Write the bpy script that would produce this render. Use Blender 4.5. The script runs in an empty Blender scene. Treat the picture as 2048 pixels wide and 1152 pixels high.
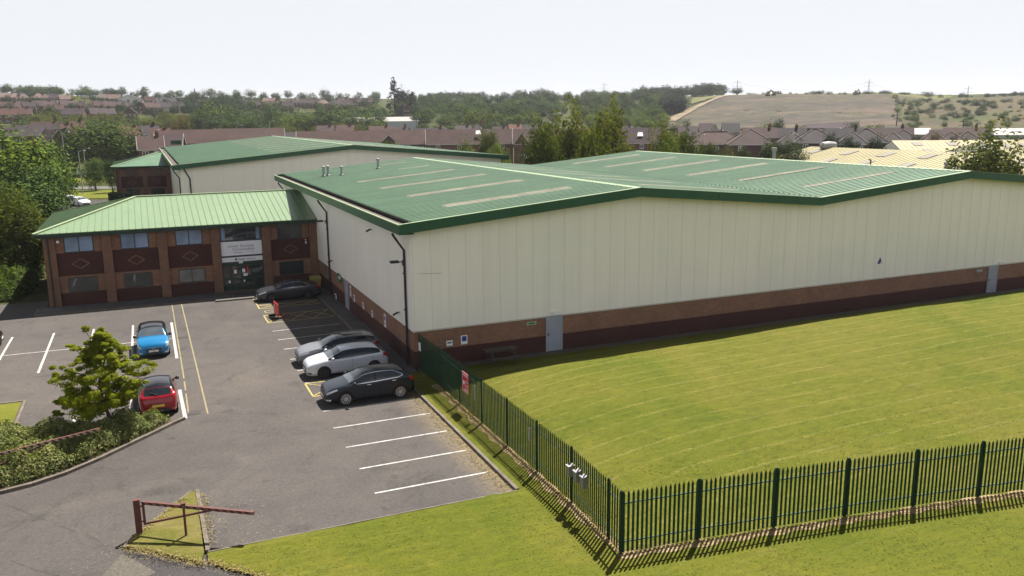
import bpy, bmesh, math, random
import numpy as np
from mathutils import Vector, Matrix
HAZE=0.00011; EXPO=1.15; DENOISE=True
random.seed(7); RNG=np.random.default_rng(11)
scene=bpy.context.scene; COL=scene.collection
R=math.radians
# ------------------------------------------------------------------ camera (solved from the building's own lines)
FPX=1666.4; CAM=Vector((-12.4828,-41.9122,13.454)); YAW,PITCH,ROLL=.4110,.2026,-.0104
def cam_axes():
    f=Vector((math.sin(YAW)*math.cos(PITCH),math.cos(YAW)*math.cos(PITCH),-math.sin(PITCH)))
    r=Vector((math.cos(YAW),-math.sin(YAW),0)); u=r.cross(f)
    return f,r*math.cos(ROLL)+u*math.sin(ROLL),-r*math.sin(ROLL)+u*math.cos(ROLL)
CF,CR,CU=cam_axes()
def ray(u,v): return CF+CR*((u-1024)/FPX)-CU*((v-576)/FPX)
def onz(u,v,z=0.):
    d=ray(u,v); return CAM+d*((z-CAM.z)/d.z)
def ony(u,v,y):
    d=ray(u,v); return CAM+d*((y-CAM.y)/d.y)
def onx(u,v,x):
    d=ray(u,v); return CAM+d*((x-CAM.x)/d.x)
def far(u,r):                      # plan position on the bearing of photo column u, r metres away
    d=ray(u,236); d.z=0; d.normalize(); return CAM.x+d.x*r, CAM.y+d.y*r
def zat(u,v,r):                    # height seen at photo row v at that distance
    d=ray(u,v); return CAM.z+r*d.z/math.hypot(d.x,d.y)
# ------------------------------------------------------------------ terrain
_TC=[-300,0,500,1000,1340,1420,1750,1850,2350]
_TP=[[(250,0),(330,3),(430,7.5),(520,15),(700,26),(850,37),(1000,40),(1500,36),(3000,20)],
     [(250,0),(330,3),(430,7.5),(520,15),(700,26),(850,37),(1000,40),(1500,36),(3000,20)],
     [(250,0),(330,2),(430,6),(520,12),(650,20),(850,33),(1000,37),(1500,32),(3000,18)],
     [(250,0),(330,3),(400,7),(550,16),(900,32),(1000,34),(1500,32),(3000,18)],
     [(250,0),(330,3),(430,8),(650,22),(900,32),(1000,34),(1500,32),(3000,18)],
     [(250,0),(330,3),(430,8),(650,26),(700,28),(1000,35),(1500,31),(3000,18)],
     [(250,0),(330,2.5),(430,7),(650,25),(700,27),(1000,34),(1500,30),(3000,18)],
     [(250,0),(330,2),(400,4.6),(600,16),(750,24.5),(950,30.5),(1500,27),(3000,16)],
     [(250,0),(330,2),(400,4.6),(600,16),(750,24.5),(950,30.5),(1500,27),(3000,16)]]
_CFh=Vector((CF.x,CF.y)).normalized(); _CRh=Vector((CR.x,CR.y)).normalized()
def T(x,y):
    dx,dy=x-CAM.x,y-CAM.y; r=math.hypot(dx,dy)
    if r<240: return 0.
    a=dx*_CFh.x+dy*_CFh.y; b=dx*_CRh.x+dy*_CRh.y
    u=1024+FPX*b/a if a>.25*r else (2350 if b>0 else -300)
    u=max(-300,min(2350,u))
    zs=[np.interp(r,[p[0] for p in P],[p[1] for p in P]) for P in _TP]
    z=float(np.interp(u,_TC,zs))
    if r>450: z+=.35*math.sin(x*.021+y*.013)+.25*math.sin(x*.05-y*.043)
    return z
# ------------------------------------------------------------------ mesh builder
class MB:
    def __init__(s): s.v=[]; s.f=[]; s.m=[]
    def face(s,pts,m=0):
        i=len(s.v); s.v+= [tuple(p) for p in pts]; s.f.append(tuple(range(i,i+len(pts)))); s.m.append(m)
    def box(s,a,b,m=0,M=None):
        x0,y0,z0=a; x1,y1,z1=b
        P=[(x0,y0,z0),(x1,y0,z0),(x1,y1,z0),(x0,y1,z0),(x0,y0,z1),(x1,y0,z1),(x1,y1,z1),(x0,y1,z1)]
        if M is not None: P=[tuple(M@Vector(p)) for p in P]
        i=len(s.v); s.v+=P
        for q in ((0,3,2,1),(4,5,6,7),(0,1,5,4),(1,2,6,5),(2,3,7,6),(3,0,4,7)): s.f.append(tuple(i+k for k in q)); s.m.append(m)
    def prism(s,poly,z0,z1,m=0,side=None):      # poly in plan, counter-clockwise
        n=len(poly); i=len(s.v)
        s.v+=[(p[0],p[1],z0) for p in poly]+[(p[0],p[1],z1) for p in poly]
        s.f.append(tuple(i+k for k in range(n-1,-1,-1))); s.m.append(m)
        s.f.append(tuple(i+n+k for k in range(n))); s.m.append(m)
        for k in range(n):
            j=(k+1)%n; s.f.append((i+k,i+j,i+n+j,i+n+k)); s.m.append(m if side is None else side)
    def slab(s,pts,th,m=0):                     # any planar polygon given thickness downwards along its normal
        P=[Vector(p) for p in pts]; n=(P[1]-P[0]).cross(P[2]-P[0]).normalized(); Q=[p-n*th for p in P]
        k=len(P); i=len(s.v); s.v+=[tuple(p) for p in P+Q]
        s.f.append(tuple(range(i,i+k))); s.f.append(tuple(i+k+j for j in range(k-1,-1,-1))); s.m+=[m,m]
        for j in range(k):
            l=(j+1)%k; s.f.append((i+l,i+j,i+k+j,i+k+l)); s.m.append(m)
    def tube(s,pts,rad,n=8,m=0,cap=True):
        pts=[Vector(p) for p in pts]; rr=rad if isinstance(rad,(list,tuple)) else [rad]*len(pts); i0=len(s.v)
        up=Vector((0,0,1))
        for k,p in enumerate(pts):
            d=(pts[min(k+1,len(pts)-1)]-pts[max(k-1,0)]).normalized()
            a=d.cross(up if abs(d.z)<.95 else Vector((1,0,0))).normalized(); b=a.cross(d)
            for j in range(n):
                t=2*math.pi*j/n; s.v.append(tuple(p+(a*math.cos(t)+b*math.sin(t))*rr[k]))
        for k in range(len(pts)-1):
            for j in range(n):
                l=(j+1)%n; s.f.append((i0+k*n+j,i0+k*n+l,i0+(k+1)*n+l,i0+(k+1)*n+j)); s.m.append(m)
        if cap:
            s.f.append(tuple(i0+j for j in range(n-1,-1,-1))); s.f.append(tuple(i0+(len(pts)-1)*n+j for j in range(n))); s.m+=[m,m]
    def bar(s,a,b,w,h,m=0):                     # rectangular bar from a to b
        a,b=Vector(a),Vector(b); d=b-a; L=d.length; d.normalize()
        x=d.cross(Vector((0,0,1)));  x=Vector((1,0,0)) if x.length<1e-4 else x.normalized(); y=x.cross(d)
        M=Matrix((( x.x,y.x,d.x,a.x),(x.y,y.y,d.y,a.y),(x.z,y.z,d.z,a.z),(0,0,0,1)))
        s.box((-w/2,-h/2,0),(w/2,h/2,L),m,M)
    def lathe(s,prof,n=24,m=0,axis='z',c=(0,0,0)):
        i=len(s.v)
        for (r,h) in prof:
            for j in range(n):
                t=2*math.pi*j/n; q=(r*math.cos(t),r*math.sin(t),h)
                if axis=='y': q=(q[0],q[2],q[1])
                if axis=='x': q=(q[2],q[0],q[1])
                s.v.append((q[0]+c[0],q[1]+c[1],q[2]+c[2]))
        for k in range(len(prof)-1):
            for j in range(n):
                l=(j+1)%n; s.f.append((i+k*n+j,i+k*n+l,i+(k+1)*n+l,i+(k+1)*n+j)); s.m.append(m)
        s.f.append(tuple(i+j for j in range(n-1,-1,-1))); s.f.append(tuple(i+(len(prof)-1)*n+j for j in range(n))); s.m+=[m,m]
    def build(s,name,mats,parent=None,smooth=False,fix=True):
        me=bpy.data.meshes.new(name)
        V=s.v
        if parent is not None and 'inv' in _INV.get(parent.name,{}):
            Mi=_INV[parent.name]['inv']; V=[tuple(Mi@Vector(p)) for p in V]
        me.from_pydata(V,[],s.f)
        mats=mats if isinstance(mats,(list,tuple)) else [mats]
        for k in mats: me.materials.append(k)
        if len(mats)>1: me.polygons.foreach_set('material_index',s.m)
        if fix:
            bm=bmesh.new(); bm.from_mesh(me); bmesh.ops.recalc_face_normals(bm,faces=bm.faces); bm.to_mesh(me); bm.free()
        if smooth:
            me.polygons.foreach_set('use_smooth',[True]*len(me.polygons))
        me.update()
        return link(name,me,parent)
_INV={}
def link(name,me,parent=None):
    o=bpy.data.objects.new(name,me); COL.objects.link(o)
    if parent is not None:
        o.parent=parent
        if parent.name in _INV: _INV[o.name]=_INV[parent.name]
    return o
def thing(name,label,cat,loc=(0,0,0),rz=0.,group=None):
    o=bpy.data.objects.new(name,None); COL.objects.link(o); o.empty_display_size=.3
    M=Matrix.Translation(Vector(loc))@Matrix.Rotation(rz,4,'Z'); o.location=loc; o.rotation_euler=(0,0,rz)
    o['label']=label; o['category']=cat
    if group: o['group']=group
    _INV[o.name]={'inv':M.inverted()}
    return o
def local(root): _INV[root.name]={}     # parts of this root are given in its own coordinates
def tag(o,label=None,cat=None,group=None,kind=None):
    if label: o['label']=label
    if cat: o['category']=cat
    if group: o['group']=group
    if kind: o['kind']=kind
    return o
def copy_tree(o,parent=None):
    c=o.copy(); COL.objects.link(c)
    if parent is not None: c.parent=parent
    for ch in list(o.children): copy_tree(ch,c)
    return c
def np_mesh(name,V,F,mats,parent=None,smooth=False,uvless=True):
    me=bpy.data.meshes.new(name or 'crown'); V=np.asarray(V,dtype=np.float32); F=np.asarray(F,dtype=np.int32)
    me.vertices.add(len(V)); me.vertices.foreach_set('co',V.ravel())
    k=F.shape[1]; me.loops.add(F.size); me.loops.foreach_set('vertex_index',F.ravel())
    me.polygons.add(len(F)); me.polygons.foreach_set('loop_start',np.arange(0,F.size,k,dtype=np.int32)); me.polygons.foreach_set('loop_total',np.full(len(F),k,dtype=np.int32))
    for m in (mats if isinstance(mats,(list,tuple)) else [mats]): me.materials.append(m)
    if smooth: me.polygons.foreach_set('use_smooth',np.ones(len(F),dtype=bool))
    me.update(calc_edges=True)
    return link(name,me,parent) if name else me
# ------------------------------------------------------------------ materials
def _new(name):
    m=bpy.data.materials.new(name); m.use_nodes=True; nt=m.node_tree; nt.nodes.clear()
    out=nt.nodes.new('ShaderNodeOutputMaterial'); b=nt.nodes.new('ShaderNodeBsdfPrincipled'); nt.links.new(b.outputs[0],out.inputs[0])
    return m,nt,b,out
def N(nt,t,**k):
    n=nt.nodes.new('ShaderNode'+t)
    for a,v in k.items():
        if a in n.inputs.keys(): n.inputs[a].default_value=v
        else: setattr(n,a,v)
    return n
def noise(nt,scale,detail=4,rough=.6,vec=None,dist=0.):
    n=N(nt,'TexNoise'); n.inputs['Scale'].default_value=scale; n.inputs['Detail'].default_value=detail; n.inputs['Roughness'].default_value=rough; n.inputs['Distortion'].default_value=dist
    if vec is not None: nt.links.new(vec,n.inputs['Vector'])
    return n.outputs['Fac']
def ramp(nt,fac,stops):
    n=N(nt,'ValToRGB'); e=n.color_ramp.elements
    while len(e)>1: e.remove(e[-1])
    e[0].position=stops[0][0]; e[0].color=(*stops[0][1],1)
    for p,c in stops[1:]:
        q=e.new(p); q.color=(*c,1)
    nt.links.new(fac,n.inputs['Fac']); return n.outputs['Color']
def mixc(nt,fac,a,b,mode='MIX'):
    n=N(nt,'Mix'); n.data_type='RGBA'; n.blend_type=mode
    for s,val in (('Factor',fac),('A',a),('B',b)):
        i=[q for q in n.inputs if q.name==s and (q.type=='RGBA' or s=='Factor')][0]
        if hasattr(val,'is_output'): nt.links.new(val,i)
        elif s=='Factor': i.default_value=val
        else: i.default_value=(*val,1)
    return [q for q in n.outputs if q.type=='RGBA'][0]
def math_(nt,op,a,b=0.,c=None):
    n=N(nt,'Math',operation=op)
    for i,val in enumerate((a,b) if c is None else (a,b,c)):
        if hasattr(val,'is_output'): nt.links.new(val,n.inputs[i])
        else: n.inputs[i].default_value=val
    return n.outputs[0]
def pos(nt): return N(nt,'NewGeometry').outputs['Position']
def objco(nt): return N(nt,'TexCoord').outputs['Object']
def bump(nt,b,h,strength=.3,dist=.02):
    n=N(nt,'Bump'); n.inputs['Strength'].default_value=strength; n.inputs['Distance'].default_value=dist
    nt.links.new(h,n.inputs['Height']); nt.links.new(n.outputs[0],b.inputs['Normal'])
def plain(name,c,rough=.6,metal=0.,var=.12,scale=3.,spec=.5,coat=0.):
    m,nt,b,o=_new(name); f=noise(nt,scale,5,.65,objco(nt))
    lo=tuple(x*(1-var) for x in c); hi=tuple(min(1,x*(1+var)) for x in c)
    nt.links.new(ramp(nt,f,[(.3,lo),(.7,hi)]),b.inputs['Base Color'])
    b.inputs['Roughness'].default_value=rough; b.inputs['Metallic'].default_value=metal; b.inputs['Specular IOR Level'].default_value=spec
    if coat: b.inputs['Coat Weight'].default_value=coat; b.inputs['Coat Roughness'].default_value=.04
    return m
def brick(name,c1,c2,mortar,spread=.25):
    m,nt,b,o=_new(name); p=pos(nt); s=N(nt,'SeparateXYZ'); nt.links.new(p,s.inputs[0])
    cb=N(nt,'CombineXYZ'); nt.links.new(math_(nt,'ADD',s.outputs[0],s.outputs[1]),cb.inputs[0]); nt.links.new(s.outputs[2],cb.inputs[1])
    t=N(nt,'TexBrick'); t.offset=.5; nt.links.new(cb.outputs[0],t.inputs['Vector'])
    t.inputs['Scale'].default_value=1.; t.inputs['Brick Width'].default_value=.225; t.inputs['Row Height'].default_value=.075; t.inputs['Mortar Size'].default_value=.006; t.inputs['Mortar Smooth'].default_value=.2
    t.inputs['Color1'].default_value=(*c1,1); t.inputs['Color2'].default_value=(*c2,1); t.inputs['Mortar'].default_value=(*mortar,1)
    f=noise(nt,.7,5,.7,p); f2=noise(nt,14,3,.6,p)
    d=ramp(nt,f,[(.25,(.72,.72,.74)),(.75,(1.12,1.1,1.06))]); d2=ramp(nt,f2,[(.3,(.82,.82,.82)),(.7,(1.15,1.15,1.15))])
    nt.links.new(mixc(nt,1.,mixc(nt,1.,t.outputs['Color'],d,'MULTIPLY'),d2,'MULTIPLY'),b.inputs['Base Color'])
    b.inputs['Roughness'].default_value=.88; bump(nt,b,t.outputs['Fac'],-.4,.01)
    return m
def glass(name,c,rough=.05):
    m,nt,b,o=_new(name); f=noise(nt,.9,3,.5,objco(nt))
    nt.links.new(ramp(nt,f,[(.3,tuple(x*.7 for x in c)),(.7,tuple(x*1.3 for x in c))]),b.inputs['Base Color'])
    b.inputs['Roughness'].default_value=rough; b.inputs['Specular IOR Level'].default_value=.8; b.inputs['IOR'].default_value=1.5
    return m
K=.64
def kk(c): return tuple(x*K for x in c)
def leaf(name,cols,trans=.35,rough=.8,patch=.25,spec=.08):
    """leaf cards: colour differs from leaf to leaf and from patch to patch; some light passes through"""
    cols=[tuple(x*.8 for x in c) for c in cols]
    m,nt,b,out=_new(name); g=N(nt,'NewGeometry'); k=len(cols)
    c=ramp(nt,g.outputs['Random Per Island'],[(i/(k-1) if k>1 else 0,cols[i]) for i in range(k)])
    f=noise(nt,patch,3,.6,g.outputs['Position']); c=mixc(nt,1.,c,ramp(nt,f,[(.3,(.72,.76,.7)),(.7,(1.25,1.2,1.1))]),'MULTIPLY')
    oi=N(nt,'ObjectInfo'); c=mixc(nt,1.,c,ramp(nt,oi.outputs['Random'],[(0,(.78,.85,.8)),(.5,(1,1,1)),(1,(1.2,1.08,.9))]),'MULTIPLY')
    nt.links.new(c,b.inputs['Base Color']); b.inputs['Roughness'].default_value=rough; b.inputs['Specular IOR Level'].default_value=spec
    t=N(nt,'BsdfTranslucent'); nt.links.new(mixc(nt,1.,c,(1.5,1.6,.6),'MULTIPLY'),t.inputs['Color'])
    mx=N(nt,'MixShader'); mx.inputs[0].default_value=trans; nt.links.new(b.outputs[0],mx.inputs[1]); nt.links.new(t.outputs[0],mx.inputs[2]); nt.links.new(mx.outputs[0],out.inputs[0])
    return m
M={}
def text_mesh(body,size,font_align='LEFT',bold=0.,extrude=.004):
    cu=bpy.data.curves.new('lettering','FONT'); cu.body=body; cu.size=size; cu.align_x=font_align; cu.extrude=extrude; cu.offset=bold; cu.resolution_u=3
    o=bpy.data.objects.new('lettering',cu); COL.objects.link(o); bpy.context.view_layer.update()
    me=bpy.data.meshes.new_from_object(o.evaluated_get(bpy.context.evaluated_depsgraph_get())); bpy.data.objects.remove(o); bpy.data.curves.remove(cu)
    V=[tuple(v.co) for v in me.vertices]; F=[tuple(p.vertices) for p in me.polygons]; bpy.data.meshes.remove(me)
    return V,F
def add_text(mb,body,size,org,xd,yd,m=0,align='LEFT',bold=0.):
    """lettering laid on a face: org = baseline start, xd/yd = reading and up directions"""
    V,F=text_mesh(body,size,align,bold); o,x,y=Vector(org),Vector(xd),Vector(yd); n=x.cross(y); i=len(mb.v)
    mb.v+=[tuple(o+x*p[0]+y*p[1]+n*p[2]) for p in V]; mb.f+=[tuple(i+k for k in f) for f in F]; mb.m+=[m]*len(F)

# ------------------------------------------------------------------ ground materials
def asphalt(name,base,patch=(.82,1.2),warm=(1.05,1.0,.94),cracks=True,dust=None):
    base=kk(base); dust=kk(dust) if dust else None; m,nt,b,o=_new(name); p=pos(nt)
    big=noise(nt,.09,5,.62,p,.6); mid=noise(nt,.55,6,.7,p,.4); fine=noise(nt,38,3,.7,p)
    c=ramp(nt,big,[(.28,tuple(base[i]*patch[0] for i in range(3))),(.5,base),(.72,tuple(base[i]*patch[1]*warm[i] for i in range(3)))]); grit=noise(nt,7,5,.8,p); c=mixc(nt,1.,c,ramp(nt,grit,[(.3,(.74,.74,.74)),(.5,(1,1,1)),(.7,(1.28,1.26,1.22))]),'MULTIPLY')
    c=mixc(nt,1.,c,ramp(nt,mid,[(.25,(.84,.84,.86)),(.5,(1,1,1)),(.75,(1.14,1.12,1.09))]),'MULTIPLY')
    c=mixc(nt,1.,c,ramp(nt,fine,[(.3,(.62,.62,.62)),(.52,(1,1,1)),(.72,(1.45,1.43,1.4))]),'MULTIPLY')
    if cracks:
        v=N(nt,'TexVoronoi',feature='DISTANCE_TO_EDGE'); v.inputs['Scale'].default_value=.11
        w=N(nt,'VectorMath',operation='ADD'); nt.links.new(p,w.inputs[0]); q=N(nt,'TexNoise'); q.inputs['Scale'].default_value=.6; q.inputs['Detail'].default_value=5; nt.links.new(p,q.inputs['Vector'])
        sc=N(nt,'VectorMath',operation='SCALE'); sc.inputs['Scale'].default_value=2.6; nt.links.new(q.outputs['Color'],sc.inputs[0]); nt.links.new(sc.outputs[0],w.inputs[1]); nt.links.new(w.outputs[0],v.inputs['Vector'])
        line=math_(nt,'LESS_THAN',v.outputs['Distance'],.0022); on=math_(nt,'GREATER_THAN',noise(nt,.13,3,.5,p),.5)
        c=mixc(nt,math_(nt,'MULTIPLY',math_(nt,'MULTIPLY',line,on),.35),c,(.035,.033,.03))
        # darker oil and tyre stains in soft patches
        st=noise(nt,.32,4,.75,p,1.2); c=mixc(nt,1.,c,ramp(nt,st,[(.3,(.68,.67,.68)),(.45,(1,1,1))]),'MULTIPLY')
        oil=noise(nt,1.15,3,.55,p,.3); c=mixc(nt,1.,c,ramp(nt,oil,[(.66,(1,1,1)),(.76,(.62,.6,.6))]),'MULTIPLY')
        pale=noise(nt,.24,6,.75,p,.9); c=mixc(nt,1.,c,ramp(nt,pale,[(.56,(1,1,1)),(.7,(1.22,1.2,1.16))]),'MULTIPLY')
    if dust: # dried silt and leaf litter along the kerb on the x=-1 side
        s=N(nt,'SeparateXYZ'); nt.links.new(p,s.inputs[0])
        d=math_(nt,'ABSOLUTE',math_(nt,'ADD',s.outputs[0],1.15)); e=N(nt,'MapRange'); e.inputs['From Min'].default_value=1.3; e.inputs['From Max'].default_value=0; nt.links.new(d,e.inputs['Value'])
        y=N(nt,'MapRange'); y.inputs['From Min'].default_value=-2; y.inputs['From Max'].default_value=-6; nt.links.new(s.outputs[1],y.inputs['Value'])
        f=math_(nt,'MULTIPLY',math_(nt,'MULTIPLY',e.outputs[0],y.outputs[0]),math_(nt,'GREATER_THAN',noise(nt,5,6,.8,p),.46))
        c=mixc(nt,math_(nt,'MULTIPLY',f,.62),c,dust)
    nt.links.new(c,b.inputs['Base Color']); b.inputs['Roughness'].default_value=.92; b.inputs['Specular IOR Level'].default_value=.25
    bump(nt,b,fine,.5,.012); return m
def grass_mat(name,a,c1,c2,scale=.35,rows=False):
    a,c1,c2=kk(a),kk(c1),kk(c2); m,nt,b,o=_new(name); p=pos(nt)
    st=N(nt,'Mapping'); nt.links.new(p,st.inputs['Vector']); st.inputs['Scale'].default_value=(.55,1.7,1)
    big=noise(nt,scale*.35,5,.65,p,.8); mid=noise(nt,1.6,6,.75,st.outputs[0],.6); fine=noise(nt,22,4,.8,st.outputs[0])
    c=ramp(nt,big,[(.28,a),(.5,c1),(.74,c2)])
    c=mixc(nt,1.,c,ramp(nt,mid,[(.28,(.8,.85,.82)),(.5,(1,1,1)),(.74,(1.14,1.1,1.0))]),'MULTIPLY')
    c=mixc(nt,1.,c,ramp(nt,fine,[(.28,(.68,.72,.68)),(.5,(1,1,1)),(.72,(1.28,1.25,1.2))]),'MULTIPLY')
    hgt=math_(nt,'ADD',math_(nt,'MULTIPLY',fine,.5),mid)
    if rows:   # rows of pale clippings the mower left: they run along the building and swing round at the side fence
        s=N(nt,'SeparateXYZ'); nt.links.new(p,s.inputs[0]); X,Y=s.outputs[0],s.outputs[1]
        xm=math_(nt,'MAXIMUM',X,0.); bend=math_(nt,'MULTIPLY',math_(nt,'POWER',2.718,math_(nt,'MULTIPLY',xm,-.16)),2.6)
        wob=math_(nt,'MULTIPLY',noise(nt,.11,3,.5,p),.7); wob=math_(nt,'ADD',wob,math_(nt,'MULTIPLY',noise(nt,1.6,3,.6,p),.09))
        t=math_(nt,'DIVIDE',math_(nt,'ADD',math_(nt,'ADD',math_(nt,'ADD',Y,bend),math_(nt,'MULTIPLY',X,.02)),wob),1.16)
        d=math_(nt,'ABSOLUTE',math_(nt,'SUBTRACT',math_(nt,'FRACT',t),.5))
        ln=N(nt,'MapRange',interpolation_type='SMOOTHSTEP'); ln.inputs['From Min'].default_value=.115; ln.inputs['From Max'].default_value=.02; nt.links.new(d,ln.inputs['Value'])
        brk=N(nt,'MapRange'); brk.inputs['From Min'].default_value=.34; brk.inputs['From Max'].default_value=.62; brk.inputs['To Min'].default_value=.15; nt.links.new(noise(nt,.35,5,.75,p),brk.inputs['Value'])
        far_=N(nt,'MapRange'); far_.inputs['From Min'].default_value=-25; far_.inputs['From Max'].default_value=-20.5; far_.inputs['To Min'].default_value=0; nt.links.new(Y,far_.inputs['Value'])
        lawn_=N(nt,'MapRange'); lawn_.inputs['From Min'].default_value=-.6; lawn_.inputs['From Max'].default_value=.6; lawn_.inputs['To Min'].default_value=.22; nt.links.new(X,lawn_.inputs['Value'])
        crumb=N(nt,'MapRange'); crumb.inputs['From Min'].default_value=.36; crumb.inputs['From Max'].default_value=.6; nt.links.new(noise(nt,9,4,.8,st.outputs[0]),crumb.inputs['Value'])
        f=math_(nt,'MULTIPLY',math_(nt,'MULTIPLY',math_(nt,'MULTIPLY',ln.outputs[0],brk.outputs[0]),math_(nt,'MULTIPLY',far_.outputs[0],lawn_.outputs[0])),crumb.outputs[0])
        c=mixc(nt,math_(nt,'MULTIPLY',f,.62),c,kk((.40,.36,.105)))
        hgt=math_(nt,'ADD',hgt,math_(nt,'MULTIPLY',f,.8))
        # matted, thatchy streaks between the rows
        th=noise(nt,3.2,5,.8,st.outputs[0],.4); c=mixc(nt,1.,c,ramp(nt,th,[(.3,(.72,.76,.7)),(.5,(1,1,1)),(.7,(1.2,1.14,1.02))]),'MULTIPLY')
    nt.links.new(c,b.inputs['Base Color']); b.inputs['Roughness'].default_value=.95; b.inputs['Specular IOR Level'].default_value=.1
    bump(nt,b,hgt,.6,.06); return m
def earth(name,cols,scale=.02,fine=1.):
    cols=[kk(q) for q in cols]; m,nt,b,o=_new(name); p=pos(nt); st=N(nt,'Mapping'); nt.links.new(p,st.inputs['Vector']); st.inputs['Rotation'].default_value=(0,0,-YAW); st.inputs['Scale'].default_value=(.45,1.,.0)
    big=noise(nt,scale,7,.72,st.outputs[0],.9); c=ramp(nt,big,[(.25+.5*i/(len(cols)-1),k) for i,k in enumerate(cols)])
    f=noise(nt,fine,5,.75,p); c=mixc(nt,1.,c,ramp(nt,f,[(.3,(.55,.6,.56)),(.5,(1,1,1)),(.7,(1.35,1.3,1.28))]),'MULTIPLY')
    w2=noise(nt,scale*.45,4,.6,st.outputs[0],1.5); c=mixc(nt,1.,c,ramp(nt,w2,[(.32,(.68,.72,.74)),(.5,(1,1,1)),(.68,(1.18,1.1,1.04))]),'MULTIPLY')
    nt.links.new(c,b.inputs['Base Color']); b.inputs['Roughness'].default_value=.97; b.inputs['Specular IOR Level'].default_value=.1; bump(nt,b,f,.6,.5); return m
M['asphalt']=asphalt('asphalt',(.124,.111,.104),dust=(.36,.27,.14))
M['asphalt_dark']=asphalt('dark_asphalt',(.085,.076,.078),cracks=False)
M['road']=asphalt('road_asphalt',(.2,.19,.18),cracks=False)
M['concrete']=plain('concrete_paving',(.085,.078,.074),.9,var=.3,scale=1.4)
M['kerb']=plain('kerb_stone',(.13,.107,.085),.9,var=.35,scale=2.2)
M['gravel']=plain('gravel',(.085,.07,.058),.95,var=.55,scale=26)
M['lawn']=grass_mat('mown_grass',(.102,.138,.012),(.155,.166,.02),(.2,.183,.036),.35,True)
M['deadgrass']=grass_mat('dry_grass',(.42,.31,.17),(.52,.39,.23),(.34,.27,.11),2.)
M['rough']=earth('rough_green_ground',[(.035,.055,.018),(.06,.08,.02),(.09,.095,.03),(.07,.075,.04)],.03,.9)
M['verge']=grass_mat('verge_grass',(.11,.15,.012),(.17,.19,.02),(.23,.23,.04))
M['bare']=earth('stripped_hillside',[(.075,.062,.066),(.12,.098,.09),(.175,.132,.105),(.095,.095,.06),(.132,.104,.1),(.12,.105,.07),(.17,.13,.105)],.03,.13)
M['scrub']=earth('scrubby_hillside',[(.055,.08,.025),(.085,.11,.035),(.14,.105,.07),(.10,.11,.045),(.06,.09,.03)],.022,.16)
M['sand']=earth('sandy_track',[(.27,.21,.14),(.35,.28,.19),(.23,.18,.12)],.08,.8)
M['field']=earth('pale_field',[(.12,.15,.045),(.2,.2,.08),(.15,.17,.06)],.02,.6)
M['spoil']=earth('dark_spoil',[(.075,.055,.06),(.1,.075,.08),(.06,.05,.05)],.05,.8)
M['white_paint']=plain('white_road_paint',(.37,.36,.345),.85,var=.4,scale=5)
M['yellow_paint']=plain('yellow_road_paint',(.36,.28,.075),.8,var=.3,scale=6)
M['yellow_worn']=plain('worn_yellow_paint',(.22,.185,.095),.85,var=.4,scale=5)
def S(o): o['kind']='structure'; return o
# terrain: one polar sheet round the camera out to the horizon
def terrain():
    rs=[0.5,20,60,110,170,230]+list(np.linspace(250,1100,86))+[1200,1350,1500,1800,2200,2700,3000]; na=260
    V=[];F=[]
    for r in rs:
        for j in range(na):
            a=2*math.pi*j/na; x,y=CAM.x+r*math.sin(a),CAM.y+r*math.cos(a); V.append((x,y,T(x,y)-.045))
    for k in range(len(rs)-1):
        for j in range(na):
            l=(j+1)%na; F.append((k*na+l,k*na+j,(k+1)*na+j,(k+1)*na+l))
    return S(np_mesh('terrain',V,F,M['rough'],smooth=True))
terrain()
def sheet(name,poly,z,mat):
    mb=MB(); mb.face([(x,y,z) for x,y in poly]); return S(mb.build(name,mat))
sheet('car_park',[(-48,-48),(-1.05,-48),(-1.05,26.6),(-20,26.6),(-20,29.5),(-48,29.5)],0,M['asphalt'])
def kerb(pts,w=.13,h=.11,z=-.02,name='kerb',mat=None,m=None):
    """a kerb stone line of real height along a polyline; its top edge worn, joints every 0.9 m"""
    mb=m or MB()
    for a,b in zip(pts[:-1],pts[1:]):
        A,B=Vector((*a,0)),Vector((*b,0)); L=(B-A).length; n=max(1,round(L/.9)); d=(B-A)/n
        for k in range(n):
            P,Q=A+d*k,A+d*(k+1); u=(Q-P).normalized(); P=P+u*.004; Q=Q-u*.004; t=Vector((-u.y,u.x,0))*w/2
            j=random.uniform(-.006,.006)
            mb.prism([tuple((P-t)[:2]),tuple((Q-t)[:2]),tuple((Q+t)[:2]),tuple((P+t)[:2])],z,h+j)
    if m is None: return S(mb.build(name,mat or M['kerb']))
# footpaths
def raised(name,poly,z,mat):
    mb=MB(); mb.prism(poly,-.02,z); return S(mb.build(name,mat))
raised('footpath',[(-1.0,-.55),(-.02,-.55),(-.02,26.3),(-1.0,26.3)],.11,M['concrete'])
raised('pavement',[(-20.4,24.0),(-8.42,24.0),(-8.42,23.35),(-5.62,23.35),(-5.62,24.2),(-1.14,24.2),(-1.14,26.3),(-20.4,26.3)],.11,M['concrete'])
kerb([(-1.07,-.5),(-1.07,24.1)])
kerb([(-20.47,26.2),(-20.47,23.93),(-8.5,23.93)]); kerb([(-8.5,23.28),(-5.55,23.28)])
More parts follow.
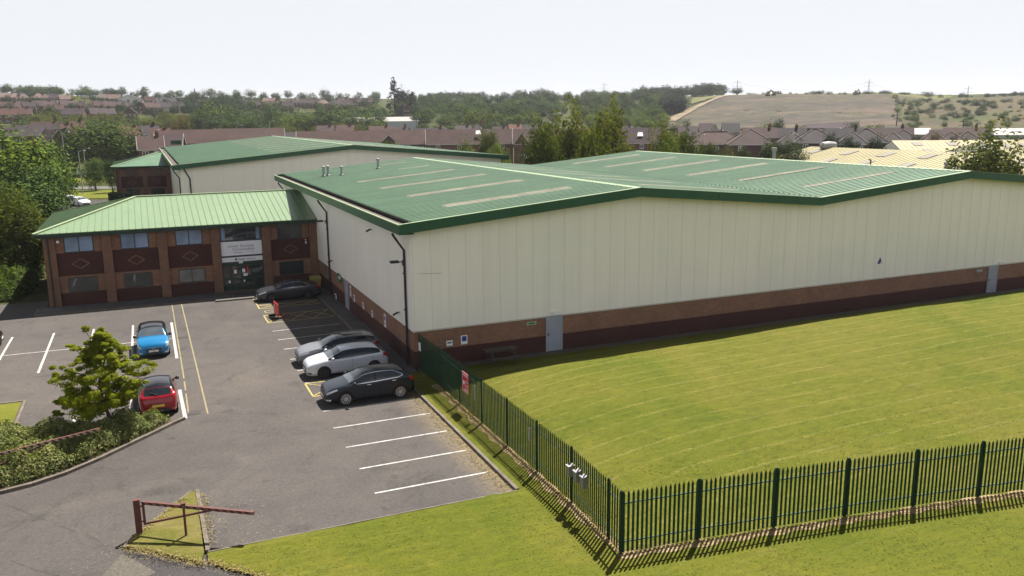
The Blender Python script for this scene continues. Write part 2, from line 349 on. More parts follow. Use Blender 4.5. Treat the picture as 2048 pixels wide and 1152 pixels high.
# lawn with its low bank beside the long wall
def lawn_h(x,y):
    A=(.72*(1-math.exp(-max(x-.3,0)/3.2))+.3*min(1,max(0,(x-18)/14)))
    if x>44: A*=max(.5,1-(x-44)*.05)
    B=min(1,max(0,(-.7-y)/3.2)); B=B*B*(3-2*B)
    if y<-9: t=min(1,(-9-y)/11.); B*=1-t*t*(3-2*t)
    return .09+A*B+.015*math.sin(x*1.3+y*.9)*math.sin(y*1.1-.4*x)
def grid_rows(rows,step,xmax):
    """rows: list of (y, xleft); patches of quads between neighbouring rows"""
    V=[];F=[]
    for (y,xl) in rows:
        t=np.linspace(0,1,rows_n); xs=xl+(xmax-xl)*t**1.5
        V+= [(x,y,lawn_h(x,y)) for x in xs]
    for k in range(len(rows)-1):
        for j in range(rows_n-1): F.append((k*rows_n+j,k*rows_n+j+1,(k+1)*rows_n+j+1,(k+1)*rows_n+j))
    return V,F
rows_n=120
Va,Fa=grid_rows([(y,-.94) for y in list(np.arange(-.62,-15.9,-.4))+[-15.95]],.4,95)
y0=-15.95
rb=[]
for y in np.arange(y0,-46,-.5):
    if y>-16.65: xl=-11.75
    else: xl=min(-11.75+(-16.65-y)*.95,18)
    rb.append((y,xl))
Vb,Fb=grid_rows(rb,.5,95); k=len(Va)
lawn=S(np_mesh('lawn',Va+Vb,Fa+[tuple(i+k for i in f) for f in Fb],M['lawn'],smooth=True))
kerb([(-1.0,-1.0),(-1.02,-15.9)]); kerb([(-1.08,-15.98),(-11.72,-15.92)],.06,.1)
raised('gravel_strip',[(.15,-.62),(56,-.62),(56,-.03),(.15,-.03)],.125,M['gravel'])
# bare, strimmed strips under the fences
def strip(name,pts,w,mat,dz=.004):
    V=[];F=[];n=0
    for a,b in zip(pts[:-1],pts[1:]):
        A,B=Vector(a),Vector(b); u=(B-A).normalized(); t=Vector((-u.y,u.x)); L=(B-A).length; m=int(L/.35)
        for i in range(m+1):
            P=A+u*L*i/m; ww=w*(.8+.35*math.sin(i*1.7)+.2*random.random())
            for s in (-1,0,1):
                q=P+t*s*ww/2; V.append((q.x,q.y,max(lawn_h(q.x,q.y),.09)+dz+(.012 if s==0 else 0)))
        for i in range(m):
            for s in range(2): F.append((n+i*3+s,n+(i+1)*3+s,n+(i+1)*3+s+1,n+i*3+s+1))
        n=len(V)
    return S(np_mesh(name,V,F,mat,smooth=True))
FC=(.03,-21.46)                                          # fence corner
strip('bare_ground',[(.12,-3.0),(.12,-21.3)],.42,M['deadgrass'])
strip('bare_ground',[(FC[0]-.1,FC[1]-.12),(13.5,-23.55),(27,-25.83),(38,-27.75)],.42,M['deadgrass'],.006)
# triangular grass island by the height gate and the footway beside it
tri=[(-12.0,-10.95),(-14.17,-14.46),(-13.41,-15.08),(-11.95,-16.6),(-11.78,-15.9),(-11.76,-11.0)]
raised('grass_island',[(-12.0,-11.05),(-12.95,-12.5),(-13.8,-13.65),(-14.1,-14.44),(-13.41,-15.02),(-11.98,-16.5),(-11.84,-15.9),(-11.82,-11.1)],.10,grass_mat('island_grass',(.12,.14,.018),(.2,.18,.05),(.29,.23,.1),2.2))
kerb([(-11.97,-10.98),(-12.92,-12.44),(-13.78,-13.62),(-14.17,-14.46)],.12,.1); kerb([(-11.76,-10.98),(-11.72,-15.85)],.13,.12)
sheet('footway',[(-14.2,-14.62),(-13.45,-15.2),(-12.0,-16.75),(-11.05,-17.75),(-9,-19.9),(-9.8,-21.5),(-14.9,-17.2)],.006,M['asphalt_dark'])
sheet('footway_patch',[(-14.22,-14.7),(-13.9,-15.25),(-13.25,-16.4),(-14.6,-17.2),(-14.9,-16.3)],.011,plain('gritty_patch',(.085,.075,.06),.95,var=.4,scale=14))
# planted island
ISL_F=[(-26,-9.6),(-21,-8.6),(-19.2,-8.2),(-18.2,-7.98),(-17.4,-7.75),(-16.37,-7.18),(-15.19,-6.14),(-14.05,-4.94),(-12.89,-3.71),(-12.19,-2.95),(-11.82,-2.62)]
ISL_B=[(-12.2,-2.55),(-18.3,-2.5),(-18.9,-.3),(-18.9,3.2),(-26,3.2)]
raised('planting_bed',ISL_F+ISL_B,.09,plain('bed_soil',(.075,.055,.038),.97,var=.5,scale=7))
kerb(ISL_F,.14,.13); kerb([(-18.84,-.3),(-18.84,3.26),(-26,3.26)],.12,.12)
sheet('lawn_patch',[(-26,-1.6),(-19.6,-1.9),(-18.98,-.3),(-18.98,3.12),(-26,3.12)],.1,M['verge'])
# painted markings
def line(mb,a,b,w,z=.005,gap=0.):
    a,b=Vector((*a,0)),Vector((*b,0)); u=(b-a).normalized(); t=Vector((-u.y,u.x,0))*w/2; L=(b-a).length; n=max(1,int(L/.5)); e=[]
    for i in range(n+1):
        j=random.uniform(-.012,.012)*(1 if gap else .5); P=a+u*L*i/n; e.append((P-t*(1+j*8),P+t*(1+j*8)))
    for i in range(n):
        if gap and random.random()<gap: continue
        mb.face([(e[i][0].x,e[i][0].y,z),(e[i+1][0].x,e[i+1][0].y,z),(e[i+1][1].x,e[i+1][1].y,z),(e[i][1].x,e[i][1].y,z)])
mb=MB()
for y in (-13.87,-11.49,-9.1,-6.67,-4.29): line(mb,(-5.82,y+.02),(-1.36,y),.1)
for y in (.45,2.82,5.19,7.56,9.93,12.3): line(mb,(-5.82,y),(-1.4,y+.1),.1)
S(mb.build('parking_lines',M['white_paint'],fix=False))
mb=MB()
for x in (-21.15,-18.8,-16.48,-14.12): line(mb,(x,18.1),(x+.0,8.55),.13)
line(mb,(-11.73,17.8),(-11.74,8.3),.16); line(mb,(-14.08,2.3),(-14.08,-2.45),.15); line(mb,(-16.46,2.3),(-16.46,-2.45),.15); line(mb,(-11.85,2.1),(-11.78,-2.5),.17)
line(mb,(-27,13.45),(-11.85,13.2),.1,.009)
for x in (-23.5,-25.9): line(mb,(x,18.1),(x,8.6),.13)
S(mb.build('parking_lines',M['white_paint'],fix=False))
mb=MB(); line(mb,(-11.5,23.7),(-11.55,4.),.07,.005); line(mb,(-10.84,23.7),(-10.79,-2.3),.075,.005); S(mb.build('walkway_lines',M['yellow_worn'],fix=False))
mb=MB(); line(mb,(-11.55,4.),(-11.62,-2.4),.075,.005,.25); S(mb.build('walkway_lines',M['yellow_worn'],fix=False))
mb=MB()
def hatch(mb,x0,x1,y0,y1,w=.09,n=3,skip=()):
    for k,(a,b) in enumerate((((x0,y0),(x1,y0)),((x0,y1),(x1,y1)),((x0,y0),(x0,y1)))):
        if k not in skip: line(mb,a,b,w,.005+.0035*k)
    for i in range(n):
        xa,xb=x0+(x1-x0)*i/n,x0+(x1-x0)*(i+1)/n
        line(mb,(xa+.05,y0+.08),(xb-.02,y1-.08),w*.8,.016); line(mb,(xa+.05,y1-.08),(xb-.02,y0+.08),w*.8,.0195)
hatch(mb,-5.75,-1.3,19.35,20.6); hatch(mb,-5.75,-1.25,14.72,17.1); hatch(mb,-5.85,-1.4,-1.92,.3,n=2,skip=())
line(mb,(-5.75,20.6),(-5.75,23.0),.09,.023); line(mb,(-5.5,18.55),(-4.4,18.6),.06); line(mb,(-5.5,17.9),(-4.5,17.95),.06); line(mb,(-5.5,18.55),(-5.5,17.9),.06,.009)
S(mb.build('hatched_markings',M['yellow_paint'],fix=False))
# tarmac seams where strips were laid side by side, and two repaired patches
mb=MB()
for pts in (((15,1010),(95,1042),(200,1082)),((0,1112),(70,1140),(120,1152)),((345,941),(400,920),(480,889)),((480,905),(560,872),(640,862)),((395,845),(520,838),(690,800))):
    q=[onz(*a) for a in pts]
    for a,b in zip(q[:-1],q[1:]): line(mb,(a.x,a.y),(b.x,b.y),.02,.004,.2)
S(mb.build('tarmac_seam',M['seam'] if 'seam' in M else plain('tarmac_seam',(.045,.04,.038),.95,var=.4),fix=False))
sheet('tarmac_repair',[(-9.2,1.2),(-7.7,1.35),(-7.75,3.2),(-9.25,3.1)],.0035,asphalt('repair_asphalt',(.135,.118,.108),cracks=False))
# drain covers set into the asphalt
for i,(x,y,w,l) in enumerate(((-11.35,-1.9,.55,.5),(-11.2,13.2,.6,.45))):
    o=thing('drain_cover',('iron gully grating in the asphalt by the end of the yellow lines','round-edged iron cover between the two yellow walkway lines')[i],'drain cover',(x,y,.004))
    mb=MB(); mb.box((x-w/2,y-l/2,.004),(x+w/2,y+l/2,.012)); mb.build('frame',M.setdefault('iron',plain('cast_iron',(.05,.045,.042),.7,.3,var=.4)),o)
    mb=MB()
    for k in range(6): xx=x-w/2+.06+k*(w-.12)/5; mb.box((xx-.02,y-l/2+.05,.013),(xx+.02,y+l/2-.05,.022))
    mb.build('grating',M['iron'],o)
# road beyond the car park, its verges, and the paved yard behind it
def strip_road(name,a,b,w,z,mat):
    A,B=Vector(a),Vector(b); u=(B-A).normalized(); t=Vector((-u.y,u.x))*w/2
    return sheet(name,[tuple(A-t),tuple(B-t),tuple(B+t),tuple(A+t)],z,mat)
pa,pb=onz(0,377),onz(260,371)
strip_road('road',(pa.x-30,pa.y+12),(pb.x+45,pb.y-24),7,.0,M['road'])
sheet('verge',[tuple(onz(u,v)[:2]) for u,v in ((140,366),(330,362),(330,352),(140,350))],.012,M['verge'])
sheet('verge',[tuple(onz(u,v)[:2]) for u,v in ((100,398),(330,394),(330,379),(100,381))],.014,M['verge'])
sheet('yard',[tuple(onz(u,v)[:2]) for u,v in ((60,445),(330,430),(330,399),(100,402))],.0,M['asphalt_dark'])
sheet('side_road',[tuple(onz(u,v)[:2]) for u,v in ((-80,512),(90,500),(90,478),(-80,484))],.0,M['road'])
# the stripped hillside, its sandy track, spoil and the fields (sheets lying on the terrain)
def drape(name,edge_l,edge_r,mat,dz,nu=40,nv=26,jit=0.):
    """edge_l/edge_r: (column, distance) polylines from near to far; the sheet follows the terrain"""
    V=[];F=[]
    tt=np.linspace(0,1,nv)
    def at(e,t):
        k=t*(len(e)-1); i=min(int(k),len(e)-2); f=k-i; return (e[i][0]+(e[i+1][0]-e[i][0])*f, e[i][1]+(e[i+1][1]-e[i][1])*f)
    for t in tt:
        (ul,rl),(ur,rr)=at(edge_l,t),at(edge_r,t)
        for s in np.linspace(0,1,nu):
            e=(s in (0.,1.) or t in (0.,1.))
            x,y=far(ul+(ur-ul)*s+(random.uniform(-jit,jit) if e else 0),rl+(rr-rl)*s+(random.uniform(-jit,jit) if e else 0)); V.append((x,y,T(x,y)+dz))
    for i in range(nv-1):
        for j in range(nu-1): F.append((i*nu+j,i*nu+j+1,(i+1)*nu+j+1,(i+1)*nu+j))
    return S(np_mesh(name,V,F,mat,smooth=True))
drape('bare_hillside',[(1290,400),(1322,470),(1372,560),(1440,655),(1470,672)],[(1850,395),(1800,450),(1790,560),(1812,650),(1700,690)],M['bare'],.75,60,40,jit=7)
drape('sandy_track',[(1326,455),(1348,500),(1380,560),(1443,653)],[(1352,455),(1370,500),(1398,560),(1458,657)],M['sand'],1.2,6,20,1.2)
drape('sandy_track',[(1440,655),(1446,668)],[(1640,662),(1640,672)],M['sand'],1.2,30,4,1.)
drape('field',[(1380,600),(1385,760)],[(1480,690),(1500,760)],M['field'],.65,24,12,2)
drape('scrub_hillside',[(1800,330),(1795,460),(1812,655),(1600,705)],[(2500,330),(2450,500),(2450,700),(2450,820)],M['scrub'],.6,50,24,2)
drape('hilltop_field',[(1440,676),(1440,860)],[(1900,700),(1900,900)],M['field'],.7,40,10,2)
drape('spoil_heap',[(1600,398),(1610,430)],[(1700,398),(1720,445)],M['spoil'],1.3,14,8,2)
drape('pale_field',[(1276,690),(1280,740)],[(1372,700),(1372,745)],M['field'],1.4,12,6,2)

# ------------------------------------------------------------------ building materials
M['cream']=None
def cladding(name,c,pitch=1.0,ribs=True):
    m,nt,b,o=_new(name); p=pos(nt); s=N(nt,'SeparateXYZ'); nt.links.new(p,s.inputs[0])
    run=math_(nt,'ADD',s.outputs[0],s.outputs[1])
    st=N(nt,'Mapping'); nt.links.new(p,st.inputs['Vector']); st.inputs['Scale'].default_value=(1.6,1.6,.12)
    f=noise(nt,1.1,5,.65,st.outputs[0]); g=noise(nt,.16,4,.6,p)
    k=math_(nt,'FLOOR',math_(nt,'DIVIDE',run,pitch)); wn=N(nt,'TexWhiteNoise',noise_dimensions='1D'); nt.links.new(k,wn.inputs['W'])
    col=ramp(nt,f,[(.25,tuple(x*.965 for x in c)),(.7,tuple(min(1,x*1.04) for x in c))])
    col=mixc(nt,1.,col,ramp(nt,g,[(.3,(.94,.95,.95)),(.7,(1.02,1.01,1))]),'MULTIPLY'); col=mixc(nt,1.,col,ramp(nt,wn.outputs['Value'],[(0,(.985,.985,.98)),(1,(1,1,1))]),'MULTIPLY')
    nt.links.new(col,b.inputs['Base Color']); b.inputs['Roughness'].default_value=.5; b.inputs['Specular IOR Level'].default_value=.35
    w=N(nt,'TexWave',wave_type='BANDS'); cb=N(nt,'CombineXYZ'); nt.links.new(run,cb.inputs[0]); nt.links.new(cb.outputs[0],w.inputs['Vector']); w.inputs['Scale'].default_value=6.
    return m
M['cream']=cladding('cream_cladding',(.86,.82,.75))
M['joint']=plain('panel_joint',(.5,.48,.41),.9)
M['brick_buff']=brick('buff_brick',(.30,.15,.088),(.225,.11,.066),(.17,.12,.09))
M['brick_red']=brick('dark_red_brick',(.075,.02,.015),(.056,.016,.012),(.042,.02,.017))
M['brick_pier']=brick('pier_brick',(.23,.115,.07),(.17,.084,.052),(.13,.096,.074))
def metal_roof(name,c,rough=.42,spec=.5,streak=.12,run=None):
    c=kk(c); m,nt,b,o=_new(name); p=pos(nt); f=noise(nt,.22,5,.65,p,.5); g=noise(nt,3.,4,.7,p)
    col=ramp(nt,f,[(.28,tuple(x*(1-streak) for x in c)),(.7,tuple(x*(1+streak) for x in c))]); col=mixc(nt,1.,col,ramp(nt,g,[(.3,(.9,.91,.9)),(.7,(1.08,1.07,1.06))]),'MULTIPLY')
    if run:   # weathering washed down the slope, and a lap line every 6.1 m
        mp=N(nt,'Mapping'); nt.links.new(p,mp.inputs['Vector']); mp.inputs['Scale'].default_value=(.14,1.6,.1) if run=='x' else (1.6,.14,.1)
        q=noise(nt,1.,5,.7,mp.outputs[0],.3); col=mixc(nt,1.,col,ramp(nt,q,[(.28,(.78,.8,.78)),(.5,(1,1,1)),(.72,(1.16,1.12,1.1))]),'MULTIPLY')
        s=N(nt,'SeparateXYZ'); nt.links.new(p,s.inputs[0]); fr=math_(nt,'FRACT',math_(nt,'DIVIDE',s.outputs[0 if run=='x' else 1],6.1)); col=mixc(nt,math_(nt,'MULTIPLY',math_(nt,'LESS_THAN',fr,.012),.35),col,(.02,.05,.03))
    nt.links.new(col,b.inputs['Base Color']); b.inputs['Roughness'].default_value=rough; b.inputs['Specular IOR Level'].default_value=spec; return m
M['roof_green']=metal_roof('green_sheet_roof',(.13,.262,.148),.5,.45,.14,'x')
M['roof_pale']=metal_roof('pale_green_sheet_roof',(.265,.385,.21),.38,.6,.05,None)
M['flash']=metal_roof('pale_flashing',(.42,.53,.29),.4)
M['fascia']=metal_roof('green_fascia',(.022,.125,.055),.45,.4,.1)
M['fascia_dark']=metal_roof('dark_green_trim',(.012,.05,.028),.5,.4)
M['gutter']=plain('gutter_lining',(.075,.06,.05),.9,var=.5,scale=2)
M['grp']=plain('weathered_rooflight_sheet',(.28,.26,.19),.55,var=.3,scale=.8)
M['black']=plain('black_metal',(.014,.014,.015),.45)
M['steel']=plain('galvanised_steel',(.3,.3,.3),.6,.25)
M['white']=plain('white_gloss',(.78,.78,.77),.4,var=.04)
M['door']=plain('grey_door',(.3,.32,.37),.45,var=.08)
M['wfr']=plain('window_frame_dark',(.02,.035,.035),.4)
M['glass_blue']=glass('window_glass_blind',(.2,.28,.43),.15)
M['glass_dark']=glass('window_glass_dark',(.03,.035,.035),.04)
M['glass_grey']=glass('window_glass_grey_blind',(.16,.155,.145),.12)
M['sign_white']=plain('white_sign',(.8,.8,.83),.4,var=.02)
M['ink']=plain('dark_ink',(.05,.06,.09),.5)
M['red']=plain('red_sign',(.6,.018,.025),.4,var=.05)
M['green_sign']=plain('green_sign',(.01,.16,.06),.4)
M['blue_sign']=plain('blue_sign',(.012,.03,.25),.4)
# ------------------------------------------------------------------ warehouses
def corr_patch(mb,x0,z0,x1,z1,ya,yb,dz=0.,pitch=.5,h=.055,m=0,y0=0.):
    """ribbed sheet: ribs run down the slope (x), profile repeats along y"""
    prof=[(0,0),(.62,0),(.70,1),(.92,1),(1,0)]
    k0=math.floor((ya-y0)/pitch); ys=[]
    k=k0
    while y0+k*pitch<yb:
        for a,hh in prof[:-1]:
            y=y0+(k+a)*pitch
            if ya<=y<=yb: ys.append((y,hh*h))
        k+=1
    ys=[(ya,ys[0][1])]+[q for q in ys if ya+.005<q[0]<yb-.005]+[(yb,ys[-1][1])]
    i=len(mb.v)
    for y,hh in ys: mb.v+=[(x0,y,z0+hh+dz),(x1,y,z1+hh+dz)]
    for j in range(len(ys)-1): mb.f.append((i+2*j,i+2*j+1,i+2*j+3,i+2*j+2)); mb.m.append(m)
OH=.84
def warehouse(name,label,X0,X1,Y0,Y1,zeave,zridge,nspan,hb=2.2,hdark=1.06,group=None,pitch=1.0):
    """X0..X1, Y0..Y1: wall faces; spans side by side, ridges along y"""
    o=thing(name,label,'warehouse',((X0+X1)/2,Y0,0),0,group)
    w=(X1-X0)/nspan; s=(zridge-zeave)/(w/2+OH)
    def ztop(x):                                  # top of the roof at x
        if x<=X0+w/2: return zeave+s*(x-X0+OH)
        if x>=X1-w/2: return zeave+s*(X1+OH-x)
        t=(x-X0)%w; return zridge-s*abs(t-w/2)
    br=[X0]+[X0+w*k/2 for k in range(1,2*nspan)]+[X1]
    # walls: cladding over brick; the cladding hangs 4 cm proud
    mb=MB()
    def gable(y,sg):
        top=[(x,y,ztop(x)-.12) for x in br]
        P=[(X0-.04,y,hb-.03),(X1+.04,y,hb-.03)]+[(X1+.04,y,top[-1][2])]+list(reversed(top[1:-1]))+[(X0-.04,y,top[0][2])]
        mb.face(P if sg<0 else P[::-1]); 
        mb.face([(X0-.04,y,hb-.03),(X1+.04,y,hb-.03),(X1+.04,y-.05*sg,hb-.03),(X0-.04,y-.05*sg,hb-.03)])
    gable(Y0-.04,-1); gable(Y1+.04,1)
    for x,sg in ((X0-.04,-1),(X1+.04,1)):
        zt=zeave+s*OH-.12
        mb.face([(x,Y0-.04,hb-.03),(x,Y1+.04,hb-.03),(x,Y1+.04,zt),(x,Y0-.04,zt)]); mb.face([(x,Y0-.04,hb-.03),(x,Y1+.04,hb-.03),(x-.05*sg,Y1,hb-.03),(x-.05*sg,Y0,hb-.03)])
    mb.build('cladding',M['cream'],o,fix=True)
    # joints: shallow cover strips between the panels
    mb=MB(); x=X0+pitch*.06
    while x<X1:
        mb.box((x-.0045,Y0-.046,hb-.02),(x+.0045,Y0-.0405,ztop(x)-.13)); x+=pitch
    mb.box((X0-.046,Y0-.052,hb-.05),(X1+.046,Y0-.0465,hb+.03))
    mb.build('panel_joints',M['joint'],o)
    mb=MB(); mb.box((X0,Y0,hdark),(X1,Y1,hb)); mb.build('brick_wall',M['brick_buff'],o)
    mb=MB(); mb.box((X0-.003,Y0-.003,-.1),(X1+.003,Y1+.003,hdark)); mb.build('brick_plinth',M['brick_red'],o)
    # roof sheets
    rf=MB(); D0,D1=Y0-OH,Y1+OH
    for k in range(nspan):
        xa,xr,xb=X0+w*k,X0+w*(k+.5),X0+w*(k+1)
        la=xa-.02 if k==0 else xa+.18; lb=xb+.02 if k==nspan-1 else xb-.18
        corr_patch(rf,la,ztop(la),xr,zridge,D0+.1,D1-.05); corr_patch(rf,xr,zridge,lb,ztop(lb),D0+.1,D1-.05)
    ro=rf.build('roof',M['roof_green'],o,fix=False)
    mb=MB()
    for k in range(nspan):                         # ridge caps
        xr=X0+w*(k+.5)
        mb.slab([(xr-.3,D0,zridge+.05-s*.3),(xr,D0,zridge+.062),(xr,D1,zridge+.062),(xr-.3,D1,zridge+.05-s*.3)],.02); mb.slab([(xr,D0,zridge+.062),(xr+.3,D0,zridge+.05-s*.3),(xr+.3,D1,zridge+.05-s*.3),(xr,D1,zridge+.062)],.02)
    pts=[X0-OH]+br[1:-1]+[X1+OH]
    for a,b in zip(pts[:-1],pts[1:]):               # verge caps front and back
        za=ztop(a)+.05; zb=ztop(b)+.05
        for (y1,y2) in ((D0-.02,D0+.16),(D1-.14,D1+.02)):
            mb.slab([(a,y1,za),(b,y1,zb),(b,y2,zb),(a,y2,za)],.02)
    mb.box((X0-OH-.02,D0-.02,zeave-.02),(X0-OH+.1,D1,zeave+.035)); mb.box((X1+OH-.1,D0,zeave-.02),(X1+OH+.02,D1,zeave+.035))
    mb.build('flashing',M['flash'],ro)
    # fascias (0.51 m deep boxes) with soffit
    mb=MB(); dp=.51
    def fas(y,th):
        for a,b in zip(pts[:-1],pts[1:]):
            za,zb=ztop(a)+.028,ztop(b)+.028
            mb.slab([(a,y,za-dp),(b,y,zb-dp),(b,y,zb),(a,y,za)],th)
            mb.face([(a,y+abs(th),za-dp),(b,y+abs(th),zb-dp),(b,Y0 if y<Y0 else Y1,zb-dp),(a,Y0 if y<Y0 else Y1,za-dp)])
    fas(D0,.04); 
    for a,b in zip(pts[:-1],pts[1:]):
        za,zb=ztop(a)+.028,ztop(b)+.028
        mb.slab([(b,D1,zb-dp),(a,D1,za-dp),(a,D1,za),(b,D1,zb)],.04); mb.face([(a,Y1,za-dp),(b,Y1,zb-dp),(b,D1-.04,zb-dp),(a,D1-.04,za-dp)])
    for x,sg in ((X0-OH,1),(X1+OH,-1)):
        mb.box((min(x,x+.04*sg),D0+.045,zeave-.5),(max(x,x+.04*sg),D1-.045,zeave-.022)); q=X0 if sg>0 else X1
        mb.box((min(x+.045*sg,q),D0+.05,zeave-.5),(max(x+.045*sg,q),D1-.05,zeave-.47))
    mb.build('fascia',M['fascia'],o)
    x=X0+.8
    while x<X1:                                    # butt straps on the fascia
        if min(abs(x-q) for q in br)>.4: mb=MB(); mb.box((x-.012,D0-.012,ztop(x)-.3),(x+.012,D0-.001,ztop(x)-.02)); mb.build('fascia_joint',M['black'],o)
        x+=6.1
    # eaves gutters (dark trough behind the fascia) and valley gutter
    for x,sg in ((X0-OH,1),(X1+OH,-1)):
        mb=MB(); a,b=sorted((x+.05*sg,x+.8*sg)); mb.box((a,D0+.2,zeave-.2),(b,D1-.1,zeave-.14))
        a,b=sorted((x+.8*sg,x+.86*sg)); mb.box((a,D0+.2,zeave-.2),(b,D1-.1,zeave+.03)); mb.build('gutter',M['gutter'],o)
    for k in range(1,nspan): mb=MB(); xv=X0+w*k; mb.box((xv-.2,D0+.05,ztop(xv)-.16),(xv+.2,D1-.05,ztop(xv)-.1)); mb.build('gutter',M['gutter'],o)
    return o,ztop,s
def rooflights(o,ztop,lst):
    for (xa,xb,y) in lst:
        mb=MB(); corr_patch(mb,xa,ztop(xa),xb,ztop(xb),y-.42,y+.42,.012); mb.build('rooflight',M['grp'],o,fix=False)
W1,zt1,s1=warehouse('warehouse','large cream warehouse with twin green pitched roofs and brick base beside the lawn',0,54.3,0,42.2,8.069,9.3565,2)
rl=[]
for k in range(6):
    y=3.6+6.95*k; short=k>=4
    rl+= [(8.4 if short else 3.1,11.3,y),(16.,24.,y),(29.9,38.3,y+.2),(43.2,51,y)]
rooflights(W1,zt1,rl)
# gable doors, lights, small plates
def wall_door(o,axis,c,p0,p1,z0,z1,sg,handle=True):
    """door leaf standing 2 cm proud of a wall (axis: the wall's plane x or y = c)"""
    mb=MB(); q=c+sg*.05
    def bx(mb,a0,a1,za,zb,d0,d1):
        lo,hi=sorted((d0,d1))
        if axis=='y': mb.box((a0,lo,za),(a1,hi,zb))
        else: mb.box((lo,a0,za),(hi,a1,zb))
    bx(mb,p0,p1,z0,z1,c+sg*.005,c+sg*.05); d=mb.build('door',M['door'],o)
    mb=MB(); bx(mb,p0-.07,p0,z0,z1+.07,c+sg*.004,c+sg*.075); bx(mb,p1,p1+.07,z0,z1+.07,c+sg*.004,c+sg*.075); bx(mb,p0,p1,z1,z1+.07,c+sg*.004,c+sg*.075); mb.build('door_frame',M['door'],d)
    mb=MB(); bx(mb,p0+.06,p0+.1,z0+.95,z0+1.1,c+sg*.05,c+sg*.09); mb.build('handle',M['black'],d)
    return d
wall_door(W1,'y',0,7.94,8.87,.1,2.13,-1); wall_door(W1,'y',0,44.7,45.6,.1,2.13,-1); wall_door(W1,'x',0,15.62,16.6,.12,2.15,-1)
for x,z in ((8.45,2.38),(45.9,2.36)):
    mb=MB(); mb.box((x-.22,-.17,z-.05),(x+.22,-.047,z+.06)); l=mb.build('emergency_light',M['white'],W1)
# side wall fittings
def downpipe(o,x,y,z1,kink):
    mb=MB(); mb.tube([(x-.6,y-.0,z1+.95),(x-.55,y,z1+.82),(x,y,z1),(x,y,.12)],.065,8); 
    for z in (1.2,3.2,5.2): mb.box((x-.09,y-.1,z),(x+.03,y+.1,z+.06))
    mb.build('downpipe',M['black'],o,smooth=False)
downpipe(W1,-.12,.95,6.5,0); downpipe(W1,-.12,21.6,6.5,0); downpipe(W1,-.12,41.6,6.5,0)
for y,z in ((1.45,5.78),(22.3,5.74)):
    mb=MB(); mb.tube([(-.05,y,z),(-.35,y,z+.02)],.03,6); mb.box((-.75,y-.16,z-.02),(-.3,y+.16,z+.1)); mb.box((-.08,y-.08,z-.2),(-.045,y+.08,z+.1)); mb.build('floodlight',M['black'],W1)
for y,z in ((7.92,6.82),(2.47,2.76),(20.5,2.95)):
    mb=MB(); mb.tube([(-.045,y,z),(-.2,y,z-.03)],.025,6); mb.tube([(-.16,y+.05,z-.02),(-.45,y-.12,z-.1)],.06,8); mb.build('camera',M['black'],W1)
mb=MB(); mb.tube([(-.1,19.7,.12),(-.1,19.7,.5),(-.22,19.55,.56)],.045,8); mb.build('vent_pipe',M['white'],W1)
for ya,yb in ((22.0,22.8),(23.6,24.4)):
    mb=MB(); mb.box((-.02,ya,1.0),(-.006,yb,2.12)); f=mb.build('window',M['wfr'],W1); mb=MB(); mb.box((-.028,ya+.06,1.06),(-.0205,yb-.06,2.06)); mb.build('pane',M['glass_grey'],f)
mb=MB(); mb.tube([(.3,-.1,5.35),(1.3,-.1,5.3),(1.65,-.1,5.25)],.006,5); mb.build('cable',M['black'],W1)
# roof flues
for i,(x,y,h,r) in enumerate(((2.3,34.25,.95,.11),(2.68,34.2,.95,.11),(3.65,33.,.85,.1),(7.5,34.9,1.,.11))):
    z=zt1(x); mb=MB(); mb.lathe([(r+.09,z-.02),(r+.06,z+.1),(r,z+.14),(r,z+h-.2),(r+.05,z+h-.18),(r+.05,z+h-.04),(r*.7,z+h)],14,0,'z',(x,y,0)); fl=mb.build('flue',M['steel'],W1,smooth=False)
    mb=MB(); mb.lathe([(r+.14,z),(r+.1,z+.09)],14,0,'z',(x,y,0)); mb.build('flue_collar',M['black'],fl)
for u,v0,v1 in ((1540,300,319),(1883,319,340)):
    p=ony(u,v1,42.); x=p.x; z=zt1(x); h=1.7; r=.22; mb=MB(); mb.lathe([(r+.1,z-.05),(r,z+.15),(r,z+h-.45),(r+.12,z+h-.4),(r+.12,z+h)],14,0,'z',(x,41.3,0)); mb.build('flue',M['steel'],W1)
# signs fixed to the walls: things of their own
def plate(name,label,cat,axis,c,p,z,w,h,mat,sg=-1,deco=None,group=None):
    loc=(p,c,z-h/2) if axis=='y' else (c,p,z-h/2)
    o=thing(name,label,cat,loc,0,group); d0,d1=sorted((c+sg*.008,c+sg*.03)); mb=MB()
    if axis=='y': mb.box((p-w/2,d0,z-h/2),(p+w/2,d1,z+h/2))
    else: mb.box((d0,p-w/2,z-h/2),(d1,p+w/2,z+h/2))
    mb.build('panel',mat,o)
    if deco:
        for (du,dz,ww,hh,mt) in deco:
            e0,e1=sorted((c+sg*.031,c+sg*.036)); mb=MB()
            if axis=='y': mb.box((p+du-ww/2,e0,z+dz-hh/2),(p+du+ww/2,e1,z+dz+hh/2))
            else: mb.box((e0,p-sg*0-du-ww/2,z+dz-hh/2),(e1,p-du+ww/2,z+dz+hh/2))
            mb.build('print',mt,o)
    return o
plate('wall_notice','small white notice on the long brick wall nearest the fence','notice','y',0,2.0,1.32,.36,.3,M['sign_white'],deco=[(0,.03,.26,.08,M['ink'])])
plate('wall_notice','white and blue notice on the long brick wall beside the smaller white one','notice','y',0,2.86,1.42,.38,.5,M['sign_white'],deco=[(0,.06,.26,.28,M['blue_sign'])])
plate('exit_notice','small pale exit notice on the brick beside the first grey door of the long wall','notice','y',0,6.97,1.9,.6,.2,plain('pale_notice',(.35,.38,.28),.6),deco=[(0,0,.4,.1,M['green_sign'])])
plate('exit_notice','small pale notice on the brick beside the far grey door of the long wall','notice','y',0,43.7,1.9,.6,.2,M['door'])
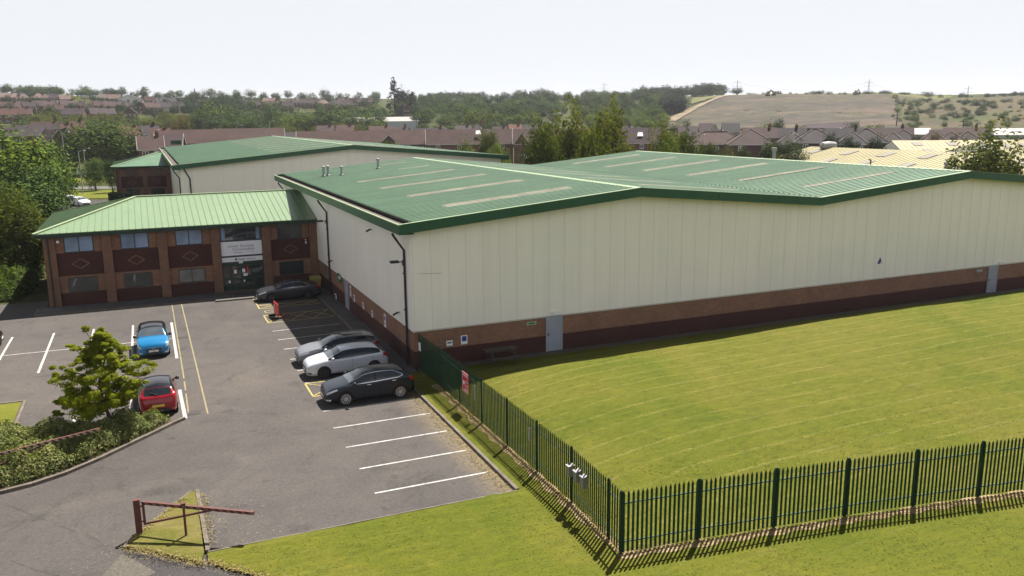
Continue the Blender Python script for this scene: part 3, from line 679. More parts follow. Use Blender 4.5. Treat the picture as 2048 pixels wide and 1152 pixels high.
nl=[('white notice beside the grey door on the shaded side wall',15.0,1.62,.34,.75,'red'),('white notice on the side wall just below the red and white one',13.96,1.3,.36,.48,'ink'),('white bay notice in the middle of the shaded side wall',11.38,1.3,.36,.42,'ink'),('white bay notice on the side wall above the empty bays by the grey estate car',9.02,1.25,.36,.42,'ink'),('tall white and blue notice on the shaded side wall above the silver cars',5.9,1.5,.4,.8,'blue_sign')]
for l,y,z,w,h,k in nl: plate('wall_notice',l,'notice','x',0,y,z,w,h,M['sign_white'],deco=[(0,h*.18,w*.62,h*.3,M[k]),(0,-h*.2,w*.62,h*.08,M['ink'])])
o=plate('exit_sign','green and white sign on the side wall above the white vent pipe','sign','x',-.04,18.4,1.98,1.1,.62,M['green_sign'],deco=[(.25,.05,.3,.3,M['sign_white']),(-.2,.0,.4,.08,M['sign_white'])])
o=thing('alarm_sign','dark blue triangular plate high on the cream cladding of the long wall','sign',(33.5,-.05,3.2)); mb=MB()
T3=[(33.32,3.25),(33.74,3.25),(33.53,3.68)]; mb.slab([(x,-.075,z) for x,z in T3],.03); mb.build('panel',M['blue_sign'],o)
mb=MB(); mb.box((33.55,-.083,3.28),(33.68,-.077,3.36)); mb.build('print',M['sign_white'],o)
# ------------------------------------------------------------------ two-storey brick offices
def diamond(mb,cx,cz,y,a=.56,b=.36):
    n=8
    for i in range(n):
        for (sx,sz) in ((1,1),(1,-1),(-1,1),(-1,-1)):
            t=(i+.5)/n; x=cx+sx*a*(1-t); z=cz+sz*b*t
            mb.box((x-.06,y-.012,z-.026),(x+.06,y+.002,z+.026))
def office(name,label,X0,Y,bays,depth,hip,dz=0.,entrance=None,win=None,pitch=3.83,ze=5.55,zr=7.3,group=None,right_end=0.,roofm='roof_pale'):
    """front along x on the plane y=Y; bays of `pitch`, piers .64 wide standing .12 m proud"""
    X1=X0+bays*pitch+.5 if right_end is None else right_end
    o=thing(name,label,'office building',((X0+X1)/2,Y,0),0,group)
    pw=.66; yr=Y+.3
    mb=MB(); mb.box((X0,yr,-.1),(X1,Y+depth,ze+dz-.12)); mb.build('wall',M['brick_buff'],o)
    pier_x=[X0+pitch*k for k in range(bays)]+[X1-pw]
    for k,x in enumerate(pier_x): mbp=MB(); mbp.box((x,Y,-.1),(x+(pw+(.12 if k==0 else 0)),yr-.003,ze+dz-.2)); mbp.build('pier',M['brick_pier'],o)
    dm=plain('pale_brick_pattern',(.2,.115,.08),.9,var=.25)
    for k in range(bays):
        xa=pier_x[k]+pw+(.12 if k==0 else 0); xb=pier_x[k+1]; cx=(xa+xb)/2
        if entrance==k: continue
        for za,zb in ((2.27+dz,3.98+dz),(-.1,1.0+dz)): red=MB(); red.box((xa+.002,yr-.02,za),(xb-.002,yr-.001,zb)); red.build('brick_panel',M['brick_red'],o)
        pat=MB(); diamond(pat,cx,3.13+dz,yr-.02); pat.build('brick_diamond',dm,o)
        for zi,(za,zb) in enumerate(((1.04,2.14),(3.99,5.2))):
            gm=(win or {}).get((k,zi),M['glass_dark']); wx0,wx1=cx-.98,cx+.98
            mb=MB(); f=.07; y0,y1=yr-.05,yr-.003
            mb.box((wx0,y0,za+dz),(wx1,y1,za+f+dz)); mb.box((wx0,y0,zb-f+dz),(wx1,y1,zb+dz))
            for xx in (wx0,cx-f/2,wx1-f): mb.box((xx,y0,za+f+dz),(xx+f,y1,zb-f+dz))
            wdw=mb.build('window',M['wfr'],o)
            mb=MB()
            for a,b in ((wx0+f,cx-f/2),(cx+f/2,wx1-f)): mb.box((a,yr-.03,za+f+dz),(b,yr-.006,zb-f+dz))
            mb.build('pane',gm,wdw)
    # hipped standing-seam roof
    ov=.42; xl=X0-ov-.05; ya,yb=Y-ov,Y+depth+ov; yc=(ya+yb)/2; A=(xl,ya,ze+dz); B=(X1-.02,ya,ze+dz); C_=(X1-.02,yb,ze+dz); D_=(xl,yb,ze+dz); H=(xl+hip,yc,zr+dz); Rr=(X1-.02,yc,zr+dz)
    mb=MB(); mb.slab([A,B,Rr,H],.06); mb.slab([C_,D_,H,Rr],.06); mb.slab([D_,A,H],.06)
    def seam(p,q):
        mb.bar((Vector(p)+Vector((0,0,.02))),(Vector(q)+Vector((0,0,.015))),.03,.045)
    sp=.46; x=xl+.3
    while x<X1-.1:
        t=min(1,(x-xl)/hip); seam((x,ya,ze+dz),(x,ya+(yc-ya)*t,ze+dz+(zr-ze)*t)); seam((x,yb,ze+dz),(x,yb+(yc-yb)*t,ze+dz+(zr-ze)*t)); x+=sp
    y=ya+.3
    while y<yb-.1:
        t=1-abs(y-yc)/(yc-ya); seam((xl,y,ze+dz),(xl+hip*t,y,ze+dz+(zr-ze)*t)); y+=sp
    rf=mb.build('roof',M[roofm],o)
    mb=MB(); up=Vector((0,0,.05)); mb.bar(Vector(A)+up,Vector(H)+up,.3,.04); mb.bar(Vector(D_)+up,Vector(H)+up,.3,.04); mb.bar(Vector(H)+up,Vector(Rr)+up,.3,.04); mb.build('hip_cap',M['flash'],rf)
    mb=MB(); mb.box((xl,ya,ze+dz-.3),(X1,ya+.04,ze+dz-.062)); mb.box((xl,yb-.04,ze+dz-.3),(X1,yb,ze+dz-.062)); mb.box((xl,ya+.045,ze+dz-.3),(xl+.04,yb-.045,ze+dz-.062))
    mb.box((xl+.045,ya+.045,ze+dz-.3),(X1,Y+.2,ze+dz-.27)); mb.box((xl+.045,Y+.205,ze+dz-.3),(X0+.1,yb-.045,ze+dz-.27)); mb.build('fascia',M['fascia_dark'],o)
    mb=MB(); mb.tube([(X0+.32,Y-.07,ze+dz-.3),(X0+.32,Y-.07,.05)],.05,8); mb.build('downpipe',M['black'],o)
    return o,pier_x,pw,yr
gb,gd,gg=M['glass_blue'],M['glass_dark'],M['glass_grey']
OFF,px,pw,yr=office('office_building','two storey brick office with pale green hipped roof and white entrance signs',-19.72,26.37,5,14.9,6.85,0,3,{(0,1):gb,(1,1):gb,(2,1):gb,(4,1):gd,(0,0):gd,(1,0):gd,(2,0):gg,(4,0):gd})
# entrance bay
xa,xb=px[3]+pw,px[4]; cx=(xa+xb)/2; f=.08
mb=MB(); z0,z1=4.08,5.22
mb.box((xa,yr-.07,z0),(xb,yr-.003,z0+f)); mb.box((xa,yr-.07,z1-f),(xb,yr-.003,z1))
for k in range(4): xx=xa+(xb-xa-f)*k/3; mb.box((xx,yr-.07,z0+f),(xx+f,yr-.003,z1-f))
w_=mb.build('window',M['wfr'],OFF); mb=MB(); mb.box((xa+.01,yr-.05,z0+f),(xb-.01,yr-.03,z1-f)); mb.build('pane',M['glass_dark'],w_)
mb=MB()
for xx in (xa+.12,xb-.42): mb.box((xx,yr-.062,z0+.09),(xx+.28,yr-.052,z1-.09))
mb.build('blind',M['glass_blue'],w_)
mb=MB(); mb.box((xa+.002,yr-.08,2.3),(xb-.002,yr-.002,4.07)); mb.build('sign_backing',M['wfr'],OFF)
fr=M['fascia_dark']
mb=MB(); z1=2.29; g_=.1
for xx in (xa,xa+.62,xa+1.42,xa+2.16,xb-.09): mb.box((xx,yr-.08,.12),(xx+.09,yr-.003,z1))
for za,zb in ((.12,.3),(1.0,1.1),(z1-.22,z1)): mb.box((xa+.09,yr-.075,za),(xb-.09,yr-.004,zb))
en=mb.build('entrance_door',fr,OFF); mb=MB(); mb.box((xa+.01,yr-.05,.3),(xb-.01,yr-.03,z1-.1)); mb.build('pane',M['glass_dark'],en)
mb=MB()
for dx,z,w,h in ((.98,1.62,.2,.28),(1.62,1.68,.22,.3),(1.74,1.34,.32,.2),(.5,.85,.14,.2),(1.62,.84,.12,.14)): mb.box((xa+dx-w/2,yr-.09,z-h/2),(xa+dx+w/2,yr-.082,z+h/2))
mb.build('paper_notice',M['sign_white'],en)
mb=MB(); mb.box((xa+1.86,yr-.09,1.45),(xa+1.98,yr-.082,2.0)); mb.build('red_notice',M['red'],en)
mb=MB(); mb.box((xa+1.3,yr-.13,2.28),(xa+1.6,yr-.081,2.42)); mb.build('entrance_light',M['white'],OFF)
sg=thing('company_sign','large white company sign above the office entrance','sign',(cx,yr-.1,2.95)); ys=yr-.11
mb=MB(); mb.box((xa+.05,ys,2.93),(xb-.03,yr-.083,4.04)); mb.build('panel',M['sign_white'],sg)
mb=MB(); add_text(mb,'Univar Specialty',.31,(xb-.62,ys-.003,3.58),(1,0,0),(0,0,1),0,'RIGHT'); add_text(mb,'Consumables',.31,(xb-.62,ys-.003,3.31),(1,0,0),(0,0,1),0,'RIGHT'); add_text(mb,'Univar Solutions',.1,(xb-.62,ys-.003,3.14),(1,0,0),(0,0,1),0,'RIGHT'); mb.build('lettering',plain('slate_lettering',(.16,.17,.28),.5),sg,fix=False)
mb=MB(); mb.box((cx-.62,ys-.004,3.135),(cx+.12,ys-.001,3.165)); mb.build('rule',M['ink'],sg)
sg=thing('company_sign','narrow white company name board directly over the entrance doors','sign',(cx,yr-.1,2.4)); mb=MB(); mb.box((xa+.04,ys,2.43),(xb-.03,yr-.083,2.79)); mb.build('panel',M['sign_white'],sg)
mb=MB(); add_text(mb,'Univar',.19,(cx-.32,ys-.003,2.55),(1,0,0),(0,0,1),0,'LEFT',.004); add_text(mb,'Solutions',.19,(cx+.3,ys-.003,2.55),(1,0,0),(0,0,1)); mb.build('lettering',M['ink'],sg,fix=False)
mb=MB(); mb.lathe([(.1,0),(.1,.006)],20,0,'y',(cx-.48,ys-.007,2.61)); lg=mb.build('logo',M['ink'],sg)
mb=MB(); mb.slab([(cx-.53,ys-.009,2.58),(cx-.45,ys-.009,2.62),(cx-.43,ys-.009,2.66),(cx-.5,ys-.009,2.63)],.002); mb.build('logo_mark',M['sign_white'],lg)
mb=MB(); mb.box((-1.0,yr-.1,3.5),(-.88,yr-.005,3.66)); mb.box((-.99,yr-.1,3.75),(-.9,yr-.005,3.85)); mb.build('alarm_box',M['white'],OFF)
mb=MB(); mb.tube([(-18.7,26.5,5.0),(-18.7,26.1,4.95)],.03,6); mb.box((-18.78,25.9,4.85),(-18.62,26.15,5.0)); mb.build('camera',M['white'],OFF)
o=thing('door_mat','black mat on the paving before the office entrance','mat',(-6.1,24.6,.115)); mb=MB(); mb.box((-7.0,24.5,.115),(-5.5,25.5,.13)); mb.build('mat',M['black'],o)
# ------------------------------------------------------------------ the second warehouse behind, with its own small office
yb2=60.
W2,zt2,s2=warehouse('warehouse','smaller cream warehouse with one green pitched roof behind the brick office',-9.59+.84,31.7-.84,yb2+.84,yb2+.84+66,8.45,10.27,1,pitch=1.13)
rooflights(W2,zt2,[(2,10.2,y) for y in np.arange(66,124,6.5)]+[(12,20,y) for y in np.arange(66,124,6.5)])
downpipe(W2,-8.87,yb2+2.2,6.9,0)
mb=MB(); mb.tube([(-8.4,yb2+.74,8.1),(-7.8,yb2+.74,6.9),(-7.8,yb2+.74,.1)],.08,8); mb.build('downpipe',M['black'],W2)
p=onz(352,286,9.3); mb=MB(); mb.box((p.x-.9,p.y-.5,zt2(-2)-.1),(p.x+.9,p.y+.5,zt2(-2)+.7)); mb.build('roof_vent',M['fascia_dark'],W2)
OFF2,_,_,_=office('office_building','small brick office with dark windows at the side of the farther warehouse',-16.6,98.,2,14,6.85,1.15,None,None,3.75,right_end=-8.85,roofm='roof_green')
# ------------------------------------------------------------------ cream-roofed sheds at the back right
M['cream_roof']=metal_roof('cream_sheet_roof',(.46,.395,.185),.65,.25,.12)
M['cream_rl']=plain('grimy_rooflight',(.12,.1,.068),.7,var=.4,scale=3)
def shed(name,label,RA,RB,zr,ze,half,ncol,nrow,dx=.5,depth_back=True):
    """long shed: ridge RA->RB (plan points), slopes fall to both sides"""
    A,B=Vector((*RA,0)),Vector((*RB,0)); u=(B-A).normalized(); t=Vector((u.y,-u.x,0)); L=(B-A).length
    o=thing(name,label,'shed',tuple((A+B)/2))
    def P(s,q,z): v=A+u*s+t*q; return (v.x,v.y,z)
    mb=MB()
    for q in (half,-half):
        mb.box((0,0,0),(.01,.01,.01)) if False else None
        mb.face([P(0,q*.97,-.1),P(L,q*.97,-.1),P(L,q*.97,ze-.05),P(0,q*.97,ze-.05)])
    for s in (.15,L-.15): mb.face([P(s,-half*.97,-.1),P(s,half*.97,-.1),P(s,half*.97,ze-.05),P(s,0,zr-.08),P(s,-half*.97,ze-.05)])
    mb.build('wall',M['cream'],o)
    mb=MB(); n=int(L/.9)
    for sgn in (1,-1):
        for i in range(n):
            s0,s1=L*i/n,L*(i+1)/n; sm=s0+(s1-s0)*.72
            for (a,b,h0,h1) in ((s0,sm,0,0),(sm,s1,.05,.05)):
                pts=[P(a,0,zr+h0),P(b,0,zr+h0),P(b,half*sgn,ze+h0),P(a,half*sgn,ze+h0)]; mb.face(pts if sgn<0 else pts)
    rf=mb.build('roof',M['cream_roof'],o,fix=False)
    for i in range(ncol):
        for j in range(nrow):
            mb=MB()
            s=L*(i+.5+(.12 if j%2 else 0))/ncol; q0=half*(.14+.4*j); q1=q0+half*.2; k=(zr-ze)/half
            mb.slab([P(s,q0,zr-k*q0+.09),P(s+1.7,q0,zr-k*q0+.09),P(s+1.7,q1,zr-k*q1+.09),P(s,q1,zr-k*q1+.09)],.02); mb.build('rooflight',M['cream_rl'],o)
    return o,P
zr_=7.6; ra=onz(1622,293,zr_); rb=onz(1925,305,zr_); d=(rb-ra).normalized(); re=ra+d*110
SH,P1=shed('shed','long cream roofed industrial shed with dark rooflights behind the main warehouse',tuple(ra[:2]),tuple(re[:2]),zr_,4.8,13.5,14,2)
for u,v in ((1607,309),):
    p=onz(u,v,6.3); mb=MB(); mb.box((p.x-1.6,p.y-1.,p.z-.4),(p.x+1.6,p.y+1.,p.z+.25)); mb.box((p.x-1.9,p.y-1.2,p.z+.255),(p.x+1.9,p.y+1.2,p.z+.6)); mb.build('roof_vent',M['white'],SH)
p=onz(1657,290,8.); mb=MB(); mb.lathe([(.2,-1.8),(.6,-1.5),(.75,0),(.6,1.5),(.2,1.8)],12,0,'x',(p.x,p.y,7.9)); mb.build('roof_vent',M['steel'],SH)
p=onz(1741,330,6.6); mb=MB(); mb.tube([(p.x,p.y,5.8),(p.x,p.y,7.3),(p.x-.35,p.y,7.35)],.1,6); mb.build('flue',M['sand'],SH)
zr2=8.; ra=onz(1783,281,zr2); rb=onz(1932,280.2,zr2); d=(rb-ra).normalized(); re=ra+d*130
SH2,P2=shed('shed','farther cream roofed shed seen over the ridge of the first cream roof',tuple(ra[:2]),tuple((ra+d*58)[:2]),zr2,5.2,12,9,2)
ra3=onz(1935,297,zr2-1.); rb3=onz(2048,279,9.2)
SH3,P3=shed('shed','cream roofed shed at the right edge behind the birch tree',tuple(onz(1960,283,8.3)[:2]),tuple(onz(2250,278,8.3)[:2]),8.3,5.,14,8,2)

# ------------------------------------------------------------------ cars
def paint(name,c,metal=.35,rough=.32): return plain(name,c,rough,metal,.04,.6,.5,.35)
M['tyre']=plain('tyre_rubber',(.016,.016,.017),.8)
M['rim']=plain('alloy_rim',(.5,.5,.52),.3,.7); M['rim_dark']=plain('dark_rim',(.07,.07,.075),.35,.6)
M['carglass']=glass('car_glass',(.018,.022,.026),.03); M['screen']=glass('windscreen_glass',(.075,.09,.105),.03)  # windscreen base lighter than side glass: reflected sky put into its colour
M['lamp']=plain('lamp_lens',(.55,.57,.6),.15,.2); M['tail']=plain('tail_lens',(.35,.01,.012),.2); M['chrome']=plain('chrome_trim',(.7,.7,.72),.2,.8)
M['plate_w']=plain('white_plate',(.75,.75,.72),.5); M['plate_y']=plain('yellow_plate',(.7,.55,.1),.5); M['trim']=plain('black_trim',(.02,.02,.022),.5)
def interp(P):
    xs=np.array([p[0] for p in P]);ys=np.array([p[1] for p in P])
    d=np.gradient(ys,xs)
    def f(x):
        x=min(max(x,xs[0]),xs[-1]); i=min(int(np.searchsorted(xs,x,'right'))-1,len(xs)-2); h=xs[i+1]-xs[i]; t=(x-xs[i])/h
        sl=(ys[i+1]-ys[i])/h; a,b=d[i],d[i+1]
        if sl==0: a=b=0
        else:
            a=max(min(a,3*sl),0) if sl>0 else min(max(a,3*sl),0); b=max(min(b,3*sl),0) if sl>0 else min(max(b,3*sl),0)
        return float((1+2*t)*(1-t)**2*ys[i]+t*(1-t)**2*h*a+t*t*(3-2*t)*ys[i+1]+t*t*(t-1)*h*b)
    return f
BASE=dict(w=[(0,.64),(.012,.76),(.04,.875),(.1,.95),(.2,.985),(.35,1),(.72,1),(.88,.965),(.95,.91),(.985,.82),(1,.72)],
 zb=[(0,.40),(.015,.46),(.05,.525),(.13,.59),(.21,.635),(.28,.652),(.5,.67),(.75,.705),(.9,.72),(.955,.70),(.985,.6),(1,.44)],
 zl=[(0,.16),(.04,.13),(.1,.125),(.9,.13),(.96,.17),(1,.22)])
TOPS=dict(
 hatch=dict(zt=[(0,.42),(.015,.49),(.05,.56),(.12,.625),(.2,.668),(.245,.695),(.33,.825),(.42,.945),(.52,.992),(.62,1),(.74,.982),(.82,.948),(.872,.90),(.915,.80),(.955,.69),(.985,.6),(1,.45)],cowl=.25,wt=.415,rt=.87,rb=.952,c0=.275,c1=.845,bp=.545),
 estate=dict(zt=[(0,.41),(.015,.47),(.05,.54),(.13,.605),(.23,.66),(.265,.685),(.35,.82),(.44,.945),(.52,.992),(.62,1),(.78,.985),(.89,.94),(.925,.905),(.955,.8),(.975,.70),(.988,.6),(1,.45)],cowl=.27,wt=.44,rt=.925,rb=.973,c0=.295,c1=.90,bp=.55),
 sedan=dict(zt=[(0,.41),(.015,.48),(.05,.55),(.13,.62),(.24,.675),(.28,.70),(.37,.83),(.46,.95),(.54,.995),(.62,.995),(.70,.955),(.78,.865),(.855,.76),(.9,.735),(.965,.715),(.985,.6),(1,.44)],cowl=.285,wt=.455,rt=.70,rb=.85,c0=.31,c1=.80,bp=.575))
def car(label,kind,L,W,H,wb,fo,rw,pm,loc,rz,opts=(),rim='rim',spokes=10,group='cars parked on the asphalt'):
    o=thing('parked_car',label,'car',loc,rz,group); local(o)
    tp=TOPS[kind]; w_,zb_,zl_=(interp(BASE[k]) for k in ('w','zb','zl')); zt_=interp(tp['zt'])
    def wd(s): return w_(s)*W/2
    def prm(s):
        zt,zb=zt_(s)*H,zb_(s)*H; g=min(1,max(0,(zt-zb)/(.30*H))); w=wd(s)
        wr=w*(.86-.20*g); zre=zt-(.018+.03*g)*H
        return w,zl_(s)*H,zb,zt,wr,max(zre,zb+.004),g
    def low(s,t):               # t 0 sill .. 1 shoulder
        w,zl,zb,zt,wr,zre,g=prm(s); K=[(0,.90,0),(.12,.965,.1),(.45,1.0,.46),(.62,.995,.66),(.80,.988,.83),(.93,.97,.95),(1,.935,1)]
        f=np.interp(t,[k[0] for k in K],[k[1] for k in K]); h=np.interp(t,[k[0] for k in K],[k[2] for k in K])
        return Vector((L/2-s*L,w*f,zl+(zb-zl)*h))
    def side(s,t):
        w,zl,zb,zt,wr,zre,g=prm(s); return Vector((L/2-s*L,w*.935+(wr-w*.935)*t+.03*g*math.sin(math.pi*t),zb+(zre-zb)*t))
    def top(s,f):
        w,zl,zb,zt,wr,zre,g=prm(s); return Vector((L/2-s*L,wr*f,zt-(zt-zre)*abs(f)**2.2))
    S_=sorted(set([0,.006,.015,.03]+list(np.linspace(.045,.955,64))+[.965,.975,.985,.993,1]))
    V=[];F=[]; ts=[0,.06,.12,.25,.38,.5,.62,.72,.8,.88,.93,.97]; tt=[0,.1,.3,.5,.7,.9]; fs=[1,.92,.8,.6,.4,.2]
    nr=2*(len(ts)+len(tt)+len(fs))+1
    for s in S_:
        h=[low(s,t) for t in ts]+[side(s,t) for t in tt]+[top(s,f) for f in fs]
        ring=h+[top(s,0)]+[Vector((p.x,-p.y,p.z)) for p in reversed(h)]
        V+=[tuple(p) for p in ring]
    n=len(ring)
    for i in range(len(S_)-1):
        for j in range(n): l=(j+1)%n; F.append((i*n+j,i*n+l,(i+1)*n+l,(i+1)*n+j))
    F.append(tuple(range(n-1,-1,-1))); F.append(tuple((len(S_)-1)*n+j for j in range(n)))
    me=bpy.data.meshes.new('body'); me.from_pydata(V,[],F); me.materials.append(pm); me.materials.append(M['trim'])
    bm=bmesh.new(); bm.from_mesh(me); bmesh.ops.recalc_face_normals(bm,faces=bm.faces); bm.to_mesh(me); bm.free()
    body=bpy.data.objects.new('body',me); COL.objects.link(body)
    cut=MB(); ax=[L/2-fo,L/2-fo-wb]
    for x in ax:
        for sg in (1,-1): cut.lathe([(rw*1.13,sg*(W/2-.30)),(rw*1.13,sg*(W/2+.2))],28,1,'y',(x,0,rw*1.02))
    cme=bpy.data.meshes.new('cut'); cme.from_pydata(cut.v,[],cut.f); cme.materials.append(pm); cme.materials.append(M['trim']); cme.polygons.foreach_set('material_index',[1]*len(cme.polygons))
    bm=bmesh.new(); bm.from_mesh(cme); bmesh.ops.recalc_face_normals(bm,faces=bm.faces); bm.to_mesh(cme); bm.free()
    co=bpy.data.objects.new('cut',cme); COL.objects.link(co)
    md=body.modifiers.new('arch','BOOLEAN'); md.operation='DIFFERENCE'; md.object=co; md.solver='EXACT'
    bpy.context.view_layer.update()
    nm=bpy.data.meshes.new_from_object(body.evaluated_get(bpy.context.evaluated_depsgraph_get())); body.modifiers.clear(); body.data=nm; nm.name='body'; bpy.data.meshes.remove(me)
    bpy.data.objects.remove(co); bpy.data.meshes.remove(cme)
    nm.polygons.foreach_set('use_smooth',[True]*len(nm.polygons))
    try: nm.set_sharp_from_angle(angle=R(38))
    except Exception: pass
    body.parent=o
    def patch(mb,fn,a0,a1,na,b0,b1,nb,off,mirror=False,m=0):
        """piece of the body's own surface lifted by off"""
        g=[]
        for i in range(na+1):
            a=a0+(a1-a0)*i/na; lo=b0(a) if callable(b0) else b0; hi=b1(a) if callable(b1) else b1; row=[]
            for j in range(nb+1):
                b=lo+(hi-lo)*j/nb; p=fn(a,b); e=1e-3
                da=fn(min(a+e,1),b)-fn(max(a-e,0),b); db=fn(a,b+e)-fn(a,b-e); nn=da.cross(db)
                nn=nn.normalized() if nn.length>1e-12 else Vector((0,0,1))
                if nn.dot(Vector((0,p.y,p.z-.45*H)))<0: nn=-nn
                q=p+nn*off; row.append(Vector((q.x,-q.y,q.z)) if mirror else q)
            g.append(row)
        for i in range(na):
            for j in range(nb): mb.face([g[i][j],g[i+1][j],g[i+1][j+1],g[i][j+1]],m)
    c0,c1,bp=tp['c0'],tp['c1'],tp['bp']
    hi=lambda s: .93-max(0,(s-(c1-.11))/.11)**1.6*.5; lo=lambda s: .05+max(0,(s-(c1-.05))/.05)**2*.2
    black_top='black_roof' in opts
    if black_top or 'dark_pillars' in opts:
        for mr in (0,1): mb=MB(); patch(mb,side,c0-.02,min(c1+.05,.93),34,.02,1. if black_top else .96,5,.004,mr); mb.build('pillar_trim',M['gloss_black'],o,smooth=True,fix=False)
        if black_top: mb=MB(); patch(mb,top,tp['wt']-.01,tp['rt'],26,-1,1,12,.004); mb.build('roof',M['gloss_black'],o,smooth=True,fix=False)
    if 'glass_roof' in opts:
        mb=MB(); patch(mb,top,tp['wt']+.02,tp['rt']-.12,16,-.86,.86,8,.004); mb.build('roof_glass',M['carglass'],o,smooth=True,fix=False)
    mb=MB(); patch(mb,top,tp['cowl']+.012,tp['wt'],16,-.93,.93,12,.007); mb.build('windscreen',M['screen'],o,smooth=True,fix=False)
    mb=MB(); patch(mb,top,tp['rt']+.006,tp['rb'],12,-.88,.88,12,.007); mb.build('rear_window',M['carglass'],o,smooth=True,fix=False)
    for mr in (0,1):
        for a,b in ((c0,bp-.009),(bp+.009,c1)):
            mb=MB(); patch(mb,side,a,b,16,lo,hi,4,.008,mr); mb.build('side_window',M['carglass'],o,smooth=True,fix=False)
        if 'chrome' in opts:
            mb=MB(); patch(mb,side,c0-.01,c1,30,lambda s:lo(s)-.085,lambda s:lo(s)-.0,1,.010,mr); patch(mb,side,c0+.02,c1,30,lambda s:hi(s),lambda s:hi(s)+.075,1,.010,mr); patch(mb,side,c1,c1+.008,2,lo(c1)-.08,hi(c1)+.07,4,.010,mr); mb.build('window_trim',M['chrome'],o,smooth=True,fix=False)
        mb=MB()
        for s in (c0+.005,bp,.80 if kind!='sedan' else .79): patch(mb,low,s-.0012,s+.0012,1,.16,1,8,.004,mr)
        patch(mb,low,c0+.005,.80,18,.155,.17,1,.004,mr); mb.build('door_gap',M['trim'],o,fix=False)
        mb=MB(); patch(mb,low,.2,.78,20,-.02,.10,1,.006,mr); mb.build('sill_trim',M['trim'],o,fix=False)
        for s in (bp-.075,.75):
            mb=MB(); p=low(s,.86); q=Vector((p.x,p.y+.018,p.z)); 
            if mr: q.y=-q.y
            mb.box((q.x-.1,q.y-.012,q.z-.014),(q.x+.1,q.y+.012,q.z+.014))
            mb.build('door_handle',M['chrome'] if 'chrome' in opts else (M['gloss_black'] if black_top else pm),o)
        mb=MB(); p=side(c0+.025,.02); y=p.y+.13; sy=-1 if mr else 1
        mb.lathe([(.02,-.10),(.075,-.075),(.095,0),(.07,.07),(.02,.085)],12,0,'y',(p.x-.02,sy*y,p.z+.06)); mb.bar((p.x,sy*(p.y-.02),p.z+.02),(p.x-.01,sy*(y-.04),p.z+.05),.05,.05); mb.build('mirror',M['gloss_black'] if (black_top or 'dark_mirror' in opts) else pm,o,smooth=True)
        mb=MB(); patch(mb,low,.010,.125,14,lambda s:.74+.1*min(1,s/.12),lambda s:.955,4,.008,mr); mb.build('headlight',M['lamp'],o,smooth=True,fix=False)
        mb=MB(); patch(mb,low,.93,.994,8,lambda s:.74,lambda s:.99,4,.008,mr); mb.build('tail_light',M['tail'],o,smooth=True,fix=False)
        mb=MB(); patch(mb,low,.006,.05,6,lambda s:.2,lambda s:.33,2,.008,mr); mb.build('fog_light',M['chrome'] if 'chrome_fog' in opts else M['trim'],o,smooth=True,fix=False)
    w0=wd(0); xf=L/2
    mb=MB(); mb.box((xf-.01,-w0*.72,.29*H),(xf+.018,w0*.72,.385*H)); mb.build('grille',M['trim'],o)
    mb=MB(); mb.box((xf-.01,-w0*.86,.165*H),(xf+.014,w0*.86,.255*H)); mb.build('bumper_vent',M['trim'],o)
    mb=MB(); mb.box((xf+.02,-.26,.262*H),(xf+.032,.26,.262*H+.11)); mb.build('number_plate',M['plate_w'],o)
    mb=MB(); zz=.34*H
    if 'lozenge' in opts:
        for s_,(a,b) in enumerate((((0,.13),(.085,0)),((.085,0),(0,-.13)),((0,-.13),(-.085,0)),((-.085,0),(0,.13)))): mb.bar((xf+.03,a[0],zz+a[1]),(xf+.03,b[0],zz+b[1]),.04,.02)
    else: mb.lathe([(.06,0),(.06,.012)],16,0,'x',(xf+.019,0,zz))
    mb.build('badge',M['chrome'],o)
    mb=MB(); xr=-L/2; mb.box((xr-.012,-w0*.9,.2*H),(xr+.02,w0*.9,.30*H)); mb.build('rear_bumper_trim',M['trim'],o)
    p=top(.978,0); mb=MB(); mb.box((xr-.022,-.26,.36*H),(xr-.004,.26,.36*H+.11)); mb.build('number_plate',M['plate_y'],o)
    if 'wiper' in opts: mb=MB(); a,b=top(tp['rb']-.004,.02),top(tp['rb']-.03,.5); up=Vector((-.02,0,.015)); mb.bar(a+up,b+up,.025,.02); mb.build('wiper',M['black'],o)
    if 'aerial' in opts: mb=MB(); a=top(tp['rt']-.06,0); mb.tube([a,a+Vector((-.16,0,.16))],.008,5); mb.build('aerial',M['black'],o)
    if 'rails' in opts:
        for sy in (1,-1): mb=MB(); pts=[Vector((q.x,sy*q.y,q.z+.03)) for q in (top(s,.93) for s in np.linspace(tp['wt']+.04,tp['rt']-.05,12))]; mb.tube(pts,.018,6); mb.build('roof_rail',M['steel'],o)
    for x in ax:                                   # wheels
        for sg in (1,-1):
            yc=sg*(W/2-.115); wdt=.1
            mb=MB(); mb.lathe([(rw*.66,-wdt),(rw*.93,-wdt),(rw,-wdt*.72),(rw,wdt*.72),(rw*.93,wdt),(rw*.66,wdt)],30,0,'y',(x,yc,rw)); wh=mb.build('wheel',M['tyre'],o,smooth=False)
            mb=MB(); yo=yc+sg*wdt*.78
            mb.lathe([(rw*.70,-.03),(rw*.70,.03),(rw*.62,.03),(rw*.62,-.03)],28,0,'y',(x,yo,rw)); 
            for k in range(spokes):
                a=2*math.pi*k/spokes; c_,s__=math.cos(a),math.sin(a); mb.bar((x+c_*rw*.1,yo+sg*.01,rw+s__*rw*.1),(x+c_*rw*.64,yo+sg*.015,rw+s__*rw*.64),.055 if spokes>7 else .075,.035)
            mb.lathe([(rw*.16,-.02),(rw*.13,.03)],14,0,'y',(x,yo,rw)); mb.build('rim',M[rim],wh)
            mb=MB(); yd=yc+sg*wdt*.3; mb.lathe([(rw*.6,-.01),(rw*.6,.01)],24,0,'y',(x,yd,rw)); mb.build('brake_disc',M['trim'],wh)
    return o
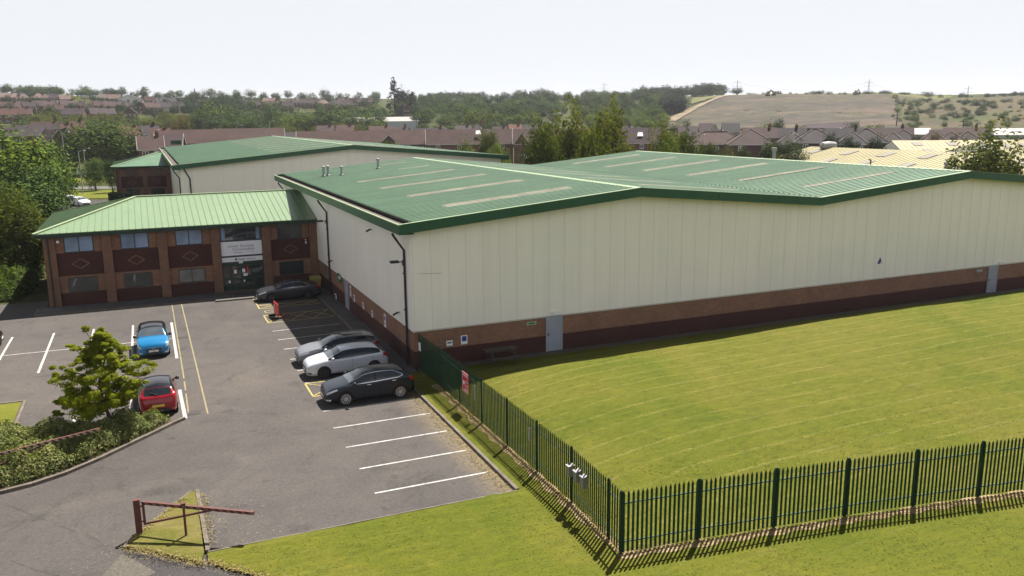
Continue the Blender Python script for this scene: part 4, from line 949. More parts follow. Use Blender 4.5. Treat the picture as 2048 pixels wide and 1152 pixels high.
M['gloss_black']=paint('gloss_black_paint',(.012,.012,.016),.2,.2)
car('dark blue-grey hatchback with bright ten-spoke wheels and chrome window trim','hatch',4.42,1.81,1.5,2.685,.93,.335,paint('slate_paint',(.007,.011,.022)),(-3.37,-3.1,0),math.pi,('chrome','chrome_fog'),'rim',10)
car('pale silver hatchback parked between the dark hatchback and the grey estate car','hatch',4.38,1.82,1.47,2.70,.86,.325,paint('silver_paint',(.6,.62,.68),.25,.3),(-3.42,1.6,0),math.pi,('dark_pillars',),'rim_dark',10)
car('mid grey estate car with black glass roof and roof rails','estate',4.65,1.79,1.46,2.70,.95,.32,paint('grey_paint',(.2,.205,.225),.35,.3),(-3.3,4.15,0),math.pi,('glass_roof','rails','dark_pillars'),'rim_dark',10)
car('dark grey saloon with coupe roofline in the building shadow by the entrance','sedan',4.69,1.83,1.43,2.73,.94,.33,paint('graphite_paint',(.05,.053,.062),.4,.3),(-3.2,22.25,0),math.pi,('chrome',),'rim_dark',10)
car('bright blue crossover with black roof facing the entrance road','hatch',4.12,1.78,1.57,2.606,.86,.34,paint('bright_blue_paint',(.012,.175,.385),.15,.25),(-12.92,10.85,0),-math.pi/2,('black_roof','lozenge','chrome_fog'),'rim',5)
car('red hatchback with dark roof parked tail towards the shrub bed','hatch',3.95,1.71,1.46,2.46,.82,.31,paint('crimson_paint',(.3,.01,.022),.2,.25),(-12.86,.1,0),math.pi/2,('black_roof','wiper','aerial'),'rim',5)
car('black car cut off at the left edge of the car park','hatch',4.3,1.8,1.48,2.62,.88,.32,paint('black_paint',(.012,.012,.013),.2,.25),(-23.6,16.3,0),0.,('aerial',),'rim',5)
p=onz(163,413); car('white car parked in the yard beyond the brick office','hatch',4.3,1.8,1.48,2.62,.88,.32,paint('white_paint',(.72,.73,.75),.0,.3),(p.x-.3,p.y+1.5,0),R(-60),(),'rim',5)
p=onz(139,411); car('white car half hidden by the big tree beside the other white car','hatch',4.2,1.8,1.5,2.6,.88,.32,paint('white_paint',(.72,.73,.75),.0,.3),(p.x,p.y+2.5,0),R(-60),(),'rim',5)
p=onz(150,352); car('white van parked on the verge beyond the far road','estate',4.9,1.95,1.95,2.9,.9,.33,paint('white_paint',(.72,.73,.75),.0,.3),(p.x,p.y,0),R(20),('dark_pillars',),'rim',5)
# ------------------------------------------------------------------ palisade fences
M['fence']=plain('green_fence_paint',(.008,.046,.021),.6,.15,.2)
M['fence_post']=plain('green_post_paint',(.006,.036,.017),.6,.15,.2)
def pale(mb,p,u,h,z,w=.082,t=.012,tilt=0.):
    u=Vector(u); n=Vector((u.y,-u.x,0)); P=Vector((*p,z)); prof=[(-w/2,0),(w/2,0),(w/2,h-.11),(w*.17,h-.035),(0,h),(-w*.17,h-.035),(-w/2,h-.11)]
    pts=[P+u*a+Vector((u.x*tilt*b,u.y*tilt*b,b)) for a,b in prof]; i=len(mb.v); k=len(pts)
    mid=[]
    mb.v+=[tuple(q+n*t) for q in pts]+[tuple(q) for q in pts]
    mb.f.append(tuple(i+j for j in range(k))); mb.f.append(tuple(i+k+j for j in range(k-1,-1,-1))); mb.m+=[0,0]
    for j in range(k): l=(j+1)%k; mb.f.append((i+j,i+k+j,i+k+l,i+l)); mb.m.append(0)
    a,b=P-n*.0+u*-.008,P; mb.bar(P+n*(t+.003)+Vector((0,0,.02)),P+n*(t+.003)+Vector((0,0,h-.06)),.026,.03)
def fence(name,label,pts,h=2.05,pitch=.153,skip_first=False,group=None):
    """pts: post positions in plan"""
    o=thing(name,label,'fence',(*pts[0],0),0,group)
    for i,(x,y) in enumerate(pts):
        z=lawn_h(x,y)-.05 if x>0 else .05
        d=Vector((pts[min(i+1,len(pts)-1)][0]-pts[max(i-1,0)][0],pts[min(i+1,len(pts)-1)][1]-pts[max(i-1,0)][1],0)).normalized(); n=Vector((-d.y,d.x,0))
        mb=MB(); c=Vector((x,y,0)); e=Vector((0,0,z)); q=h+.12
        for a in (-.028,.028): mb.bar(c+d*a+e,c+d*a+e+Vector((0,0,q)),.012,.07)
        mb.bar(c+e,c+e+Vector((0,0,q-.004)),.044,.012)
        mb.box((x-.05,y-.05,z),(x+.05,y+.05,z+.01)); mb.build('post',M['fence_post'],o)
    for (a,b) in zip(pts[:-1],pts[1:]):
        A,B=Vector((*a,0)),Vector((*b,0)); u=(B-A).normalized(); L=(B-A).length; n=Vector((u.y,-u.x,0))
        za=max(lawn_h(*a),.08); zb=max(lawn_h(*b),.08)
        for zr in (.38,h-.38):
            mb=MB(); mb.bar(A+n*-.03+Vector((0,0,za+zr)),B+n*-.03+Vector((0,0,zb+zr)),.012,.05); mb.bar(A+n*-.012+Vector((0,0,za+zr+.025)),B+n*-.012+Vector((0,0,zb+zr+.025)),.045,.008); mb.build('rail',M['fence'],o)
        mb=MB(); m=int(round((L-.1)/pitch))
        for k in range(m):
            t=(k+.5)/m; p=A+(B-A)*t; pale(mb,(p.x+n.x*.002,p.y+n.y*.002),u,h+random.uniform(-.012,.012),za+(zb-za)*t+.05,tilt=random.uniform(-.004,.004))
        mb.build('slat_panel',M['fence'],o,fix=False)
    return o
sp=[(.16,-.25)]+[(.28,y) for y in (-3.45,-6.3,-9.15,-12.0,-14.85,-17.7)]+[(.12,-20.55)]
fence('palisade_fence','green steel palisade fence between the car park bays and the lawn',sp+[FC])
fp=[FC]; d0=Vector((2.72,-.36)); 
fp=[FC,(2.7,-21.75),(5.45,-22.13),(8.16,-22.5),(10.85,-22.93),(13.5,-23.37),(16.2,-23.83),(18.9,-24.3),(21.6,-24.78)]+[(21.6+2.7*k,-24.78-.47*k) for k in range(1,7)]
fence('palisade_fence','green steel palisade fence crossing the front of the lawn',fp)
def fence_thing(name,label,cat,y0,y1,z0,z1,mat,th=.03,x=.2,group=None):
    o=thing(name,label,cat,(x,(y0+y1)/2,z0),0,group); mb=MB(); mb.box((x-th,y0,z0),(x,y1,z1)); return o,mb.build('panel',mat,o)
pA,pB=onx(932,752,.22),onx(945,788,.22)
o,_=fence_thing('warning_sign','red warning sign with white lettering on the green side fence','sign',-7.75,-7.0,1.02,1.95,M['red'])
mb=MB(); add_text(mb,'WARNING',.135,(.164,-7.06,1.78),(0,-1,0),(0,0,1),0); add_text(mb,'24 hr',.14,(.164,-7.38,1.5),(0,-1,0),(0,0,1),0); add_text(mb,'CCTV',.14,(.164,-7.36,1.3),(0,-1,0),(0,0,1),0); mb.build('lettering',M['sign_white'],o,fix=False)
mb=MB(); mb.lathe([(.11,0),(.11,.004)],18,0,'x',(.163,-7.2,1.45)); mb.box((.163,-7.72,1.1),(.167,-7.2,1.13)); mb.box((.163,-7.72,1.17),(.167,-7.3,1.2)); mb.build('symbol',M['sign_white'],o)
mb=MB()
for a,b,c,d in ((-7.75,-7.0,1.02,1.04),(-7.75,-7.0,1.93,1.95),(-7.75,-7.73,1.04,1.93),(-7.02,-7.0,1.04,1.93)): mb.box((.163,a,c),(.1675,b,d))
mb.build('border',M['sign_white'],o)
fence_thing('fence_notice','blank white plate at the building end of the green fence','notice',-.85,-.55,1.3,1.75,M['sign_white'],x=.1)
fence_thing('fence_plate','thin silver plate on the fence just past the red sign','plate',-8.62,-8.5,1.0,1.7,M['steel'],x=.2)
fence_thing('fence_plate','thin silver plate on the fence by the post beyond the fifth bay','plate',-14.45,-14.33,1.2,1.75,M['steel'],x=.2)
for i,(u,l) in enumerate(((1142,'grey meter box on the green fence, the one nearest the post'),(1156,'middle grey meter box of the three on the green fence'),(1170,'grey meter box on the green fence, nearest the lawn corner'))):
    p=onx(u,931+i*11,.1); o=thing('meter_box',l,'utility box',(p.x,p.y,p.z-.35),0,'meter boxes on the fence'); mb=MB(); a=.11
    mb.box((p.x-.13,p.y-a,p.z-.38),(p.x+.09,p.y+a,p.z)); mb.build('case',plain('box_grey',(.2,.2,.16),.6) if i==0 else bpy.data.materials['box_grey'],o)
    mb=MB(); mb.slab([(p.x-.16,p.y-a-.015,p.z+.02),(p.x+.09,p.y-a-.015,p.z+.05),(p.x+.09,p.y+a+.015,p.z+.05),(p.x-.16,p.y+a+.015,p.z+.02)],.025); mb.build('lid',M['steel'],o)
# ------------------------------------------------------------------ height gates
M['rust']=plain('rust_red_paint',(.10,.028,.022),.6,0,.35,2.5)
M['stripe']=plain('black_stripe',(.015,.013,.013),.6); M['stripe_pale']=plain('faded_yellow_stripe',(.36,.26,.14),.6); M['stripe_red']=plain('faded_red_stripe',(.22,.075,.055),.6)
def gate(label,P,tip,z0,zt,Lb,stay=None,post=True,stripes='rust'):
    P=Vector(P); o=thing('height_gate',label,'gate',(P.x,P.y,0)); d=Vector((tip[0]-P.x,tip[1]-P.y,0)); L=d.length; d.normalize(); q=Vector((0,0,1)); ang=math.atan2(d.y,d.x)
    if post:
        mb=MB(); mb.bar(P,P+q*1.28,.2,.16); mb.box((P.x-.105,P.y-.085,1.28),(P.x+.105,P.y+.085,1.3)); mb.build('post',M['rust'],o)
        mb=MB(); 
        for z in (z0+.12,zt-.12): mb.bar(P+d*.08+q*z,P+d*.2+q*z,.05,.05)
        mb.build('hinge',M['rust'],o)
    A=P+d*.22; tipz=tip[2]
    mb=MB(); mb.bar(A+q*z0,A+q*zt,.08,.08); mb.build('stile',M['rust'],o)
    B=P+d*L; B.z=tipz
    mb=MB(); mb.bar(A+q*zt,B,.1,.1); bm_=mb.build('beam',M['rust'],o)
    mb=MB(); n=int(L/.26); a0=A+q*zt; bv=(B-a0)
    nn=Vector((d.y,-d.x,0)); nn=nn if nn.y<0 else -nn
    for k in range(n):
        p0=a0+bv*((k+.1)/n); p1=a0+bv*((k+.55)/n); s=bv*(.3/n)
        f=nn*.053; u=Vector((0,0,.049)); mb.face([p0+f-u,p1+f-u,p1+f+u-s*1.2,p0+f+u-s*1.2])
    mb.build('stripe',M['stripe'],bm_,fix=False)
    mb=MB(); mb.face([a0+nn*.0515-Vector((0,0,.049)),B+nn*.0515-Vector((0,0,.049)),B+nn*.0515+Vector((0,0,.049)),a0+nn*.0515+Vector((0,0,.049))]); mb.build('stripe_ground',M['stripe_pale' if stripes!='rust' else 'stripe_red'],bm_,fix=False)
    mb=MB(); mb.bar(A+q*(z0+.03),a0+bv*Lb-q*.04,.06,.06); mb.build('brace',M['rust'],o)
    if stay:
        sx,sy=stay; mb=MB(); mb.tube([(sx,sy,.05),(sx,sy,1.2)],.04,8); mb.box((sx-.07,sy-.07,1.2),(sx+.07,sy+.07,1.25)); mb.build('stay_post',M['rust'],o)
    return o
def on_vplane(u,v,P,d):
    r=ray(u,v); n=Vector((d.y,-d.x,0)); t=(Vector((P[0],P[1],0))-CAM).dot(n)/r.dot(n); return CAM+r*t
gp=onz(280,1072); gs=onz(373,1076); gd_=Vector((gs.x-gp.x,gs.y-gp.y,0)).normalized(); tip=on_vplane(508,1026,gp,gd_); tp2=on_vplane(288,1003,gp,gd_)
gate('rust red swing gate with black striped beam standing on the small grass triangle',(gp.x,gp.y,0),(tip.x,tip.y,tip.z),.42,1.2,.62,(gs.x,gs.y))
t1=onz(199,858,1.2); t2=onz(0,908,1.2); dd=(t2-t1).normalized(); P2=t1+dd*5.3
gate('striped swing gate folded back over the shrub bed',(P2.x,P2.y,0),(t1.x,t1.y,1.2),.42,1.2,.62,None,True,'pale')
# ------------------------------------------------------------------ small things
a,b=onz(555,629),onz(562,637); d=Vector((b.x-a.x,b.y-a.y,0)); d=d.normalized(); c=Vector((-5.0,16.2,0))
o=thing('barrier_board','red plastic pedestrian barrier standing on black feet in the hatched bay','barrier',(c.x,c.y,0)); dv=Vector((.06,-1,0)).normalized(); A=c-dv*.78; B=c+dv*.78; n=Vector((-dv.y,dv.x,0))
mb=MB()
for s in (0,): 
    mb.slab([A+Vector((0,0,.14)),B+Vector((0,0,.14)),B+Vector((0,0,1.02)),A+Vector((0,0,1.02))],.045)
mb.build('board',M['red'],o)
mb=MB(); nv=Vector((dv.y,-dv.x,0)); nv=nv if nv.x<0 else -nv
for t,w,z0,z1 in ((.35,.3,.72,.84),(.8,.2,.3,.4)):
    p=A+(B-A)*t+nv*.05; mb.box((p.x-.004,p.y-w/2,z0),(p.x+.004,p.y+w/2,z1))
mb.build('white_mark',M['sign_white'],o)
for t in (.12,.88): p=A+(B-A)*t; mb=MB(); mb.box((p.x-.42,p.y-.1,.004),(p.x+.42,p.y+.1,.12)); mb.build('foot',M['black'],o)
o=thing('grit_bin','yellow-green grit bin in the shaded corner behind the grey saloon','bin',(-.62,25.2,.11)); M['grit']=plain('faded_yellow_plastic',(.32,.27,.07),.6)
mb=MB(); x0,x1,y0,y1=-1.0,-.2,24.85,25.6; P=[(x0+.06,y0+.06,.11),(x1-.06,y0+.06,.11),(x1-.06,y1-.06,.11),(x0+.06,y1-.06,.11),(x0,y0,.75),(x1,y0,.75),(x1,y1,.9),(x0,y1,.9)]
i=len(mb.v); mb.v+=P
for q in ((0,3,2,1),(4,5,6,7),(0,1,5,4),(1,2,6,5),(2,3,7,6),(3,0,4,7)): mb.f.append(q); mb.m.append(0)
mb.build('body',M['grit'],o); mb=MB(); mb.slab([(x0-.04,y0-.04,.80),(x1+.04,y0-.04,.80),(x1+.04,(y0+y1)/2,1.0),(x0-.04,(y0+y1)/2,1.0)],.05); mb.slab([(x0-.04,(y0+y1)/2,1.0),(x1+.04,(y0+y1)/2,1.0),(x1+.04,y1+.04,.98),(x0-.04,y1+.04,.98)],.05); mb.build('lid',M['grit'],o)
M['wood']=plain('dark_weathered_wood',(.06,.048,.038),.85,var=.4,scale=5)
g=.3; o=thing('picnic_bench','dark wooden picnic bench against the long brick wall','bench',(4.5,-1.35,g))
mb=MB()
for k in range(4): mb.box((3.55,-1.62+.16*k,g+.70),(5.45,-1.48+.16*k,g+.745))
mb.build('table_top',M['wood'],o)
for y in (-2.1,-.75): 
    mb=MB(); mb.box((3.6,y-.13,g+.40),(5.4,y-.005,g+.445)); mb.box((3.6,y+.005,g+.40),(5.4,y+.13,g+.445)); mb.build('seat',M['wood'],o)
for x in (3.85,5.15):
    for s in (1,-1): mb=MB(); mb.bar((x,-1.4+s*.62,g-.05),(x,-1.4+s*.2,g+.70),.07,.09); mb.build('leg',M['wood'],o)
    mb=MB(); mb.box((x+.04,-2.15,g+.33),(x+.09,-.65,g+.398)); mb.build('cross_beam',M['wood'],o)
def pole_sign(label,u,v,r,h,w,hh):
    x,y=far(u,r); o=thing('sign_post',label,'sign',(x,y,0)); mb=MB(); mb.tube([(x,y,0),(x,y,h)],.045,8); mb.build('pole',M['steel'],o)
    rt=_CRh*w/2; mb=MB(); mb.slab([(x-rt.x,y-rt.y,h-hh),(x+rt.x,y+rt.y,h-hh),(x+rt.x,y+rt.y,h),(x-rt.x,y-rt.y,h)],.03); pn=mb.build('panel',M['steel'],o)
    mb=MB()
    for k in range(4): z=h-hh+.12+k*(hh-.24)/3; a=Vector((x-rt.x,y-rt.y,z))+CF*-.04; b=Vector((x+rt.x,y+rt.y,z))+CF*-.04; mb.bar(a,b,.03,.03)
    mb.build('back_rail',M['white'],pn)
pole_sign('back of a grey road sign on a pole beyond the left office end',63,440,92,3.0,.85,1.0)
def lamp_post(label,u,vt,r,arm=1.2,two=False):
    x,y=far(u,r); z0=T(x,y); zt=zat(u,vt,r); o=thing('lamp_post',label,'lamp post',(x,y,z0),0,'grey street lamp posts'); mb=MB(); mb.tube([(x,y,z0),(x,y,zt)],[.11,.07],8); mb.build('pole',M['steel'],o)
    mb=MB(); e=Vector((x,y,zt))+Vector((_CRh.x,_CRh.y,0))*arm; mb.tube([(x,y,zt),(x+_CRh.x*arm*.6,y+_CRh.y*arm*.6,zt+.15),tuple(e+Vector((0,0,.12)))],.045,6); mb.build('arm',M['steel'],o)
    mb=MB(); mb.lathe([(.05,-.1),(.2,-.05),(.22,.04),(.08,.1)],10,0,'z',tuple(e+Vector((0,0,.12)))); mb.build('lamp_head',M['steel'],o)
for u,vt,r,l in ((120,266,168,'street lamp post rising in front of the gabled houses between the two big trees'),(149,303,178,'pale pole by the white van beyond the road'),(160,298,205,'street lamp post behind the pale pole by the white van'),(303,261,190,'street lamp post beside the brick gable left of the farther warehouse'),(472,252,215,'street lamp post in front of the long brown terrace roof'),(538,243,236,'street lamp post above the ridge of the farther warehouse'),(1400,270,212,'street lamp post by the balconied flats'),(1437,262,222,'street lamp post before the long red-brown flats roof'),(1578,268,205,'street lamp post among shrubs in front of the brick flats'),(1672,258,200,'tall grey post just left of the cream shed roof end')): lamp_post(l,u,vt,r)

# ------------------------------------------------------------------ foliage
def quads(Pc,Nn,size,rng,asp=.6):
    """leaf cards: centres, normals, sizes -> verts, faces"""
    n=len(Pc); Nn=Nn/np.maximum(np.linalg.norm(Nn,axis=1,keepdims=True),1e-6)
    a=rng.normal(size=(n,3)); a-= (a*Nn).sum(1,keepdims=True)*Nn; a/=np.maximum(np.linalg.norm(a,axis=1,keepdims=True),1e-6); b=np.cross(Nn,a)
    s=(size*rng.uniform(.65,1.35,n))[:,None]; a=a*s*.5; b=b*s*.5*asp
    V=np.stack([Pc-a,Pc+b*.9-a*.1,Pc+a,Pc-b*.9-a*.1],1).reshape(-1,3)
    F=np.arange(4*n).reshape(n,4); return V,F
def unit(n,rng):
    v=rng.normal(size=(n,3)); return v/np.linalg.norm(v,axis=1,keepdims=True)
def clump_leaves(C,rad,per,size,rng,up=.35,flat=1.,asp=.65,body=None):
    """leaves scattered in and on clumps of foliage"""
    k=len(C); d=unit(k*per,rng); r=np.repeat(rad,per)*rng.uniform(.15,1,k*per)**.42
    P=np.repeat(C,per,axis=0)+d*r[:,None]*np.array([1,1,flat]); Nn=d*1.2+rng.normal(size=d.shape)*.42+np.array([0,0,up+.15])
    if body is not None:                             # cards turn partly with the whole crown, so it reads as one rounded body
        q=(P-np.array([0,0,body[1]]))/np.array([body[0],body[0],body[2]]); Nn=Nn*.75+q/np.maximum(np.linalg.norm(q,axis=1,keepdims=True),.2)*1.1
    return quads(P,Nn,np.full(k*per,size),rng,asp)
def crown_points(n,rng,rx,rz,zc,shape='round',lump=.25):
    d=unit(n,rng); q=rng.uniform(.25,1,n)**.5
    ph=rng.uniform(0,6.3,3); lm=1+lump*(np.sin(3*d[:,0]+ph[0])*np.cos(2.6*d[:,1]+ph[1])+.6*np.sin(4.2*d[:,2]+5*d[:,0]+ph[2]))
    P=d*(q*lm)[:,None]*np.array([rx,rx,rz])
    if shape=='dome': P[:,2]=np.where(P[:,2]<0,P[:,2]*.62,P[:,2])
    if shape=='cone':
        t=rng.uniform(0,1,n)**1.5; a=rng.uniform(0,6.28,n); rr=rx*(1-t)*rng.uniform(.35,1,n)**.5*(1+.25*np.sin(a*3+t*20)); P=np.stack([np.cos(a)*rr,np.sin(a)*rr,(t*2-1)*rz],1)
    if shape=='column':
        t=rng.uniform(0,1,n); a=rng.uniform(0,6.28,n); pr=np.sin(np.clip(t*.93+.07,0,1)*math.pi)**.55; rr=rx*pr*rng.uniform(.3,1,n)**.5; P=np.stack([np.cos(a)*rr,np.sin(a)*rr,(t*2-1)*rz],1)
    P[:,2]+=zc; return P
def crown_arrays(kind,rng,h=10.,w=9.,nclump=60,per=16,leaf=.5):
    zc=h*.5
    def out(V,F,k=1.):                               # turn the leaf cards to follow the crown's own roundness
        return V,F
    if kind=='round': C=crown_points(nclump,rng,w*.42,h*.40,h*.56,'dome'); rad=rng.uniform(.10,.2,nclump)*w; return clump_leaves(C,rad,per,leaf,rng,body=(w*.5,h*.42,h*.5))
    if kind=='oval': C=crown_points(nclump,rng,w*.40,h*.43,h*.54,'round',.3); rad=rng.uniform(.09,.18,nclump)*w; return clump_leaves(C,rad,per,leaf,rng,body=(w*.5,h*.45,h*.5))
    if kind=='cone': C=crown_points(nclump,rng,w*.45,h*.46,h*.53,'cone'); rad=rng.uniform(.06,.13,nclump)*w; return clump_leaves(C,rad,per,leaf,rng,.1,.5)
    if kind=='column': C=crown_points(nclump,rng,w*.40,h*.48,h*.51,'column'); rad=rng.uniform(.12,.22,nclump)*w; return clump_leaves(C,rad,per,leaf,rng,.1,1.5)
    if kind=='bush': C=crown_points(nclump,rng,w*.42,h*.42,h*.42,'dome'); rad=rng.uniform(.1,.22,nclump)*w; return clump_leaves(C,rad,per,leaf,rng,body=(w*.5,h*.3,h*.6))
    if kind=='birch':                               # drooping strings of leaves from a loose crown
        C=crown_points(nclump,rng,w*.40,h*.44,h*.56,'round',.28); k=per; t=np.tile(np.linspace(0,1,k),nclump); ln=np.repeat(rng.uniform(.08,.26,nclump)*h,k)
        P=np.repeat(C,k,axis=0)+rng.normal(size=(nclump*k,3))*np.array([.030*w,.030*w,.012*h]); P[:,2]-=t*ln; out=P.copy(); out[:,2]=0
        taper=np.clip((P[:,2]/h-.12)*9,0,1); P[:,:2]*=(.85+.15*taper)[:,None]
        Nn=out/np.maximum(np.linalg.norm(out,axis=1,keepdims=True),.3)+rng.normal(size=P.shape)*.6; Nn[:,2]+=.25
        return quads(P,Nn,np.full(len(P),leaf),rng,.55)
def trunk_mb(h,w,r,rng,limbs=6,low=.22,spread=.32,m=None):
    mb=m or MB(); lean=rng.uniform(-.03,.03,2)*h
    mb.tube([(0,0,-.3),(lean[0]*.3,lean[1]*.3,h*.3),(lean[0]*.7,lean[1]*.7,h*.55),(lean[0],lean[1],h*.85)],[r*1.15,r*.8,r*.5,r*.12],8)
    for k in range(limbs):
        a=2*math.pi*k/limbs+rng.uniform(-.4,.4); z=h*rng.uniform(low,.58); L=w*spread*rng.uniform(.7,1.2); c,s=math.cos(a),math.sin(a)
        mb.tube([(lean[0]*.4,lean[1]*.4,z),(c*L*.55,s*L*.55,z+L*.5),(c*L,s*L,z+L*rng.uniform(.8,1.3))],[r*.45,r*.28,r*.06],6)
    return mb
M['bark']=plain('bark',(.07,.052,.038),.9,var=.4,scale=3); M['bark_pale']=plain('pale_bark',(.3,.26,.2),.9,var=.5,scale=2)
LEAF={
 'mid':leaf('mid_green_leaves',[(.02,.042,.009),(.045,.085,.014),(.10,.155,.022)],.06),
 'bright':leaf('bright_green_leaves',[(.045,.085,.007),(.11,.165,.011),(.2,.245,.022)],.1),
 'dark':leaf('dark_green_leaves',[(.014,.032,.012),(.024,.05,.016),(.042,.072,.02)],.08),
 'fir':leaf('fir_needles',[(.009,.02,.013),(.014,.03,.017),(.022,.042,.02)],.08),
 'olive':leaf('olive_leaves',[(.045,.065,.014),(.075,.092,.02),(.1,.115,.028)]),
 'rusty':leaf('rusty_leaves',[(.07,.05,.012),(.11,.075,.016),(.09,.085,.02)]),
 'yellow':leaf('yellow_green_leaves',[(.15,.17,.012),(.22,.22,.015),(.28,.26,.02)],.4),
 'pale':leaf('pale_green_leaves',[(.06,.1,.03),(.085,.13,.04),(.11,.155,.05)],.35),
 'birch':leaf('birch_leaves',[(.055,.075,.014),(.085,.105,.02),(.13,.14,.032)],.38),
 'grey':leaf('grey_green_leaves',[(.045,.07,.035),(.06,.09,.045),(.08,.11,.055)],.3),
 'shrub':leaf('shrub_leaves',[(.10,.14,.045),(.16,.205,.075),(.23,.26,.115),(.3,.31,.175)],.25,patch=.8),
 'maple':leaf('fresh_tree_leaves',[(.14,.195,.011),(.22,.265,.015),(.3,.32,.022)],.5,patch=.9),
}
# prototype meshes (10 m tall, 9 m wide unless noted), shared by all copies
PROTO={}
def proto(key,kind,seed,h=10.,w=9.,ncl=70,per=14,leafsz=.55,limbs=6):
    rng=np.random.default_rng(seed); V,F=crown_arrays(kind,rng,h,w,ncl,per,leafsz)
    lo,hi=np.percentile(V[:,:2],1.2,axis=0),np.percentile(V[:,:2],98.8,axis=0); V[:,:2]=(V[:,:2]-(lo+hi)/2)*(w/(hi-lo)); z0,z1=np.percentile(V[:,2],1),np.percentile(V[:,2],99.5); V[:,2]=V[:,2]-z1+h if z1<h*.9 else V[:,2]*(h/z1)
    PROTO[key]=(np_mesh(None,V,F,LEAF['mid']),trunk_mesh(h,w,rng,limbs),V,F,h,w)
def trunk_mesh(h,w,rng,limbs):
    mb=trunk_mb(h,w,.028*h,rng,limbs); me=bpy.data.meshes.new('trunk'); me.from_pydata(mb.v,[],mb.f); me.materials.append(M['bark']); return me
for i in range(3): proto('round%d'%i,'round',20+i,10,10,90,16,.62)
for i in range(2): proto('oval%d'%i,'oval',30+i,10,7.5,80,16,.55)
for i in range(2): proto('cone%d'%i,'cone',40+i,10,5,110,12,.42,3)
for i in range(2): proto('column%d'%i,'column',50+i,10,2.6,80,14,.34,2)
for i in range(2): proto('bush%d'%i,'bush',60+i,10,12,60,14,.7,4)
proto('scots','round',70,10,6,50,16,.5)
for i in range(3): proto('big%d'%i,'round',80+i,10,10.5,260,34,.34,9)
for i in range(3): proto('birch%d'%i,'birch',90+i,10,6.2,430,24,.30,8)
proto('bigoval','oval',95,10,6.5,200,30,.3,8)
def tree(name,label,cat,x,y,h,w,key,mat,z=None,group=None,bark='bark',trunk=True,rz=None):
    cm,tm,V,F,ph,pw=PROTO[key]; z=T(x,y) if z is None else z
    o=bpy.data.objects.new(name,None); COL.objects.link(o); o.location=(x,y,z-.1); o.scale=(w/pw,w/pw,h/ph); o.rotation_euler=(0,0,random.uniform(0,6.28) if rz is None else rz)
    o['label']=label; o['category']=cat
    if group: o['group']=group
    c=bpy.data.objects.new('crown',cm); COL.objects.link(c); c.parent=o; c.material_slots[0].link='OBJECT'; c.material_slots[0].material=LEAF[mat]
    if trunk:
        t=bpy.data.objects.new('trunk',tm); COL.objects.link(t); t.parent=o; t.material_slots[0].link='OBJECT'; t.material_slots[0].material=M[bark]
    return o
def ptree(name,label,u,vt,r,wpx,key,mat,hmin=2.,cat='tree',vb=None,**k):
    """a tree on the bearing of column u, r metres off, its top at photo row vt"""
    x,y=far(u,r); z=T(x,y)
    if vb is not None: z=max(z-6,min(z+8,zat(u,vb,r)))
    h=max(hmin,zat(u,vt,r)-z); return tree(name,label,cat,x,y,h,wpx*r/FPX,key,mat,z,**k)
class Wood:
    """many crowns that read as one mass"""
    def __init__(s): s.V=[];s.F=[];s.n=0
    def add(s,key,x,y,z,h,w):
        _,_,V,F,ph,pw=PROTO[key]; a=random.uniform(0,6.28); c,q=math.cos(a),math.sin(a); P=V*np.array([w/pw,w/pw,h/ph]); P=np.stack([P[:,0]*c-P[:,1]*q+x,P[:,0]*q+P[:,1]*c+y,P[:,2]+z],1)
        s.V.append(P); s.F.append(F+s.n); s.n+=len(P)
    def build(s,name,label,cat,mat):
        o=np_mesh(name,np.concatenate(s.V),np.concatenate(s.F),LEAF[mat]); return tag(o,label,cat,None,'stuff')
